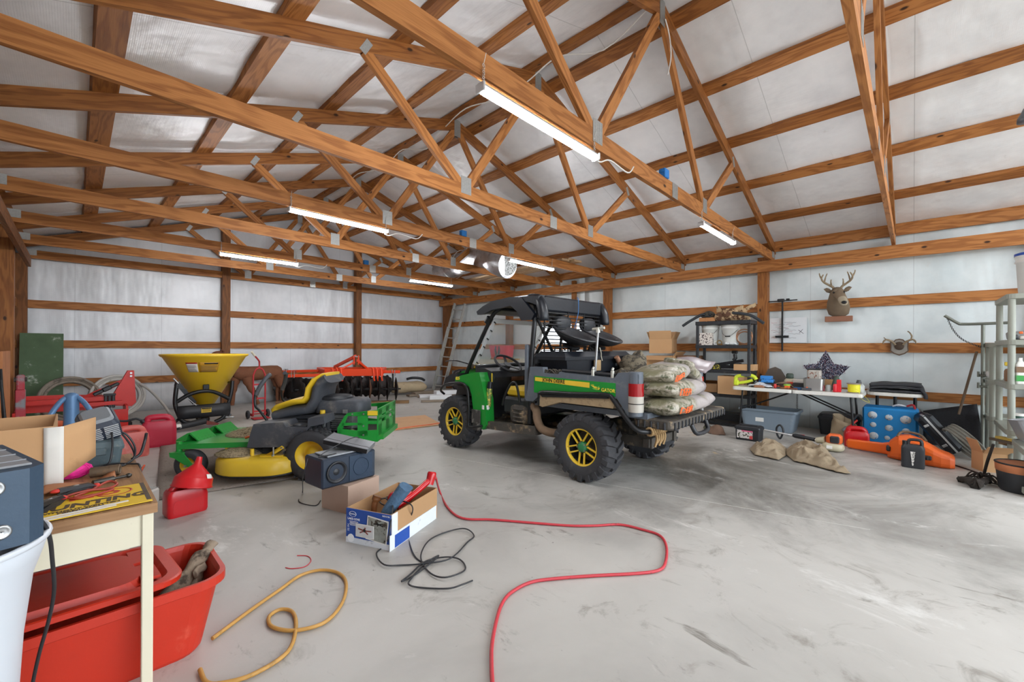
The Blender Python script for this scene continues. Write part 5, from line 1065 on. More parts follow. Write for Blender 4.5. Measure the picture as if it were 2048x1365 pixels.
cord('speaker_wire', 'thin black wire trailing from the speaker box to the carton', [(1.22, 3.30, .45), (1.20, 3.34, .3), (1.4, 3.902, 0.005), (1.294, 3.684, 0.005), (1.352, 3.499, 0.005), (1.428, 3.58, 0.005)], .004, BCORD, 6, 6)
cord('red_wire', 'short thin red wire curled on the bare floor', [(0.954, 2.744, 0.003), (0.997, 2.692, 0.003), (0.99, 2.62, 0.003), (0.939, 2.574, 0.003), (0.88, 2.602, 0.003), (0.856, 2.643, 0.003)], .0025, mat('red_wire', 'c4323c', .5), 6, 6, 'wire')
cord('orange_cable', 'orange extension cord along the edge of the plywood sheet', [(3.174, 5.928, 0.016), (3.355, 5.803, 0.016), (3.706, 5.796, 0.016), (4.058, 5.752, 0.016), (4.315, 5.756, 0.016)], .011, mat('orange_cord', 'e2642e', .5), 5, 8)
# ------------------------------------------------------------------ speaker on a carton, disc player on top
carton('cardboard_box', 'plain closed carton under the blue-black speaker', 'box', (1.575, 3.335, 0), (.32, .30, .215), 16, mat('pinkish_cardboard', 'b79d8c', .85, 0, .06, 8, .05, 'a38875', .6, .75, 4), (), open_top=False)
SPK = mat('blue_black_speaker', '1f2b3a', .4, 0, .15, 9, .05, '41505f', .62, .8, 7)
S_ = thing('speaker', 'blue-black two-driver speaker box standing on the carton by the mower wheel', 'speaker', (1.495, 3.345, .217), 6)
g = G(); g.box((0, 0, .115), (.46, .27, .225), ch=.012); part('cabinet', g, SPK, S_)
for x, r in ((-.115, .082), (.095, .085)):
    g = G(); M = XF((x, -.136, .115), (90, 0, 0))
    if x < 0: g.lathe([(r, 0), (r*1.02, .012), (r*.90, .016), (r*.82, .004), (r*.5, -.012), (r*.42, -.014), (r*.38, -.004), (r*.2, .004), (.001, .006)], 32, M, caps=False); part('woofer', g, BPL, S_)
    else: g.box((x, -.137, .115), (.205, .006, .195)); g.torus((x, -.141, .115), r*.8, .004, 32, 6, (0, 1, 0)); part('speaker_grille', g, mat('navy_grille', '1d3146', .6, 0, .15, 60, .2), S_)
g = G(); g.box((-.02, -.005, .235), (.30, .20, .012), ch=.003); part('top_board', g, mat('grey_board', '8f9398', .5, 0, .1, 9), S_)
P_ = thing('disc_player', 'silver-grey slim disc player tilted on top of the speaker', 'player', (1.575, 3.36, .50), 0, rot=(4, 13, -44))
g = G(); g.box((0, 0, 0), (.36, .21, .040), ch=.003); part('case', g, mat('player_silver', '83868b', .35, .5, .08, 9), P_); g = G(); g.box((.0, -.106, 0), (.355, .004, .034)); part('front_panel', g, BLKM, P_); g = G(); g.box((0, -.06, .0205), (.35, .004, .002)); part('seam', g, BLKM, P_)
cord('player_cord', 'thin black cord looped over the disc player', [(1.30, 3.28, .45), (1.40, 3.22, .47), (1.34, 3.20, .47), (1.28, 3.25, .46), (1.42, 3.26, .52), (1.60, 3.34, .545), (1.70, 3.42, .50), (1.76, 3.40, .40), (1.79, 3.38, .36)], .0035, BCORD, 6, 6)
# ------------------------------------------------------------------ blue ceiling-fan carton with tools
FBX = mat('fan_box_blue', '1f4a9c', .45, 0, .06, 8)
FW = mat('fan_box_white', 'd3d8dd', .5, 0, .05, 10, 0, 'aab0b5', .6, .75, 12)
fa = math.degrees(math.atan2(2.372-2.712, 1.387-1.266)); 
A_, B_, C_ = V((1.262, 2.712, 0)), V((1.400, 2.385, 0)), V((1.905, 2.62, 0))
ex = (B_-A_).normalized(); rz = math.degrees(math.atan2(ex.y, ex.x)); FLn, FWd, FHt = (C_-B_).length, (B_-A_).length, .225
ctr = A_+(B_-A_)/2+(C_-B_)/2
FB = carton('fan_carton', 'blue and white ceiling fan carton full of tools on the floor', 'box', tuple(ctr), (FWd, FLn, FHt), rz, KRAFTD, ())
y0 = -FLn/2-.004
g = G(); g.box((0, y0, FHt/2), (FWd, .004, FHt)); bp = part('blue_panel', g, FBX, FB)
g = G(); g.box((0, y0-.003, .018), (FWd, .003, .036)); part('white_band', g, FW, bp)
g = G(); g.box((FWd/2+.004, -.02, FHt*.22), (.004, FLn, FHt*.44)); g.box((FWd/2+.004, -FLn/2+.03, FHt/2), (.0045, .06, FHt)); part('white_side', g, FW, FB)
g = G(); g.box((FWd/2+.006, -FLn/2+.11, FHt*.2), (.004, .16, FHt*.36)); part('blue_side', g, FBX, FB)
def prn(c, d, m, nm='print'): g = G(); g.box((c[0], y0-.004-c[2], c[1]), (d[0], .002, d[1]), XF((0, 0, 0))); return part(nm, g, m, bp)
PH1 = mat('photo_room', '8d918a', .5, 0, .4, 30, 0, '3f352c', .52, .6, 22); PH2 = mat('photo_white', 'dcdcd8', .5)
M8 = XF((.075, y0-.005, .115), (0, 6, 0))
for w, h, m, e in ((.165, .155, PH2, 0), (.15, .14, PH1, .001)): g = G(); g.box((0, -e, 0), (w, .002, h), M8); part('picture', g, m, bp)
for w, h, m, e in ((.145, .085, PH2, .002), (.135, .075, mat('photo_pale', 'c9cccd', .5), .003)): g = G(); g.box((-.02, y0-.006-e, .095), (w, .002, h)); part('picture', g, m, bp)
BLD = mat('fan_blade_print', '7a3b34', .5)
for k in range(5): a = R(72*k+12); g = G(); g.beam((-.02, y0-.011, .098), (-.02+.055*math.cos(a), y0-.011, .098+.022*math.sin(a)), .008, .002, up=(0, 1, 0)); part('printed_blade', g, BLD, bp)
g = G(); g.ell((-.02, y0-.011, .10), (.012, .002, .012), 10, 6); part('printed_motor', g, BLACKT, bp)
for k in range(5): a = R(72*k+40); g = G(); g.beam((.09, y0-.009, .155), (.09+.04*math.cos(a), y0-.009, .155+.012*math.sin(a)), .006, .002, up=(0, 1, 0)); part('printed_blade', g, BLACKT, bp)
PW = mat('print_white', 'e8ecef', .5)
g = G(); M9 = XF((-.12, y0-.006, .193), (90, 0, 0), (1, .6, 1)); g.torus((0, 0, 0), .028, .0015, 28, 4); o_ = part('oval_logo', g, PW, bp); o_.matrix_local = M9
text('Harbor', .016, PW, bp, on_face((-.12, y0-.006, .193), (1, 0, 0), (0, 0, 1)), th=.0004)
text('LAKE COVE', .019, PW, bp, on_face((-.112, y0-.006, .160), (1, 0, 0), (0, 0, 1)), th=.0004, bold=.0005)
for k in range(4): prn((-.112, .143-.008*k, .001), (.07-.01*(k % 2), .003), PW, 'print_line')
text('52 IN', .02, PW, bp, on_face((-.155, y0-.006, .10), (0, 0, 1), (-1, 0, 0)), th=.0004)
text('INDOOR', .014, PW, bp, on_face((.145, y0-.006, .213), (1, 0, 0), (0, 0, 1)), th=.0004)
g = G(); g.cyl((-.135, y0-.004, .033), (-.135, y0-.007, .033), .026, n=24); part('round_seal', g, PW, bp)
FM = Matrix.Translation(ctr) @ Matrix.Rotation(R(rz), 4, 'Z')
def infan(name, g, m, lab, cat): o = part(name, g, m); o.matrix_world = FM; return tag(o, lab, cat)
g = G(); g.tube([(-.09, -.12, .06), (-.09, -.11, .19), (-.085, -.10, .225), (-.08, -.09, .25)], [.02, .022, .03, .034], 12, 3); infan('wooden_peg', g, mat('dark_varnish_wood', '7b4d2c', .4, 0, .2, 18, .1), 'dark wooden tool handle standing in the fan carton', 'handle')
g = G(); g.tube([(.02, -.05, .03), (.07, -.12, .19), (.11, -.02, .28), (.14, .02, .34)], .0, 4) if False else g.loft([[wob((c[0]+x*math.cos(.5), c[1]+y, c[2]+x*-.45), .006, 12) for x, y in rrect(w, .085, .03, 4)] for c, w in (((.03, -.17, .12), .07), ((.06, -.14, .20), .075), ((.10, -.10, .27), .085), ((.135, -.06, .335), .09))]); infan('denim_sleeve', g, mat('faded_denim', '44607a', .9, 0, .25, 40, .5, '2f4558', .5, .65, 12), 'stiff blue denim boot leg poking out of the fan carton', 'fabric')
rb = thing('red_grinder', 'glossy red air tool lying along the fan carton', 'tool', tuple(ctr), rz)
GR = mat('gloss_red_tool', 'b3121a', .2, 0, .05, 6)
g = G(); g.tube([(.05, -.05, .18), (.09, .10, .225), (.125, .26, .285)], [.026, .022, .022], 14, 4); part('barrel', g, GR, rb)
g = G(); g.tube([(.125, .25, .255), (.13, .27, .30), (.13, .285, .34)], [.032, .034, .028], 14, 3); part('head', g, GR, rb); g = G(); g.tube([(.06, -.02, .205), (.08, .08, .245)], .008, 6); part('lever', g, GR, rb)
g = G(); b = G(); g.ell((-.02, .02, .20), (.05, .05, .055), 16, 8); infan('red_dome', g, GR, 'round glossy red cap beside the denim boot leg', 'tool')
g = G()
for k in range(3): g.torus((-.07+.03*k, .0+.03*k, .18+.01*k), .05, .005, 22, 6, (.3, .2*k, 1))
infan('coiled_cable', g, BCORD, 'coil of black cable inside the fan carton', 'cable')
# ------------------------------------------------------------------ plywood, boards, sack, foam and ladder along the back
PLY = wood('pale_plywood', 'c79f78', 'a57f5c', False, .7)
g = G(); a, b, c, d = (V((3.599, 6.865, 0.0)), V((3.254, 5.801, 0.0)), V((4.223, 5.647, 0.0)), V((4.58, 6.655, 0.0))); g.sheet(lambda u, v: tuple((a*(1-u)*(1-v)+b*(1-u)*v+c*u*v+d*u*(1-v))+V((0, 0, .009))), 4, 4, .012, False); tag(part('plywood_sheet', g, mat('plywood_face', 'c49a72', .75, 0, .12, 6, .05, 'a57c58', .55, .75, 3)), 'flat pale plywood sheet on the floor left of the vehicle', 'plywood')
for i, (p, q, w, lab) in enumerate((((6.1, 9.2, .03), (7.0, 8.5, .03), .18, 'grey weathered board lowest in the pile before the ladder'), ((6.0, 9.5, .03), (7.2, 9.3, .03), .2, 'long grey board under the tan sack'), ((6.2, 9.55, .075), (7.1, 9.6, .075), .2, 'upper grey board under the tan sack'), ((5.6, 8.3, .03), (6.4, 7.8, .03), .09, 'thin brown batten before the white foam blocks'))):
    g = G(); g.beam(p, q, w, .04); tag(part('board', g, wood('grey_board_wood', '9a8d7c', '6f6355', True, .9)), lab, 'board', 'boards piled by the ladder')
FOAM = mat('white_foam', 'dfe1e2', .9, 0, .04, 20, .1)
for i, (x, y, dx, dy, dz, a, lab) in enumerate(((6.35, 8.55, .55, .30, .10, -35, 'white foam block in front of the boards'), (6.75, 8.85, .6, .28, .09, -20, 'second white foam block nearer the ladder'), (6.35, 9.05, .5, .4, .06, -30, 'flat grey-white foam sheet behind the blocks'))):
    g = G(); g.box((0, 0, dz/2), (dx, dy, dz), ch=.008); single('foam_block', g, FOAM, lab, 'foam', (x, y, .07 if i == 1 else .0), a, 'foam blocks by the ladder')
o = part('tan_sack', sack(1.05, .5, .30, 4.2, None), mat('tan_canvas', 'b3a183', .9, 0, .15, 12, .3, '6f6450', .62, .75, 8)); o.location = (6.35, 10.1, .19); o.rotation_euler = (0, 0, R(-10)); tag(o, 'lumpy tan canvas sack on the boards by the back wall', 'sack')
g = G(); g.tube([(6.3, 10.0, .42), (6.5, 10.05, .44), (6.7, 9.95, .42), (6.85, 10.0, .36)], .035, 8, 4); tag(part('black_strap', g, BPL), 'black strap lying over the tan sack', 'strap')
ALUL = mat('ladder_aluminium', 'b9b8b2', .5, .6, .15, 14, .1, '7d7a70', .6, .75, 9)
LD = thing('extension_ladder', 'aluminium extension ladder leaning on the right wall near the back corner', 'ladder', (0, 0, 0))
b0, b1, t0_, t1_ = V((7.38, 10.30, 0)), V((7.42, 9.86, 0)), V((8.03, 10.12, 2.64)), V((8.05, 9.66, 2.60))
for a, b in ((b0, t0_), (b1, t1_)):
    g = G(); g.beam(a, b, .03, .075, up=(1, 0, 0)); part('rail', g, ALUL, LD)
    g = G(); g.beam(a+(b-a)*.02+V((-.03, 0, .01)), a+(b-a)*.72+V((-.03, 0, .01)), .03, .07, up=(1, 0, 0)); part('rail', g, ALUL, LD)
for k in range(9): f_ = .06+.108*k; g = G(); g.cyl(b0.lerp(t0_, f_), b1.lerp(t1_, f_), .017, n=10); part('rung', g, ALUL, LD)
for k, (x, y, s) in enumerate(((7.55, 9.2, .35), (7.7, 8.7, .3))):
    g = G(); b = G(); b.ell((0, 0, s*.9), (s, s*.9, s*.95), 18, 10); b.v = [tuple(wob(p, .12, 4)) for p in b.v]; tag(part('dark_bundle', b, mat('dark_tarp', '2f2b2d', .7, 0, .25, 9, .4, '5a2f2f', .6, .7, 5)), ('dark bundled tarpaulin behind the ladder', 'dark heap of cloth behind the vehicle hood')[k], 'bundle'); COL.objects[-1].location = (x, y, 0)
RBK = thing('red_bucket', 'red tub with black gloves hanging in it on the girt behind the windshield', 'tub', (7.9, 7.95, 1.0))
g = G(); g.loft([[(x, y, z) for x, y in rrect(.30*k, .78*k, .10, 5)] for z, k in ((0, .84), (.02, .86), (.34, 1), (.35, 1.02), (.345, .97), (.04, .84))], sm=False); part('tub', g, mat('bucket_red', 'd0283c', .4, 0, .06, 6), RBK)
g = G()
for s in (-1, 1): g.tube([(-.165, s*.06, .33), (-.17, s*.07, .22), (-.165, s*.03, .06)], [.02, .03, .022], 8, 4)
part('glove', g, BPL, RBK); g = G(); g.beam((.12, -.4, -.015), (.12, .4, -.015), .3, .03); part('ledge', g, W2, RBK)
# ------------------------------------------------------------------ cartons by the right wall
carton('cardboard_box', 'large brown carton at the bottom of the stack behind the feed sacks', 'box', (7.85, 3.45, 0), (.5, .62, .60), 0, KRAFT, (), open_top=False, group='cartons by the right wall')
carton('cardboard_box', 'middle carton of the stack with its front flap hanging down', 'box', (7.88, 3.47, .602), (.44, .52, .55), 0, KRAFT, (('l', 112, .20), ('f', 40, .10)), group='cartons by the right wall')
carton('cardboard_box', 'topmost carton with its flaps standing open', 'box', (7.88, 3.50, 1.20), (.36, .42, .27), 8, KRAFT, (('l', 14, .16), ('f', 25, .15), ('b', 20, .15), ('r', 10, .15)), group='cartons by the right wall')
carton('cardboard_box', 'dark brown carton between the carton stack and the black rack', 'box', (7.95, 2.99, .602), (.40, .36, .56), 0, mat('brown_dark_cardboard', '7f5b41', .9, 0, .08, 8), (), open_top=False, group='cartons by the right wall')
g = G(); g.box((7.95, 2.99, .30), (.40, .36, .60)); tag(part('cardboard_box', g, KRAFTD), 'plain carton on the floor below the dark brown carton', 'box', 'cartons by the right wall')
# ------------------------------------------------------------------ black rack
RK = thing('shelf_rack', 'black plastic four-shelf rack against the right wall beside the post', 'shelf', (7.80, 2.35, 0))
for z, h in ((1.735, .065), (1.325, .055), (.905, .055), (.50, .055)):
    g = G(); g.box((0, 0, z), (.40, .88, h), ch=.006); s_ = part('shelf_board', g, BPL, RK); g = G()
    for k in range(14): g.box((-.2015, -.42+.0646*k, z), (.005, .008, h*.7))
    part('shelf_ribs', g, BPL, s_, kind='stuff')
for x in (-.17, .17):
    for y in (-.41, .41): g = G(); g.box((x, y, .86), (.04, .045, 1.72), ch=.006); part('upright', g, BPL, RK)
PAILW = mat('pail_white', 'd9d9d4', .4, 0, .05, 9, 0, 'b5b1a6', .66, .85, 9, trans=.05)
def pail(loc, lab, r=.145, h=.36, m=PAILW, lid=None, group=None, bail=True):
    t = thing('pail', lab, 'bucket', loc, rnd.uniform(-40, 40) if lid else 0, group); g = G()
    g.lathe([(r*.84, 0), (r*.86, .01), (r*.97, h*.78), (r*1.03, h*.79), (r*1.03, h*.82), (r*.99, h*.83), (r, h*.9), (r*1.04, h*.91), (r*1.03, h), (r*.97, h), (r*.93, h*.8), (r*.8, .015)], 28); part('body', g, m, t)
    if bail: g = G(); g.tube([(-.01, r, h*.86), (-r*.9, r*.6, h*.55), (-r*1.1, 0, h*.42), (-r*.9, -r*.6, h*.55), (-.01, -r, h*.86)], .003, 5, 5); g.cyl((-r*1.1, -.04, h*.42), (-r*1.1, .04, h*.42), .009, n=8); part('bail', g, BLKM, t)
    if lid: g = G(); g.lathe([(r*1.06, h*.96), (r*1.06, h*1.02), (r*.9, h*1.04), (.001, h*1.03)], 28, caps=False); part('lid', g, lid, t)
    return t
pail((7.80, 2.60, 1.354), 'left white pail on the upper rack shelf', .14, .35); pail((7.80, 2.27, 1.354), 'right white pail with a wire bail on the upper rack shelf', .145, .355)
bx = thing('parts_box', 'small printed parts box in front of the left white pail', 'box', (7.655, 2.62, 1.354), 0)
g = G(); g.box((0, 0, .105), (.06, .22, .21)); part('box', g, mat('box_print', 'd6cdc4', .6, 0, .5, 42, 0, '3b2a30', .52, .56, 30), bx); g = G(); g.box((0, .0, .212), (.06, .22, .003)); part('top', g, mat('white_board', 'd9d6cf'), bx)
for i, (y, r) in enumerate(((2.46, .036), (2.40, .045))):
    g = G(); g.torus((7.64, y, 1.354+r), r*.75, r*.25, 18, 8, (1, .3, 0)); tag(part('tape_roll', g, (WHITE, mat('tan_tape', '6d5a36', .5))[i]), ('small white tape roll at the front of the upper rack shelf', 'dark tan tape roll at the front of the upper rack shelf')[i], 'tape')
g = G(); g.torus((7.74, 2.04, 1.50), .12, .008, 30, 6, (1, .1, 0)); g.torus((7.75, 2.04, 1.47), .11, .010, 30, 6, (1, .1, .1)); tag(part('wire_hoop', g, mat('copper_wire', 'a87a5c', .4, .6)), 'copper coloured wire hoop standing at the right end of the upper rack shelf', 'wire')
g = G()
for k in range(5): b = G(); b.ell((7.66, 2.30-.035*k, 1.375), (.03, .03, .022), 10, 6); b.v = [tuple(wob(p, .012, 30)) for p in b.v]; g.add(b.v, b.f, sm=True)
tag(part('plastic_wrap', g, mat('clear_plastic_wrap', 'd5d8d8', .2, 0, .1, 20)), 'crumpled clear plastic on the upper rack shelf before the right pail', 'plastic')
g = G(); g.box((7.76, 2.60, 1.80), (.30, .26, .07), ch=.004); g.box((7.60, 2.60, 1.80), (.006, .02, .072)); tag(part('flat_box', g, mat('orange_brown_box', 'b47c4e', .8, 0, .1, 12)), 'flat orange-brown box on top of the black rack under the helmet', 'box')
hm = thing('helmet', 'dark camouflage cap-shaped helmet on top of the black rack', 'helmet', (7.72, 2.60, 1.836))
g = G(); g.ell((0, 0, 0), (.12, .115, .12), 20, 8, lo=0); part('shell', g, mat('dark_camo', '4a463c', .7, 0, .3, 16, .1, '2a2925', .5, .58, 12), hm); g = G(); g.box((-.11, 0, .015), (.10, .17, .018), ch=.006); part('brim', g, BPL, hm); g = G(); g.ell((-.10, .05, .05), (.03, .025, .025)); g.ell((-.10, -.05, .05), (.03, .025, .025)); part('goggle_lens', g, mat('goggle', '20252a', .2), hm)
CAMT = mat('tan_camo_cloth', 'b59a76', .9, 0, .15, 8, .2, '5a3d2b', .50, .54, 11)
cc = G()
for c, r in (((7.70, 2.40, 1.83), (.13, .13, .08)), ((7.70, 2.24, 1.86), (.14, .15, .11)), ((7.74, 2.08, 1.84), (.13, .12, .09)), ((7.68, 2.32, 1.93), (.05, .06, .05))):
    b = G(); b.ell(c, r, 18, 10); b.v = [tuple(wob(wob(p, .05, 8), .015, 25)) for p in b.v]; cc.add(b.v, b.f, sm=True)
for s_, y in ((1, 2.30), (-1, 2.20)): cc.sheet(lambda u, v: wob((7.66, y+s_*.16*u, 1.945+.03*u+(v-.5)*(.03+.09*u)), .015, 14), 6, 4, .008)
cc.sheet(lambda u, v: wob((7.72+.14*u, 2.14-.24*u, 1.86+.14*u+.07*v), .02, 10), 10, 4, .008)
tag(part('camouflage_cloth', cc, CAMT), 'tan camouflage cloth bundled on top of the black rack', 'cloth')
g = G(); g.tube([(7.62, 3.02, 1.70), (7.62, 2.86, 1.80), (7.64, 2.65, 1.90), (7.70, 2.45, 1.86), (7.62, 2.2, 1.89), (7.60, 1.92, 1.84), (7.58, 1.72, 1.70)], .024, 10, 5); tag(part('foam_tube', g, mat('black_foam', '33363a', .8, 0, .1, 20)), 'long black foam pipe tube draped across the rack top', 'tube')
jk = thing('scissor_jack', 'black steel jack lying on the second rack shelf', 'jack', (7.72, 2.30, .935))
g = G(); g.beam((0, .32, .05), (0, -.25, .16), .05, .05); g.beam((0, .10, .05), (0, -.30, .05), .06, .06); g.beam((0, -.05, .08), (0, -.22, .10), .05, .04); part('frame', g, BLKM, jk); g = G(); g.tube([(0, -.1, .16), (0, -.13, .20), (0, -.12, .27)], .03, 8); g.box((0, -.12, .30), (.05, .09, .05), ch=.01); part('saddle', g, BLKM, jk)
g = G()
for k in range(3): g.torus((7.68, 2.63-.09*k, .98), .032, .012, 16, 7, (1, 0, 0)); 
g.box((7.70, 2.55, .965), (.1, .3, .06), ch=.01); tag(part('strap_box', g, mat('yellow_black_straps', 'a89a2c', .6, 0, .3, 25, .1, '22221c', .46, .5, 26)), 'yellow and black ratchet strap bundle at the left of the second rack shelf', 'straps')
g = G(); g.box((7.70, 2.72, 1.05), (.06, .08, .10), XF((0, 0, 0))); tag(part('wood_block', g, mat('brown_block', '8a5a36', .8)), 'brown wooden block standing on the strap bundle', 'block')
g = G(); g.box((7.75, 2.02, .985), (.25, .30, .10)); tag(part('flat_box', g, KRAFT), 'flat carton at the right end of the second rack shelf', 'box')
carton('cardboard_box', 'brown carton on the bottom rack shelf left of the yellow tool', 'box', (7.74, 2.20, .53), (.36, .40, .30), 0, KRAFT, (), open_top=False)
g = G(); g.box((7.84, 2.62, .60), (.2, .3, .14)); tag(part('flat_box', g, KRAFTD), 'darker carton behind the feed sacks on the bottom rack shelf', 'box')
g = G(); g.beam((7.55, 2.9, .03), (7.52, 2.05, .03), .05, .03); g.beam((7.9, 2.75, .12), (7.9, 2.0, .12), .3, .12) ; tag(part('floor_board', g, BLKM), 'black box and batten on the floor below the rack', 'board')
# ------------------------------------------------------------------ folding tables
FT = thing('folding_table', 'long white folding table covered with tools along the right wall', 'table', (7.52, 1.265, 0))
WT = mat('white_table_plastic', 'd8d7d0', .5, 0, .05, 8, .04, 'aaa79c', .6, .8, 7)
for y in (-.395, .395): g = G(); g.loft([[(x*k, y+(yy)*k, z) for x, yy in rrect(.76, .786, .04, 3)] for z, k in ((.652, .99), (.658, 1), (.695, 1), (.70, .99))], sm=False); part('table_top', g, WT, FT)
for s in (-1, 1):
    for x in (-.30, .30): g = G(); g.tube([(x, s*.66, .65), (x, s*.70, .02)], .0135, 9); part('leg', g, BLKM, FT)
    for z in (.06, .35): g = G(); g.tube([(-.30, s*.69, z), (.30, s*.69, z)], .012, 8); part('leg_bar', g, BLKM, FT)
    for x in (-.12, .12): g = G(); g.tube([(x, s*.05, .645), (x, s*.685, .35)], .011, 8); part('brace', g, BLKM, FT)
g = G(); g.tube([(-.02+.02*math.cos(i*1.2), .18, .64-.008*i+.02*0) if False else (.15+.012*math.cos(i*1.5), .02+.012*math.sin(i*1.5), .65-.005*i) for i in range(56)], .003, 5); tag(part('coiled_wire', g, BCORD), 'thin black coiled cord dangling below the folding table', 'cord'); COL.objects[-1].location = (7.52, 1.265, 0)
FT2 = thing('side_table', 'second white table end with the folded black mat on it', 'table', (7.92, .18, 0))
g = G(); g.loft([[(x*k, y*k, z) for x, y in rrect(.62, .62, .2, 6)] for z, k in ((.66, .985), (.67, 1), (.70, 1), (.705, .985))], sm=False); part('table_top', g, WT, FT2)
for x, y in ((-.05, .0), (.2, .2), (.2, -.2)): g = G(); g.cyl((x, y, 0), (x, y, .66), .02, n=12); part('leg', g, BLKM, FT2)
BMAT = mat('black_rubber_mat', '303135', .7, 0, .2, 30, .3, '5a5b5e', .6, .75, 20)
g = G()
for k in range(3): g.sheet(lambda u, v: wob((7.66+.46*v, .44-.52*u, .725+.036*k+.025*math.sin(2.6*u)*(k > 0)), .012, 8), 20, 8, .03)
g.sheet(lambda u, v: wob((7.66+.30*v, -.05-.05*math.sin(1.5*u)-.02, .80-.16*u), .02, 9), 12, 8, .03); tag(part('rubber_mat', g, BMAT), 'thick folded black rubber mat on the second table end', 'mat')
TT = .702
LIME = mat('lime_plastic', 'c3d233', .4, 0, .08, 9)
dr = thing('cordless_tool', 'lime green cordless tool standing at the left end of the folding table', 'tool', (7.36, 1.90, TT), 4)
g = G(); g.tube([(0, .16, .06), (0, .15, .14), (0, .06, .165), (0, -.08, .165), (0, -.13, .11)], .028, 10, 4); g.box((0, .15, .05), (.08, .07, .09), ch=.015); g.tube([(0, .14, .04), (0, .0, .07), (0, -.08, .10)], .024, 9, 3); part('body', g, LIME, dr); g = G(); g.tube([(0, .08, .168), (0, -.06, .172)], .03, 8); g.cyl((0, -.11, .07), (0, -.18, .02), .035, .02, n=12); part('grip', g, mat('grey_grip', '4b4d4c', .6), dr)
g = G(); g.box((7.50, 1.66, TT+.09), (.12, .20, .05), ch=.008); g.box((7.50, 1.66, TT+.14), (.10, .16, .06), ch=.01); tag(part('blue_case', g, mat('blue_case', '3a86cf', .4, 0, .15, 14, 0, '222c3d', .56, .6, 9)), 'bright blue small case stacked on dark boxes on the folding table', 'case')
g = G(); g.box((7.50, 1.66, TT+.033), (.14, .24, .06), ch=.01); tag(part('dark_case', g, BPL), 'dark flat box under the blue case', 'case')
g = G(); g.prism([(-.22, 0), (.22, 0), (.10, .26), (.0, .30), (-.08, .26)], -.01, .01, XF((7.88, 1.62, TT), (0, 0, 90))); tag(part('hood', g, mat('dark_brown_hood', '544a42', .6, 0, .2, 9, .1)), 'dark brown angled panel leaning behind the blue case', 'panel')
SMALL = [  # name, label, category, colour, shape, x, y, size
 ('spray_can', 'short red spray can in the middle of the folding table', 'can', 'c2342e', 'c', 7.30, 1.50, (.02, .065)), ('tape_measure', 'orange and green tape measure near the front table edge', 'tool', 'e06a2a', 'b', 7.27, 1.34, (.06, .07, .05)),
 ('lime_disc', 'lime green disc resting on the tape measure', 'lid', '8fbf3c', 'c', 7.28, 1.345, (.045, .02)), ('tool_box_small', 'small black tool case left of the steel pan', 'case', '2b2b2d', 'b', 7.45, 1.20, (.12, .20, .09)),
 ('orange_plug', 'orange plug beside the steel pan', 'cap', 'e5622c', 'c', 7.28, 1.10, (.022, .05)), ('red_box', 'orange-red packet behind the tape measure', 'packet', 'c8452f', 'b', 7.55, 1.36, (.06, .09, .09)),
 ('tin', 'cream round tin behind the orange packet', 'tin', 'c9bfa4', 'c', 7.72, 1.38, (.085, .13)), ('bottle_top', 'dark green top on the cream tin', 'cap', '3f4f45', 'c', 7.72, 1.39, (.05, .08)),
 ('red_bottle', 'red bottle right of the steel pan', 'bottle', 'cc2230', 'c', 7.28, .78, (.025, .11)), ('grey_jar', 'clear grey jar beside the red bottle', 'jar', '9fa39f', 'c', 7.33, .86, (.035, .09)),
 ('red_trigger', 'red trigger sprayer head right of the grey jar', 'sprayer', 'd8202c', 'b', 7.30, .74, (.03, .05, .17)), ('grey_jar', 'red-lidded dark jar left of the grey jar', 'jar', '7a2f35', 'c', 7.32, .93, (.03, .085)),
 ('clear_tub', 'frosted clear tub at the right end of the folding table', 'tub', 'b9bcb8', 'c', 7.36, .53, (.06, .12)), ('green_cone', 'dark green pointed cap behind the red bottle', 'cap', '46544a', 'k', 7.62, .80, (.06, .2)),
 ('dark_bottle', 'small dark bottle right of the yellow spool', 'bottle', '46484a', 'c', 7.6, .55, (.03, .16)), ('white_board', 'white flat tray behind the black tool case', 'tray', 'd4d2cb', 'b', 7.62, 1.20, (.08, .26, .13))]
for nm, lab, cat, col, sh, x, y, d in SMALL:
    g = G(); zz = TT
    if nm == 'lime_disc': zz += .05
    if nm == 'bottle_top': zz += .13
    m = mat('col_'+nm+col, col, .45, 0, .1, 15)
    if sh == 'c': g.lathe([(d[0]*.94, 0), (d[0], .004), (d[0], d[1]*.82), (d[0]*.8, d[1]*.9), (d[0]*.78, d[1]), (.001, d[1])], 18, caps=True)
    elif sh == 'k': g.lathe([(d[0], 0), (d[0]*.95, d[1]*.4), (d[0]*.4, d[1]), (.001, d[1]*1.02)], 16)
    else: g.box((0, 0, d[2]/2), d, ch=min(d)*.15)
    tag(part(nm, g, m), lab, cat); COL.objects[-1].location = (x, y, zz)
cols = ['b8352f', '3b3d42', 'd8d4c8', '8a5a38', '5d6b78', 'c7a24a', '6f4030', '9a9a96', '2f5a8a', 'd06a3a']
cn = ['red', 'black', 'cream', 'brown', 'steel blue', 'mustard', 'dark brown', 'grey', 'navy blue', 'orange']
ORD = ['first', 'second', 'third', 'fourth', 'fifth', 'sixth', 'seventh', 'eighth', 'ninth', 'tenth', 'eleventh', 'twelfth', 'thirteenth', 'fourteenth', 'fifteenth', 'sixteenth', 'seventeenth', 'eighteenth', 'nineteenth', 'twentieth', 'twenty-first', 'twenty-second', 'twenty-third', 'twenty-fourth']
g = G(); g.box((7.83, .97, TT+.07), (.10, .30, .14), ch=.004); tag(part('low_box', g, KRAFTD), 'low brown box behind the steel pan that props up the star', 'box')
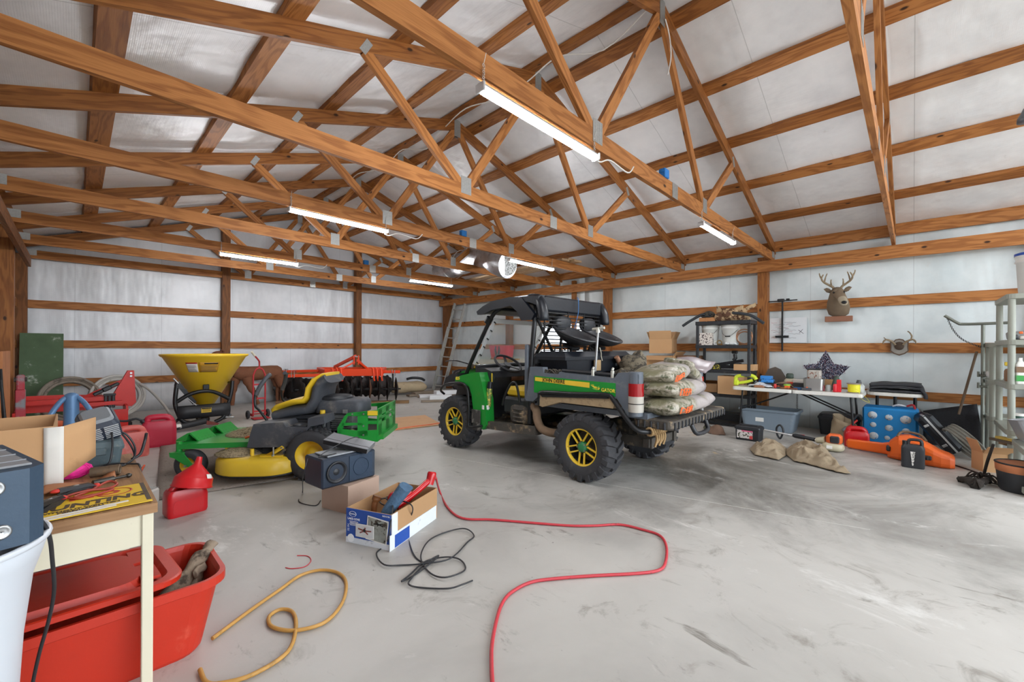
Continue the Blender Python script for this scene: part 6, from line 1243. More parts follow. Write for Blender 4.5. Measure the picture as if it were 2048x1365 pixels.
for i in range(24):
    g = G(); a = rnd.uniform(0, 180); L = rnd.uniform(.06, .16); x, y = rnd.uniform(7.20, 7.55), 1.80-.033*i
    if i % 3: g.cyl((-L/2, 0, .014), (L/2, 0, .014), .013, n=9); g.cyl((L/2, 0, .014), (L*.8, 0, .014), .006, n=7)
    else: g.box((0, 0, .018), (L, .05, .036), ch=.006)
    o = part('hand_tool', g, mat('tool_'+cols[i % 10], cols[i % 10], .5, .1, .15, 20)); o.location = (x, y, TT); o.rotation_euler = (0, 0, R(a)); tag(o, ORD[i]+' loose '+('flat ' if i % 3 == 0 else 'round ')+cn[i % 10]+' tool from the left on the folding table', 'tool', 'loose tools on the folding table')
g = G(); g.sheet(lambda u, v: wob((7.25+.2*v, 1.86-.32*u, TT+.015+.05*math.sin(3.14*u)*math.sin(3.14*v)), .025, 16), 14, 10, .004); tag(part('plastic_bag', g, mat('printed_bag', 'c8ccd2', .3, 0, .2, 30, .2, '7c5a8a', .6, .66, 22)), 'crumpled printed plastic bag beside the lime green tool', 'bag')
g = G(); g.sheet(lambda u, v: wob((7.32+.2*v, 1.55-.26*u, TT+.03+.05*math.sin(3.14*u)), .03, 14), 12, 8, .006); tag(part('rag', g, mat('brown_rag', '7d6a58', .95, 0, .2, 30, .4)), 'brown rag bunched in the middle of the folding table', 'rag')
pn = thing('steel_pan', 'square stainless steel pan at the front of the folding table', 'pan', (7.36, 1.03, TT))
g = G(); g.loft([[(x*k, y*k, z) for x, y in rrect(.20, .24, .035, 5)] for z, k in ((0, .92), (.008, .95), (.165, 1), (.17, 1.04), (.172, .97), (.02, .9))], sm=False); part('body', g, mat('stainless', 'c4c5c4', .28, .9, .1, 8), pn)
jr = thing('glass_jar', 'square glass jar with a dark lid standing in the steel pan', 'jar', (7.39, 1.03, TT+.025))
g = G(); g.loft([[(x*k, y*k, z) for x, y in rrect(.13, .17, .03, 4)] for z, k in ((0, .95), (.01, 1), (.25, 1), (.265, .9))], sm=False); part('jar', g, mat('jar_contents', 'a9a39a', .2, 0, .35, 40, 0, '7a4a3a', .55, .6, 30), jr); g = G(); g.box((0, 0, .275), (.12, .16, .02), ch=.006); part('lid', g, BPL, jr)
spl = thing('yellow_spool', 'spool of bright yellow line at the right end of the folding table', 'spool', (7.31, .58, TT))
YT = mat('yellow_line', 'dfd72a', .5, 0, .12, 30, .3)
g = G(); g.lathe([(.066, .012), (.069, .03), (.066, .045), (.07, .06), (.066, .08), (.069, .10), (.067, .118)], 28); part('line', g, YT, spl)
for z in (.004, .125): g = G(); g.cyl((0, 0, z-.005), (0, 0, z+.005), .08, n=28); part('flange', g, mat('spool_flange', '8b7f79', .6), spl)
g = G(); g.tube([(-.07, -.02, .06), (-.10, -.06, .03), (-.11, -.08, -.06), (-.05, -.16, -.11), (.05, -.14, -.08), (.06, -.06, .02)], .0025, 5, 4); part('loose_line', g, YT, spl)
# tinsel star
st = thing('tinsel_star', 'tinsel star in dark red, white and blue leaning on the wall behind the steel pan', 'star', (7.84, .955, .935), 0, rot=(0, 0, 0))
star = [((.30 if i % 2 == 0 else .165)*math.sin(math.pi*i/5), (.34 if i % 2 == 0 else .17)*math.cos(math.pi*i/5)+.0) for i in range(10)]
g = G(); g.prism([(y, z) for y, z in star], -.012, .012, XF((0, 0, 0), (0, 0, 90))); part('backing', g, mat('star_dark', '2b2735', .8), st)
TN = [mat('tinsel_'+c, c, .35, .3, .1, 30) for c in ('3e4156', 'e3e1e8', '7c5466', '7586a4')]
bld = [G() for _ in TN]
def instar(y, z):
    c = False; n = 10
    for i in range(n):
        (x1, z1), (x2, z2) = star[i], star[(i+1) % n]
        if (z1 > z) != (z2 > z) and y < (x2-x1)*(z-z1)/(z2-z1)+x1: c = not c
    return c
k = 0
while k < 1500:
    y, z = rnd.uniform(-.3, .3), rnd.uniform(-.3, .36)
    if not instar(y, z): continue
    k += 1; d = V((rnd.uniform(-1, -.1), rnd.uniform(-1, 1), rnd.uniform(-1, 1))).normalized()*rnd.uniform(.02, .04); p = V((-.012, y, z)); bld[k % 4].beam(p, p+d, .006, .002)
for q, m in zip(bld, TN): part('tinsel', q, m, st, kind='stuff')
# ------------------------------------------------------------------ things on the wall
FUR = mat('deer_fur', '7d6c58', .9, 0, .22, 18, .3, '594a3a', .55, .75, 7); FURD = mat('deer_fur_dark', '4c3e33', .9, 0, .2, 18, .3); ANT = mat('antler_bone', '8d7c63', .6, 0, .2, 14, .2, '5d4b38', .5, .7, 9)
DM = thing('deer_mount', 'mounted buck head with antlers on the right wall', 'deer mount', (8.25, .84, 0))
g = G(); g.box((-.035, 0, 1.765), (.07, .34, .085), ch=.003); part('plaque', g, mat('reddish_plaque', '8a5c44', .5, 0, .15, 9), DM)
g = G(); L = []
for x, z, ry, rz_, rx in ((-.03, 1.80, .06, 0, .05), (-.05, 1.84, .125, 0, .07), (-.09, 1.92, .145, 0, .10), (-.14, 2.01, .135, 0, .11), (-.19, 2.09, .11, 0, .10), (-.23, 2.15, .09, 0, .085), (-.25, 2.185, .05, 0, .05)):
    L.append([(x+rx*math.sin(a)*-1, ry*math.cos(a), z+.02*math.sin(a)) for a in (2*math.pi*i/20 for i in range(20))])
g.loft(L); part('neck', g, FUR, DM)
hd = part('head', (lambda g: g.loft([[(x+.0, yo+ry*math.cos(a), z+rz_*math.sin(a)) for a in (2*math.pi*i/18 for i in range(18))] for x, yo, z, ry, rz_ in ((-.17, .01, 2.15, .05, .05), (-.22, 0, 2.165, .08, .078), (-.29, -.022, 2.135, .078, .078), (-.34, -.05, 2.085, .062, .062), (-.38, -.078, 2.03, .05, .048), (-.41, -.095, 1.985, .046, .04), (-.42, -.10, 1.965, .02, .02))]))(G()), FUR, DM)
g = G(); g.ell((-.425, -.102, 1.985), (.022, .034, .024), 12, 7); part('nose', g, BLKM, hd); g = G(); g.loft([[(x, yo+r_*1.06*math.cos(a), z+r_*math.sin(a)) for a in (2*math.pi*i/18 for i in range(18))] for x, yo, z, r_ in ((-.375, -.076, 2.035, .051), (-.40, -.09, 2.0, .050), (-.414, -.098, 1.975, .044), (-.422, -.101, 1.962, .02))]); part('muzzle', g, mat('pale_muzzle', 'a39883', .9, 0, .15, 20, .3), hd)
for s in (-1, 1):
    g = G(); g.ell((-.315, s*.062-.030, 2.15), (.020, .014, .015), 10, 6); part('eye', g, mat('glass_eye', '120d0a', .1), hd)
    g = G(); g.loft([[(-.19+.01*k, s*(.07+.10*t), 2.18+.045*t+dz*w) if True else 0 for k, dz in ((0, 1), (2, 0), (0, -1), (-2, 0))] for t, w in ((0, .012), (.3, .035), (.65, .035), (1, .004))]); part('ear', g, FUR, hd)
    b_ = [(-.21, s*.035, 2.21), (-.21, s*.06, 2.25), (-.22, s*.10, 2.28), (-.25, s*.165, 2.33), (-.29, s*.185, 2.38), (-.31, s*.16, 2.44)]
    g = G(); g.tube(b_, [.018, .017, .015, .013, .010, .004], 9, 4)
    for q0, q1, q2 in (((-.215, s*.07, 2.26), (-.25, s*.075, 2.32), (-.26, s*.07, 2.36)), ((-.25, s*.155, 2.325), (-.25, s*.14, 2.40), (-.25, s*.12, 2.46)), ((-.285, s*.183, 2.37), (-.28, s*.21, 2.43), (-.28, s*.215, 2.47))): g.tube([q0, q1, q2], [.011, .008, .003], 7, 3)
    part('antler', g, ANT, hd)
AM = thing('antler_mount', 'small pair of antlers on a shield plaque on the right wall', 'antler mount', (8.25, .147, 1.33))
sh = [(-.10, .09), (-.085, .10), (-.06, .085), (-.04, .11), (0, .12), (.04, .11), (.06, .085), (.085, .10), (.10, .09), (.095, .0), (.10, -.06), (.06, -.10), (0, -.125), (-.06, -.10), (-.10, -.06), (-.095, 0)]
g = G(); g.prism(sh, 0, .025, XF((0, 0, 0), (0, 0, 90))); part('shield', g, mat('shield_rim', '5b4634', .5), AM)
g = G(); g.prism([(x*.86, z*.86) for x, z in sh], 0, .028, XF((0, 0, 0), (0, 0, 90))); part('shield_panel', g, mat('shield_panel', '8f8a82', .5, 0, .12, 14), AM)
g = G(); g.ell((-.035, 0, .015), (.03, .055, .06), 14, 8); part('skull_cap', g, FURD, AM)
for s in (-1, 1):
    g = G(); g.tube([(-.05, s*.04, .03), (-.07, s*.08, .08), (-.09, s*.14, .105), (-.10, s*.17, .07), (-.10, s*.165, .04)], [.014, .013, .011, .008, .004], 8, 4); g.tube([(-.08, s*.12, .105), (-.09, s*.13, .15), (-.09, s*.11, .20), (-.09, s*.085, .225)], [.01, .008, .004], 7, 3) if s < 0 else g.tube([(-.08, s*.13, .105), (-.1, s*.15, .12), (-.1, s*.165, .14)], [.008, .006, .003], 7, 3); part('antler', g, ANT, AM)
TB_ = thing('tee_bar', 'black steel T-shaped bar hanging on the right wall beside the post', 'bar', (8.23, 1.592, 0))
for a, b, w in (((0, 0, 2.13), (0, 0, 1.26), .03), ((0, .21, 2.10), (0, -.21, 2.105), .022), ((0, .10, 1.50), (0, -.09, 1.50), .045)): g = G(); g.beam(a, b, w, w*.8, ch=.003); part('bar', g, BLKM, TB_)
g = G(); g.box((-.01, .02, 2.11), (.06, .10, .05), ch=.008); g.box((-.01, -.08, 2.12), (.04, .05, .03), ch=.006); part('clamp_block', g, BLKM, TB_)
WB_ = thing('white_board', 'white board with faint red and black scribbles on the right wall', 'board', (8.262, 1.52, 1.607))
g = G(); g.box((0, 0, 0), (.008, .53, .42)); part('panel', g, mat('board_white', 'dfe3e6', .3, 0, .03, 6), WB_)
INK = [mat('ink_red', 'a2445a', .6), mat('ink_dark', '5a5560', .6)]
for k in range(18): g = G(); y0 = .24-.03*(k % 4)-.16*(k > 8); z = .13-.032*(k % 9); g.tube([(-.0045, y0-.028*i, z+rnd.uniform(-.008, .008)) for i in range(4+(k*3) % 6)], .0035, 4, 3, flat=.5); part('scribble', g, INK[k % 2], WB_)
for a, b in (((.0, -.15, .0), (0, -.22, -.06)), ((0, -.21, .01), (0, -.16, -.05))): g = G(); g.tube([(-.0045, a[1], a[2]), (-.0045, b[1], b[2])], .0035, 4); part('scribble', g, INK[1], WB_)
# ------------------------------------------------------------------ floor things along the right wall
GT = thing('storage_tote', 'large open grey plastic tote under the folding table', 'tote', (7.74, 1.66, 0), 0)
g = tote(GT, .47, .80, .34, mat('grey_tote_plastic', '7d8b97', .45, 0, .07, 6, .04, '9aa4ab', .6, .8, 5), .02, .06, .84)
g = G(); g.box((-.216, .10, .19), (.004, .115, .10), XF((0, 0, 0))); part('torn_label', g, PAPER, GT)
AB = thing('ammo_tool_box', 'black lidded plastic box with a printed label in front of the grey tote', 'toolbox', (6.66, 1.685, 0), 0)
g = G(); g.loft([[(x*k, y*k, z) for x, y in rrect(.23, .31, .02, 3)] for z, k in ((0, .93), (.012, .96), (.15, 1.0), (.152, 1.06), (.17, 1.06))], sm=False); part('body', g, BPL, AB)
g = G(); g.loft([[(x*k, y*k, z) for x, y in rrect(.24, .325, .03, 3)] for z, k in ((.171, 1), (.188, .98), (.20, .85))], sm=False); g.box((0, 0, .205), (.04, .22, .015), ch=.005); part('lid', g, BPL, AB)
g = G(); g.box((-.1135, .03, .085), (.004, .20, .11)); lb = part('label', g, mat('label_print', 'cfc9c4', .5, 0, .5, 45, 0, '4a4a3a', .5, .56, 34), AB)
g = G(); g.box((-.1165, .0, .132), (.003, .14, .015)); part('pink_band', g, mat('pink_print', 'd65c80', .5), lb); g = G(); g.box((-.1165, -.05, .05), (.003, .04, .045)); part('red_patch', g, mat('red_patch', 'c94a4a', .5), lb)
TR_ = thing('string_trimmer', 'orange and cream string trimmer lying on the floor under the folding table', 'trimmer', (6.66, .73, 0), 0)
g = G(); g.box((.02, -.01, .15), (.15, .16, .13), ch=.03); part('orange_cover', g, mat('engine_orange', 'd8622c', .4, 0, .08, 9), TR_); g = G(); g.box((-.05, -.02, .155), (.05, .095, .085), ch=.012); g.cyl((-.075, -.02, .155), (-.08, -.02, .155), .012, n=10); part('air_cover', g, BPL, TR_)
g = G(); g.ell((0, .0, .055), (.085, .115, .055), 18, 10, e=.7); part('fuel_tank', g, mat('cream_tank', 'bdb69c', .4, 0, .08, 10), TR_); g = G(); g.box((-.084, .03, .06), (.005, .06, .04)); part('tank_label', g, PAPER, TR_)
g = G(); g.tube([(.03, .08, .12), (.06, .18, .10)], [.05, .035], 12); part('clutch_housing', g, mat('cream_tank', 'bdb69c'), TR_)
g = G(); g.tube([(.05, .16, .10), (.42, .95, .10)], .0125, 10); part('shaft', g, ALU, TR_); g = G(); g.tube([(.07, .20, .102), (.14, .36, .105), (.20, .46, .10)], [.024, .03, .022], 10, 3); g.prism([(-.02, 0), (.02, 0), (.01, -.05)], -.01, .01, XF((.13, .32, .09))); part('trigger_grip', g, BPL, TR_)
g = G(); g.tube([(.27, .60, .10), (.28, .63, .02), (.30, .67, .06), (.30, .68, .16), (.285, .64, .21), (.27, .60, .17), (.26, .59, .10)], .013, 8, 4, True); part('loop_handle', g, BPL, TR_)
g = G(); g.box((.15, .30, .08), (.03, .05, .012)); g.box((.17, .36, .125), (.02, .06, .01)); part('red_switch', g, mat('clamp_red', 'c8332a'), TR_)
KH = mat('khaki_canvas', '8d7d66', .95, 0, .16, 18, .4, '62543f', .58, .78, 6)
def cloth(name, label, pts, h, seed, m=KH, cat='jacket'):
    """crumpled garment: outline points on the floor, folded height h"""
    P = [V((x, y, 0)) for x, y in pts]; c = sum(P, V())/len(P); n = len(P)
    def fn(u, v):
        k = (v*n) % n; i = int(k); f = k-i; q = P[i % n].lerp(P[(i+1) % n], f); p = c.lerp(q, u)
        rg = 1-abs(mnoise.noise(V((p.x*6+p.y*5, p.y*9-p.x*2, seed+5))))*2.2; z = .012+h*(1-u**2.6)*(.45+.55*mnoise.noise(V((p.x*6, p.y*6, seed))))+.06*max(0, rg)*(1-u**3)+.03*abs(mnoise.noise(V((p.x*22, p.y*12, seed+3))))*(1-u*.6); return (p.x, p.y, max(.006, z))
    g = G(); g.sheet(fn, 34, 120, .006); return tag(part(name, g, m), label, cat)
cloth('canvas_jacket', 'crumpled khaki canvas jacket lying on the floor, right long part', [(6.57, 1.16), (6.87, 1.10), (6.55, .85), (6.12, .66), (5.9, .62), (5.52, .455), (5.50, .56), (5.66, .85), (5.69, .98), (5.95, 1.10), (6.2, 1.16)], .13, 2)
cloth('canvas_cloth', 'crumpled khaki cloth lying on the floor, left round part by the black box', [(5.69, 1.385), (5.62, 1.12), (5.9, 1.10), (6.3, 1.17), (6.5, 1.26), (6.5, 1.45), (6.25, 1.53), (5.95, 1.50)], .10, 9, cat='cloth')
KX = thing('storage_chest', 'black lidded plastic trunk under the right end of the folding table', 'trunk', (8.05, .80, 0)); g = G(); g.loft([[(x*k, y*k, z) for x, y in rrect(.36, .50, .03, 3)] for z, k in ((0, .9), (.24, 1), (.242, 1.04), (.27, 1.04))], sm=False); part('body', g, BPL, KX); g = G(); g.loft([[(x*k, y*k, z) for x, y in rrect(.37, .51, .05, 3)] for z, k in ((.272, 1), (.31, .92), (.32, .7))], sm=False); part('lid', g, BPL, KX)
SK = thing('paper_sack', 'open brown paper bag with a brush in front of the black trunk', 'bag', (7.55, .70, 0), 12); g = G(); g.sheet(lambda u, v: wob((.11*math.cos(6.28*u), .16*math.sin(6.28*u)*(1-.2*v), .30*v*(1+.25*math.sin(6.28*u+.5))), .02, 12), 24, 6, .005); part('bag', g, mat('brown_paper', '9c8a70', .9, 0, .15, 9, .2), SK); g = G(); g.box((0, 0, .10), (.16, .2, .14), ch=.02); part('contents', g, PAPER, SK)
BR = thing('scrub_brush', 'brush with a red handle sticking out of the paper bag', 'brush', (7.42, .66, .19), 0, rot=(40, 0, 10)); g = G(); g.tube([(0, 0, .03), (0, 0, .17)], .012, 8); part('handle', g, mat('clamp_red', 'c8332a'), BR); g = G(); g.box((0, 0, -.02), (.05, .07, .08), ch=.01); part('bristles', g, mat('grey_bristle', '77787a', .8), BR)
jerry('fuel_can', 'bright red fuel can beside the blue foam target', (7.20, .545, 0), 100, .26, .20, .24, mat('gloss_red_can', 'b8141c'), 0)
BT = thing('archery_target', 'square blue foam archery target with white spots leaning under the tables', 'target', (7.78, .225, 0), -4, rot=(0, -6, -4)); g = G(); g.box((0, 0, .255), (.22, .56, .50), ch=.02); part('block', g, mat('target_blue', '1f86c9', .7, 0, .1, 7, .15, '3b6f9c', .62, .78, 5), BT)
SPT = mat('worn_white_paint', 'ced6da', .8, 0, .1, 30, 0, '4a90c4', .56, .62, 26)
for y, z, r in ((.17, .40, .05), (.0, .385, .04), (-.165, .375, .055), (.165, .265, .035), (.0, .24, .042), (-.17, .22, .04), (.16, .11, .05), (.02, .10, .03)):
    g = G(); g.lathe([(.001, 0), (r*.7, .0), (r, 0), (r, .003), (.001, .003)], 20, XF((-.1125, y, z), (0, -90, 0)), caps=False); part('white_spot', g, SPT, BT)
for i, (a, c) in enumerate(((((7.72, .20, .52), (7.70, .14, .545), (7.73, .08, .53)), 'd0d0d4'), (((7.74, .06, .53), (7.72, .0, .555), (7.70, -.02, .50)), 'b02a30'))): cord('target_rope', ('white-blue rope lying on the blue target', 'red rope lying on the blue target')[i], a, .012, mat('rope_'+c, c, .8, 0, .2, 40), 5, 7, 'rope')
CSW = thing('chainsaw_case', 'orange chainsaw carrying case with a long blade cover on the floor', 'case', (6.72, .09, 0), 0)
CO = mat('case_orange', 'e2631c', .4, 0, .06, 7, 0, 'b04f1c', .64, .82, 9)
g = G(); d0, d1 = V((.26, .52, .06)), V((.12, .14, .075)); g.loft([[p+V((x*.5, 0, z)) for x, z in rrect(w, h, .03, 4)] for p, w, h in ((V((.27, .54, .07)), .08, .06), (V((.26, .52, .07)), .12, .11), (V((.15, .18, .08)), .13, .13), (V((.14, .12, .09)), .14, .15))], sm=False); part('blade_cover', g, CO, CSW)
g = G(); L = []
for y, xc, w, h in ((.13, .06, .10, .12), (.11, .05, .20, .20), (.03, .02, .30, .285), (-.06, .0, .32, .30), (-.16, -.04, .32, .27), (-.25, -.07, .30, .215), (-.31, -.08, .28, .175), (-.38, -.06, .26, .15), (-.42, -.03, .22, .12)): L.append([(xc+x, y, .0+h/2+z) for x, z in rrect(w, h, min(w, h)*.32, 3)])
g.loft(L, sm=False); part('case_body', g, CO, CSW); g = G(); g.box((-.02, .12, .12), (.10, .04, .06), ch=.01); part('hinge_clip', g, BPL, CSW); g = G(); g.tube([(-.03, .04, .27), (.02, .0, .325), (.02, -.14, .315), (-.02, -.20, .25)], .014, 8, 3); part('carry_handle', g, mat('rusty_brown_steel', '6b5a48'), CSW)
g = G(); g.tube([(-.24, -.21, .10), (-.22, -.16, .10)], .022, 10); g.box((-.20, -.21, .10), (.06, .06, .05), ch=.01); part('bar_clip', g, BPL, CSW)
JG = thing('oil_jug', 'black oil jug with white print in front of the orange chainsaw case', 'jug', (6.37, .0, 0), 0); g = G(); g.loft([[(x*k*.75, y*k, z) for x, y in rrect(.15, .19, .035, 4)] for z, k in ((0, .93), (.012, 1), (.21, 1), (.225, .96), (.25, .78))], sm=False); part('body', g, BPL, JG)
g = G(); g.tube([(0, -.07, .235), (0, -.065, .295), (0, -.02, .305), (0, .03, .295), (0, .04, .245)], .016, 8, 3); part('handle', g, BPL, JG); g = G(); g.cyl((0, .065, .235), (0, .065, .285), .022, n=14); part('cap', g, BLKM, JG)
g = G(); g.prism([(-.02, .18), (.02, .18), (.004, .03), (-.006, .03)], -.0575, -.0595, XF((0, -.0, 0), (0, 0, 90)) if False else XF((0, 0, 0), (0, 0, -90))); jp = part('print_wedge', g, PAPER, JG)
g = G(); 
text('2 Cycle', .045, BLACKT, JG, on_face((-.0605, -.0, .115), (0, -.12, 1), (0, 1, .12)), th=.0006, sx=.9)
BC = thing('bow_case', 'long black hard case with a pale trim strip leaning by the blue target', 'case', (7.55, -.36, .05), 0, rot=(-36, 0, 10)); g = G(); g.box((0, 0, .25), (.34, .16, .52), ch=.04); part('shell', g, NAVY, BC); g = G(); g.box((-.172, .0, .25), (.006, .02, .50)); g.box((-.10, .0, .512), (.15, .02, .006)); part('trim_strip', g, mat('pale_trim', 'b9bcbc', .4, .3), BC)
for z in (.12, .40): g = G(); g.box((-.175, .05, z), (.012, .05, .03), ch=.003); part('latch', g, STEEL, BC)
g = G(); g.sheet(lambda u, v: (7.95+.14*v+.03*math.sin(2*u), -.10-.50*u+.05*v*0-.06*(1-v)*u, .02+(.43+.14*u)*v), 14, 8, .015); tag(part('rubber_sheet', g, mat('black_rubber_sheet', '242427', .9, 0, .3, 60, .4)), 'curved black rubber sheet leaning on the wall behind the grey hose', 'sheet')
g = G()
for k in range(7): g.torus((0, 0, .016*k-.05), .21-.01*(k % 2), .011, 40, 7, flat=1)
o = tag(part('hose_coil', g, mat('grey_cable', '7c7c74', .6, 0, .2, 20, .1)), 'grey cable coil leaning at a slant against the black rubber sheet', 'cable'); o.location = (7.30, -.44, .20); o.rotation_euler = V((-.26, .74, -.62)).to_track_quat('Z', 'Y').to_euler()
# pipe stand with chain, and pole
PS = thing('pipe_stand', 'galvanised pipe stand with a bent top arm beside the grey shelves', 'pipe', (7.95, -.635, 0)); PG = mat('grey_green_pipe', '7d8178', .45, .6, .15, 12, .1)
g = G(); g.cyl((0, 0, 0), (0, 0, 1.61), .018, n=12); part('upright', g, PG, PS); g = G(); g.tube([(-.02, .34, 1.745), (-.01, .22, 1.64), (0, .17, 1.625), (0, 0, 1.625), (0, -.22, 1.63)], .018, 9, 3); part('arm', g, PG, PS)
for z in (.97, .83): g = G(); g.box((0, 0, z), (.05, .09, .03), ch=.008); g.cyl((-.03, .04, z-.02), (-.03, .04, z+.05), .012, n=8); part('clamp', g, PG, PS)
g = G(); P = crom([(-.02, .32, 1.73), (-.02, .26, 1.55), (-.02, .17, 1.42), (-.01, .02, 1.33)], 12)
for i, p in enumerate(P): g.torus(p, .0085, .0028, 8, 4, (1, 0, 0) if i % 2 else (.2, 1, .3))
part('chain', g, BLKM, PS)
g = G(); g.tube([(7.98, -.43, .45), (8.18, -.60, 1.27)], .014, 9); tag(part('wooden_pole', g, mat('dark_wood_pole', '66523f', .7, 0, .2, 14, .2)), 'dark wooden handle leaning beside the pipe stand', 'pole')
# ------------------------------------------------------------------ grey plastic shelving at the right edge
SHG = mat('grey_green_plastic', '92958a', .5, 0, .06, 8, .05, '86877b', .6, .8, 8)
def rack2(label, x0, x1, y0, y1, levels, top):
    t = thing('plastic_shelf', label, 'shelf', ((x0+x1)/2, (y0+y1)/2, 0)); w, d = x1-x0, y1-y0
    for z in levels:
        g = G(); L = rrect(w, d, .06, 4); g.loft([[(x*k, y*k, zz) for x, y in L] for zz, k in ((z-.055, .985), (z-.05, 1), (z-.004, 1), (z, .985))], sm=False); part('shelf', g, SHG, t)
    for x in (-w/2+.04, w/2-.04):
        for y in (-d/2+.04, d/2-.04): g = G(); g.cyl((x, y, 0), (x, y, top), .028, n=16); part('post', g, SHG, t)
    return t
rack2('tall grey plastic shelving unit at the right edge of the picture', 6.72, 7.66, -1.30, -.70, (1.88, 1.40, .94, .46), 1.84)
rack2('lower grey plastic shelf standing behind the tall shelving unit by the wall', 7.72, 8.2, -1.2, -.66, (1.38, .93, .48), 1.34)
rack2('low grey plastic shelf nearest the camera at the right edge', 5.74, 6.42, -1.20, -.70, (.42, .08), .42)
pail((6.93, -.93, 1.882), 'white pail with a blue lid on top of the tall shelving unit', .15, .42, PAILW, mat('blue_lid', '2350a8', .4), bail=False)
BOT = mat('bottle_white', 'dcdcd6', .4, 0, .04, 8)
bt = thing('jug_bottle', 'white bottle with brown and green label on the tall shelving unit', 'bottle', (6.78, -.80, .942)); g = G(); g.loft([[(x*k, y*k, z) for x, y in rrect(.09, .07, .02, 3)] for z, k in ((0, .95), (.01, 1), (.20, 1), (.235, .5), (.24, .42), (.27, .42))], sm=False); part('body', g, BOT, bt)
for z, h, c in ((.15, .06, '7d624a'), (.06, .06, '3f9a4a')): g = G(); g.box((0, .0355, z), (.08, .003, h)); g.box((-.0455, 0, z), (.003, .06, h)); part('label', g, mat('label_'+c, c, .5), bt)
for nm, lab, cat, col, p, d in (('caulk_gun', 'dark grey caulking gun on the middle of the tall shelving unit', 'tool', '3a3c3e', (6.80, -.76, 1.43), (.10, .06, .05)), ('orange_nozzle', 'orange nozzle beside the caulking gun', 'nozzle', 'd9662c', (6.76, -.80, 1.475), (.03, .03, .03)), ('grey_bag', 'grey bundle on the back of the middle shelf level', 'bundle', '8a8a88', (7.2, -.85, 1.45), (.22, .20, .10)), ('white_rag', 'white rag on the shelf above the white bottle', 'rag', 'cfcac0', (6.82, -.84, 1.42), (.10, .10, .04)),
    ('green_crate', 'dark green crate behind the white bottle', 'crate', '2f4a40', (7.05, -.85, 1.0), (.22, .2, .13)), ('brown_box', 'small brown box on the lower level of the tall shelving', 'box', '8d6a4c', (7.35, -.82, 1.0), (.18, .14, .16)), ('yellow_clip', 'small yellow clip on the tall shelving near the post', 'clip', 'd6b83a', (7.1, -.75, 1.14), (.05, .05, .05)), ('checker_strip', 'upright checkered strip at the back of the tall shelving', 'strip', 'cfc9a8', (7.3, -1.05, 1.18), (.02, .10, .24)), ('dark_jar', 'green container with a white lid under the tall shelving', 'container', '2f5248', (7.0, -.82, .53), (.09, .09, .16)), ('white_scrap', 'crumpled white scrap at the left of the lower wall shelf', 'scrap', 'd3d3cf', (7.9, -.72, .99), (.2, .12, .08))):
    g = G(); b = G(); b.ell((0, 0, 0), (d[0]/2, d[1]/2, d[2]/2), 16, 10, e=.45); b.v = [tuple(wob(q, .008, 18)) for q in b.v]
    if nm == 'checker_strip':
        o = thing(nm, lab, cat, p); 
        for i in range(8):
            for j in range(3): g = G(); g.box((0, -.033+.033*j, -.105+.03*i), (.02, .032, .029)); part('square', g, BLACKT if (i+j) % 2 else mat('cream_square', 'cfc9a8', .6), o)
        continue
    if nm == 'dark_jar':
        o = thing(nm, lab, cat, p); g = G(); g.cyl((0, 0, -.07), (0, 0, .06), .045, n=18); part('jar', g, mat('sh_'+nm, col), o); g = G(); g.cyl((0, 0, .06), (0, 0, .085), .05, n=18); part('jar_lid', g, PAPER, o); continue
    o = tag(part(nm, b, mat('sh_'+nm, col, .6, 0, .15, 14)), lab, cat); o.location = p
CB_ = thing('clear_bin', 'tilted translucent plastic bin on the low grey shelf', 'bin', (6.20, -.93, .47), 0, rot=(-14, 6, 0)); g = G(); g.loft([[(x*k, y*k, z) for x, y in rrect(.62, .40, .05, 4)] for z, k in ((0, .9), (.01, .92), (.20, 1), (.21, 1.03), (.205, .97), (.02, .88))], sm=False); part('body', g, mat('cloudy_plastic', 'b4b7bc', .25, 0, .08, 7, trans=.25), CB_)
carton('cardboard_box', 'torn brown carton on the floor beside the grey shelves', 'box', (6.80, -.62, 0), (.18, .26, .20), 24, KRAFT, (('l', 40, .10), ('b', 20, .14)))
bk = thing('copper_band_pail', 'black tub with a copper-coloured band at the right edge', 'tub', (5.98, -.72, 0)); g = G(); g.lathe([(.13, 0), (.145, .02), (.16, .18)], 28); part('lower_body', g, BPL, bk); g = G(); g.lathe([(.161, .18), (.164, .185), (.168, .25), (.163, .255)], 28); part('band', g, mat('copper_band', 'b5714a', .45, .3, .12, 9), bk); g = G(); g.torus((0, 0, .255), .165, .008, 28, 6); part('rim', g, BLKM, bk)
SOIL = mat('dark_root', '2c2621', .95, 0, .3, 30, .6, '6a5c42', .6, .72, 24)
g = G(); g.tube([(6.02, -.55, .40), (6.10, -.52, .22), (6.16, -.50, .06)], .012, 7, 3)
for i in range(26): a = rnd.random()*6.28; L = rnd.uniform(.05, .14); p = V((6.16, -.48, .05)); g.tube([p, p+V((math.cos(a)*L*.6, math.sin(a)*L*.6, rnd.uniform(-.03, .04))), p+V((math.cos(a+.4)*L, math.sin(a+.4)*L, -.035))], .007, 5, 3)
tag(part('root_clump', g, SOIL), 'dark dried root clump with a stem on the floor by the low shelf', 'root')
b = G(); b.tube([(6.0, -.33, .03), (5.88, -.40, .04), (5.78, -.43, .05), (5.95, -.48, .05), (6.08, -.52, .04)], [.03, .045, .03, .03, .02], 9, 4); b.v = [tuple(wob(p, .03, 18)) for p in b.v]; tag(part('muddy_glove', b, SOIL), 'muddy dark glove on the floor in front of the root clump', 'glove')
cord('floor_rod', 'thin dark rod on the floor before the torn carton', [(6.85, -.30, .008), (6.5, -.52, .008)], .007, BLKM, 1, cat='rod')
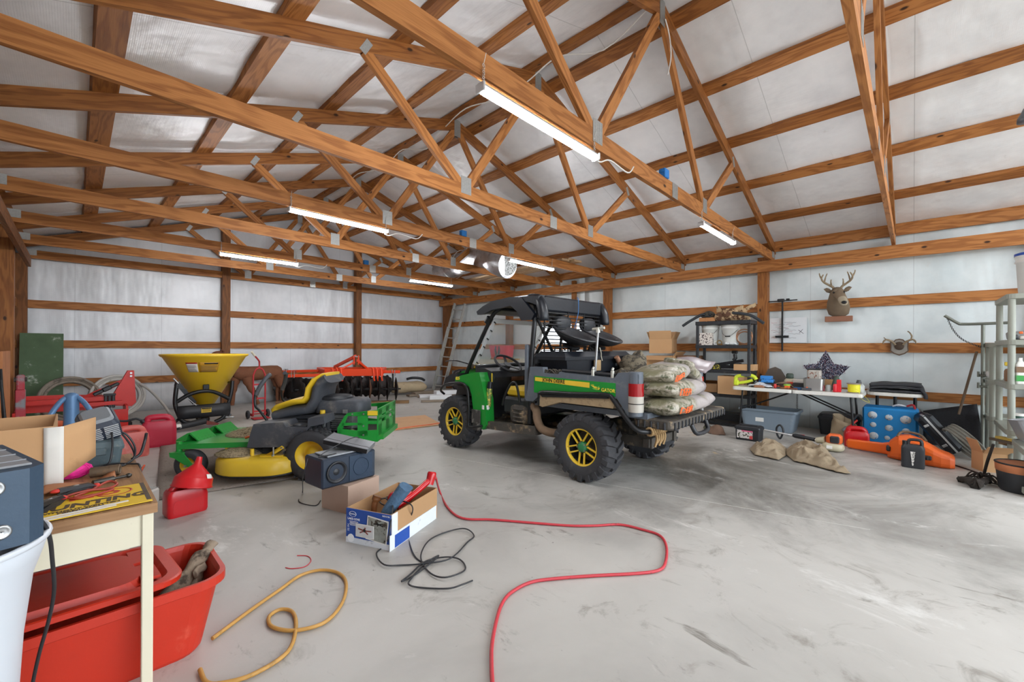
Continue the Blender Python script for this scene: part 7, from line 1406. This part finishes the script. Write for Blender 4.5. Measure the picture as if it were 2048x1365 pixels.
for i, (a, c_, z) in enumerate((((6.9, -.62), (6.45, -.95), .33), ((6.85, -.66), (6.5, -.9), .36), ((7.0, -.7), (6.5, -1.0), .28))): g = G(); g.beam((*a, z), (*c_, z), .06, .025); tag(part('scrap_board', g, mat(('dark_scrap', 'yellow_scrap', 'tan_scrap')[i], ('5b5146', 'b59a4a', '8a7456')[i], .8, 0, .2, 14)), ('dark scrap board lying across the low shelf front', 'mustard yellow scrap over the torn carton', 'tan scrap board under the mustard scrap')[i], 'scrap')
# brown cap and cloth on the floor behind the tailgate
cp = thing('felt_hat', 'brown felt hat with a dark strap on the floor behind the tailgate', 'cap', (6.78, 2.16, 0), 30); b = G(); b.ell((0, 0, .0), (.15, .12, .12), 18, 8, lo=0); b.v = [tuple(wob(p, .03, 8)) for p in b.v]; part('crown', b, mat('brown_felt', '6b5344', .9, 0, .15, 14, .2), cp); g = G(); g.ell((.16, .10, .05), (.08, .06, .05), 14, 8); part('strap_roll', g, mat('olive_strap', '4a4a34', .8), cp)
# ------------------------------------------------------------------ ceiling things: duct, cables, junction boxes, lamp
DF = thing('foil_duct', 'silver foil insulated flexible duct lying over the rear trusses', 'duct', (0, 0, 0)); FO = mat('crinkled_foil', 'b4b5b7', .36, .9, .2, 14, .5, '8a8b8c', .5, .7, 12, bscale=26)
g = G(); g.tube([wob(p, .05, 3) for p in crom([(5.32, 5.24, 2.78), (5.36, 5.55, 2.88), (5.48, 6.0, 3.10), (5.68, 6.5, 3.19), (6.0, 7.3, 3.19), (6.27, 8.0, 3.19), (6.4, 8.6, 3.19)], 7)], .24, 22); part('duct', g, FO, DF); g = G(); b = G(); b.cyl((5.318, 5.23, 2.776), (5.31, 5.19, 2.765), .19, .19, n=24); part('duct_end', b, mat('duct_wool', '5c5d5c', .95, 0, .5, 40, 1.0, '2c2c2a', .5, .56, 36), DF)
for x, y, ax in ((5.62, 6.35, (.3, .9, .1)), (5.95, 7.18, (.36, .93, 0)), (6.25, 7.95, (.3, .95, 0))): g = G(); g.torus((x, y, 3.19), .255, .008, 28, 5, ax); part('strap', g, WHITE, DF)
for i, (a, c_, z) in enumerate((((6.35, 4.7), (6.75, 8.2), 2.945), ((6.6, 4.6), (7.1, 8.0), 2.945), ((6.55, 4.7), (6.95, 7.2), 2.982))): g = G(); g.beam((*a, z), (*c_, z), .20, .035); tag(part('stored_board', g, wood('pale_board', 'cdb190', 'a98a66', False, .7)), ('pale board stored on the trusses nearest the foil duct', 'pale board stored on the trusses nearer the wall', 'short pale board on top of the stored boards')[i], 'board', 'boards stored on the trusses')
BLUE = mat('junction_blue', '1f77c4', .45, 0, .06, 9)
for i, (x, y, z, lab) in enumerate(((3.90, 1.73, 2.965, 'blue junction box on the nearest truss chord'), (3.94, 4.78, 2.965, 'blue junction box on the third truss chord'), (3.98, 7.83, 2.965, 'small far blue junction box on the fifth truss chord'))):
    t = thing('junction_box', lab, 'junction box', (x, y, z), 0, 'blue junction boxes'); g = G(); g.box((0, 0, 0), (.095, .065, .085), ch=.006); part('box', g, BLUE, t)
    for s in (-1, 1): g = G(); g.box((s*.05, 0, .015), (.012, .03, .02)); part('lug', g, BLUE, t)
for i, y in enumerate((1.70, 4.75, 7.80)):
    pts = [(2.66, y, 2.70), (2.72, y, 2.69), (2.85, y-.01, 2.74), (3.1, y-.02, 2.72), (3.2, y-.02, 2.80)]; cord('white_cable', ('white cable end at the nearest LED tube', 'white cable end at the third truss lamp', 'white cable end at the far lamp')[i], pts, .006, WIRE, 5, 6)
for i, (a, b) in enumerate(((0, 2), (2, 4))):
    pts = []
    for k in range(7): y = TRY[3+a]+(TRY[3+b]-TRY[3+a])*k/6; pts.append((3.60+.05*math.sin(k*2.1), y, 4.36-.10*math.sin(math.pi*k/6*2) if k % 2 else 4.40))
    cord('white_cable', ('white cable strung under the ridge between the first and third trusses', 'white cable strung under the ridge towards the back wall')[i], pts, .007, WIRE, 5, 6)
cord('white_cable', 'white cable drooping down from the nearest truss peak', [(3.84, 1.70, 4.40), (3.93, 1.70, 4.30), (3.95, 1.69, 4.1), (3.90, 1.70, 3.9)], .007, WIRE, 5, 6)
g = G(); g.tube([(5.62, 6.2, 2.80), (5.66, 6.2, 2.72)], .02, 8); FLt = single('flood_lamp', (lambda g: g.lathe([(.03, 0), (.05, .05), (.07, .09), (.072, .13), (.001, .135)], 18))(G()), mat('grey_fixture', '5c6066', .4, .3), 'grey fixture at the right edge high on the roof purlin', 'lamp', (6.35, -.79, 3.63), 0, rot=(180, 0, 0))
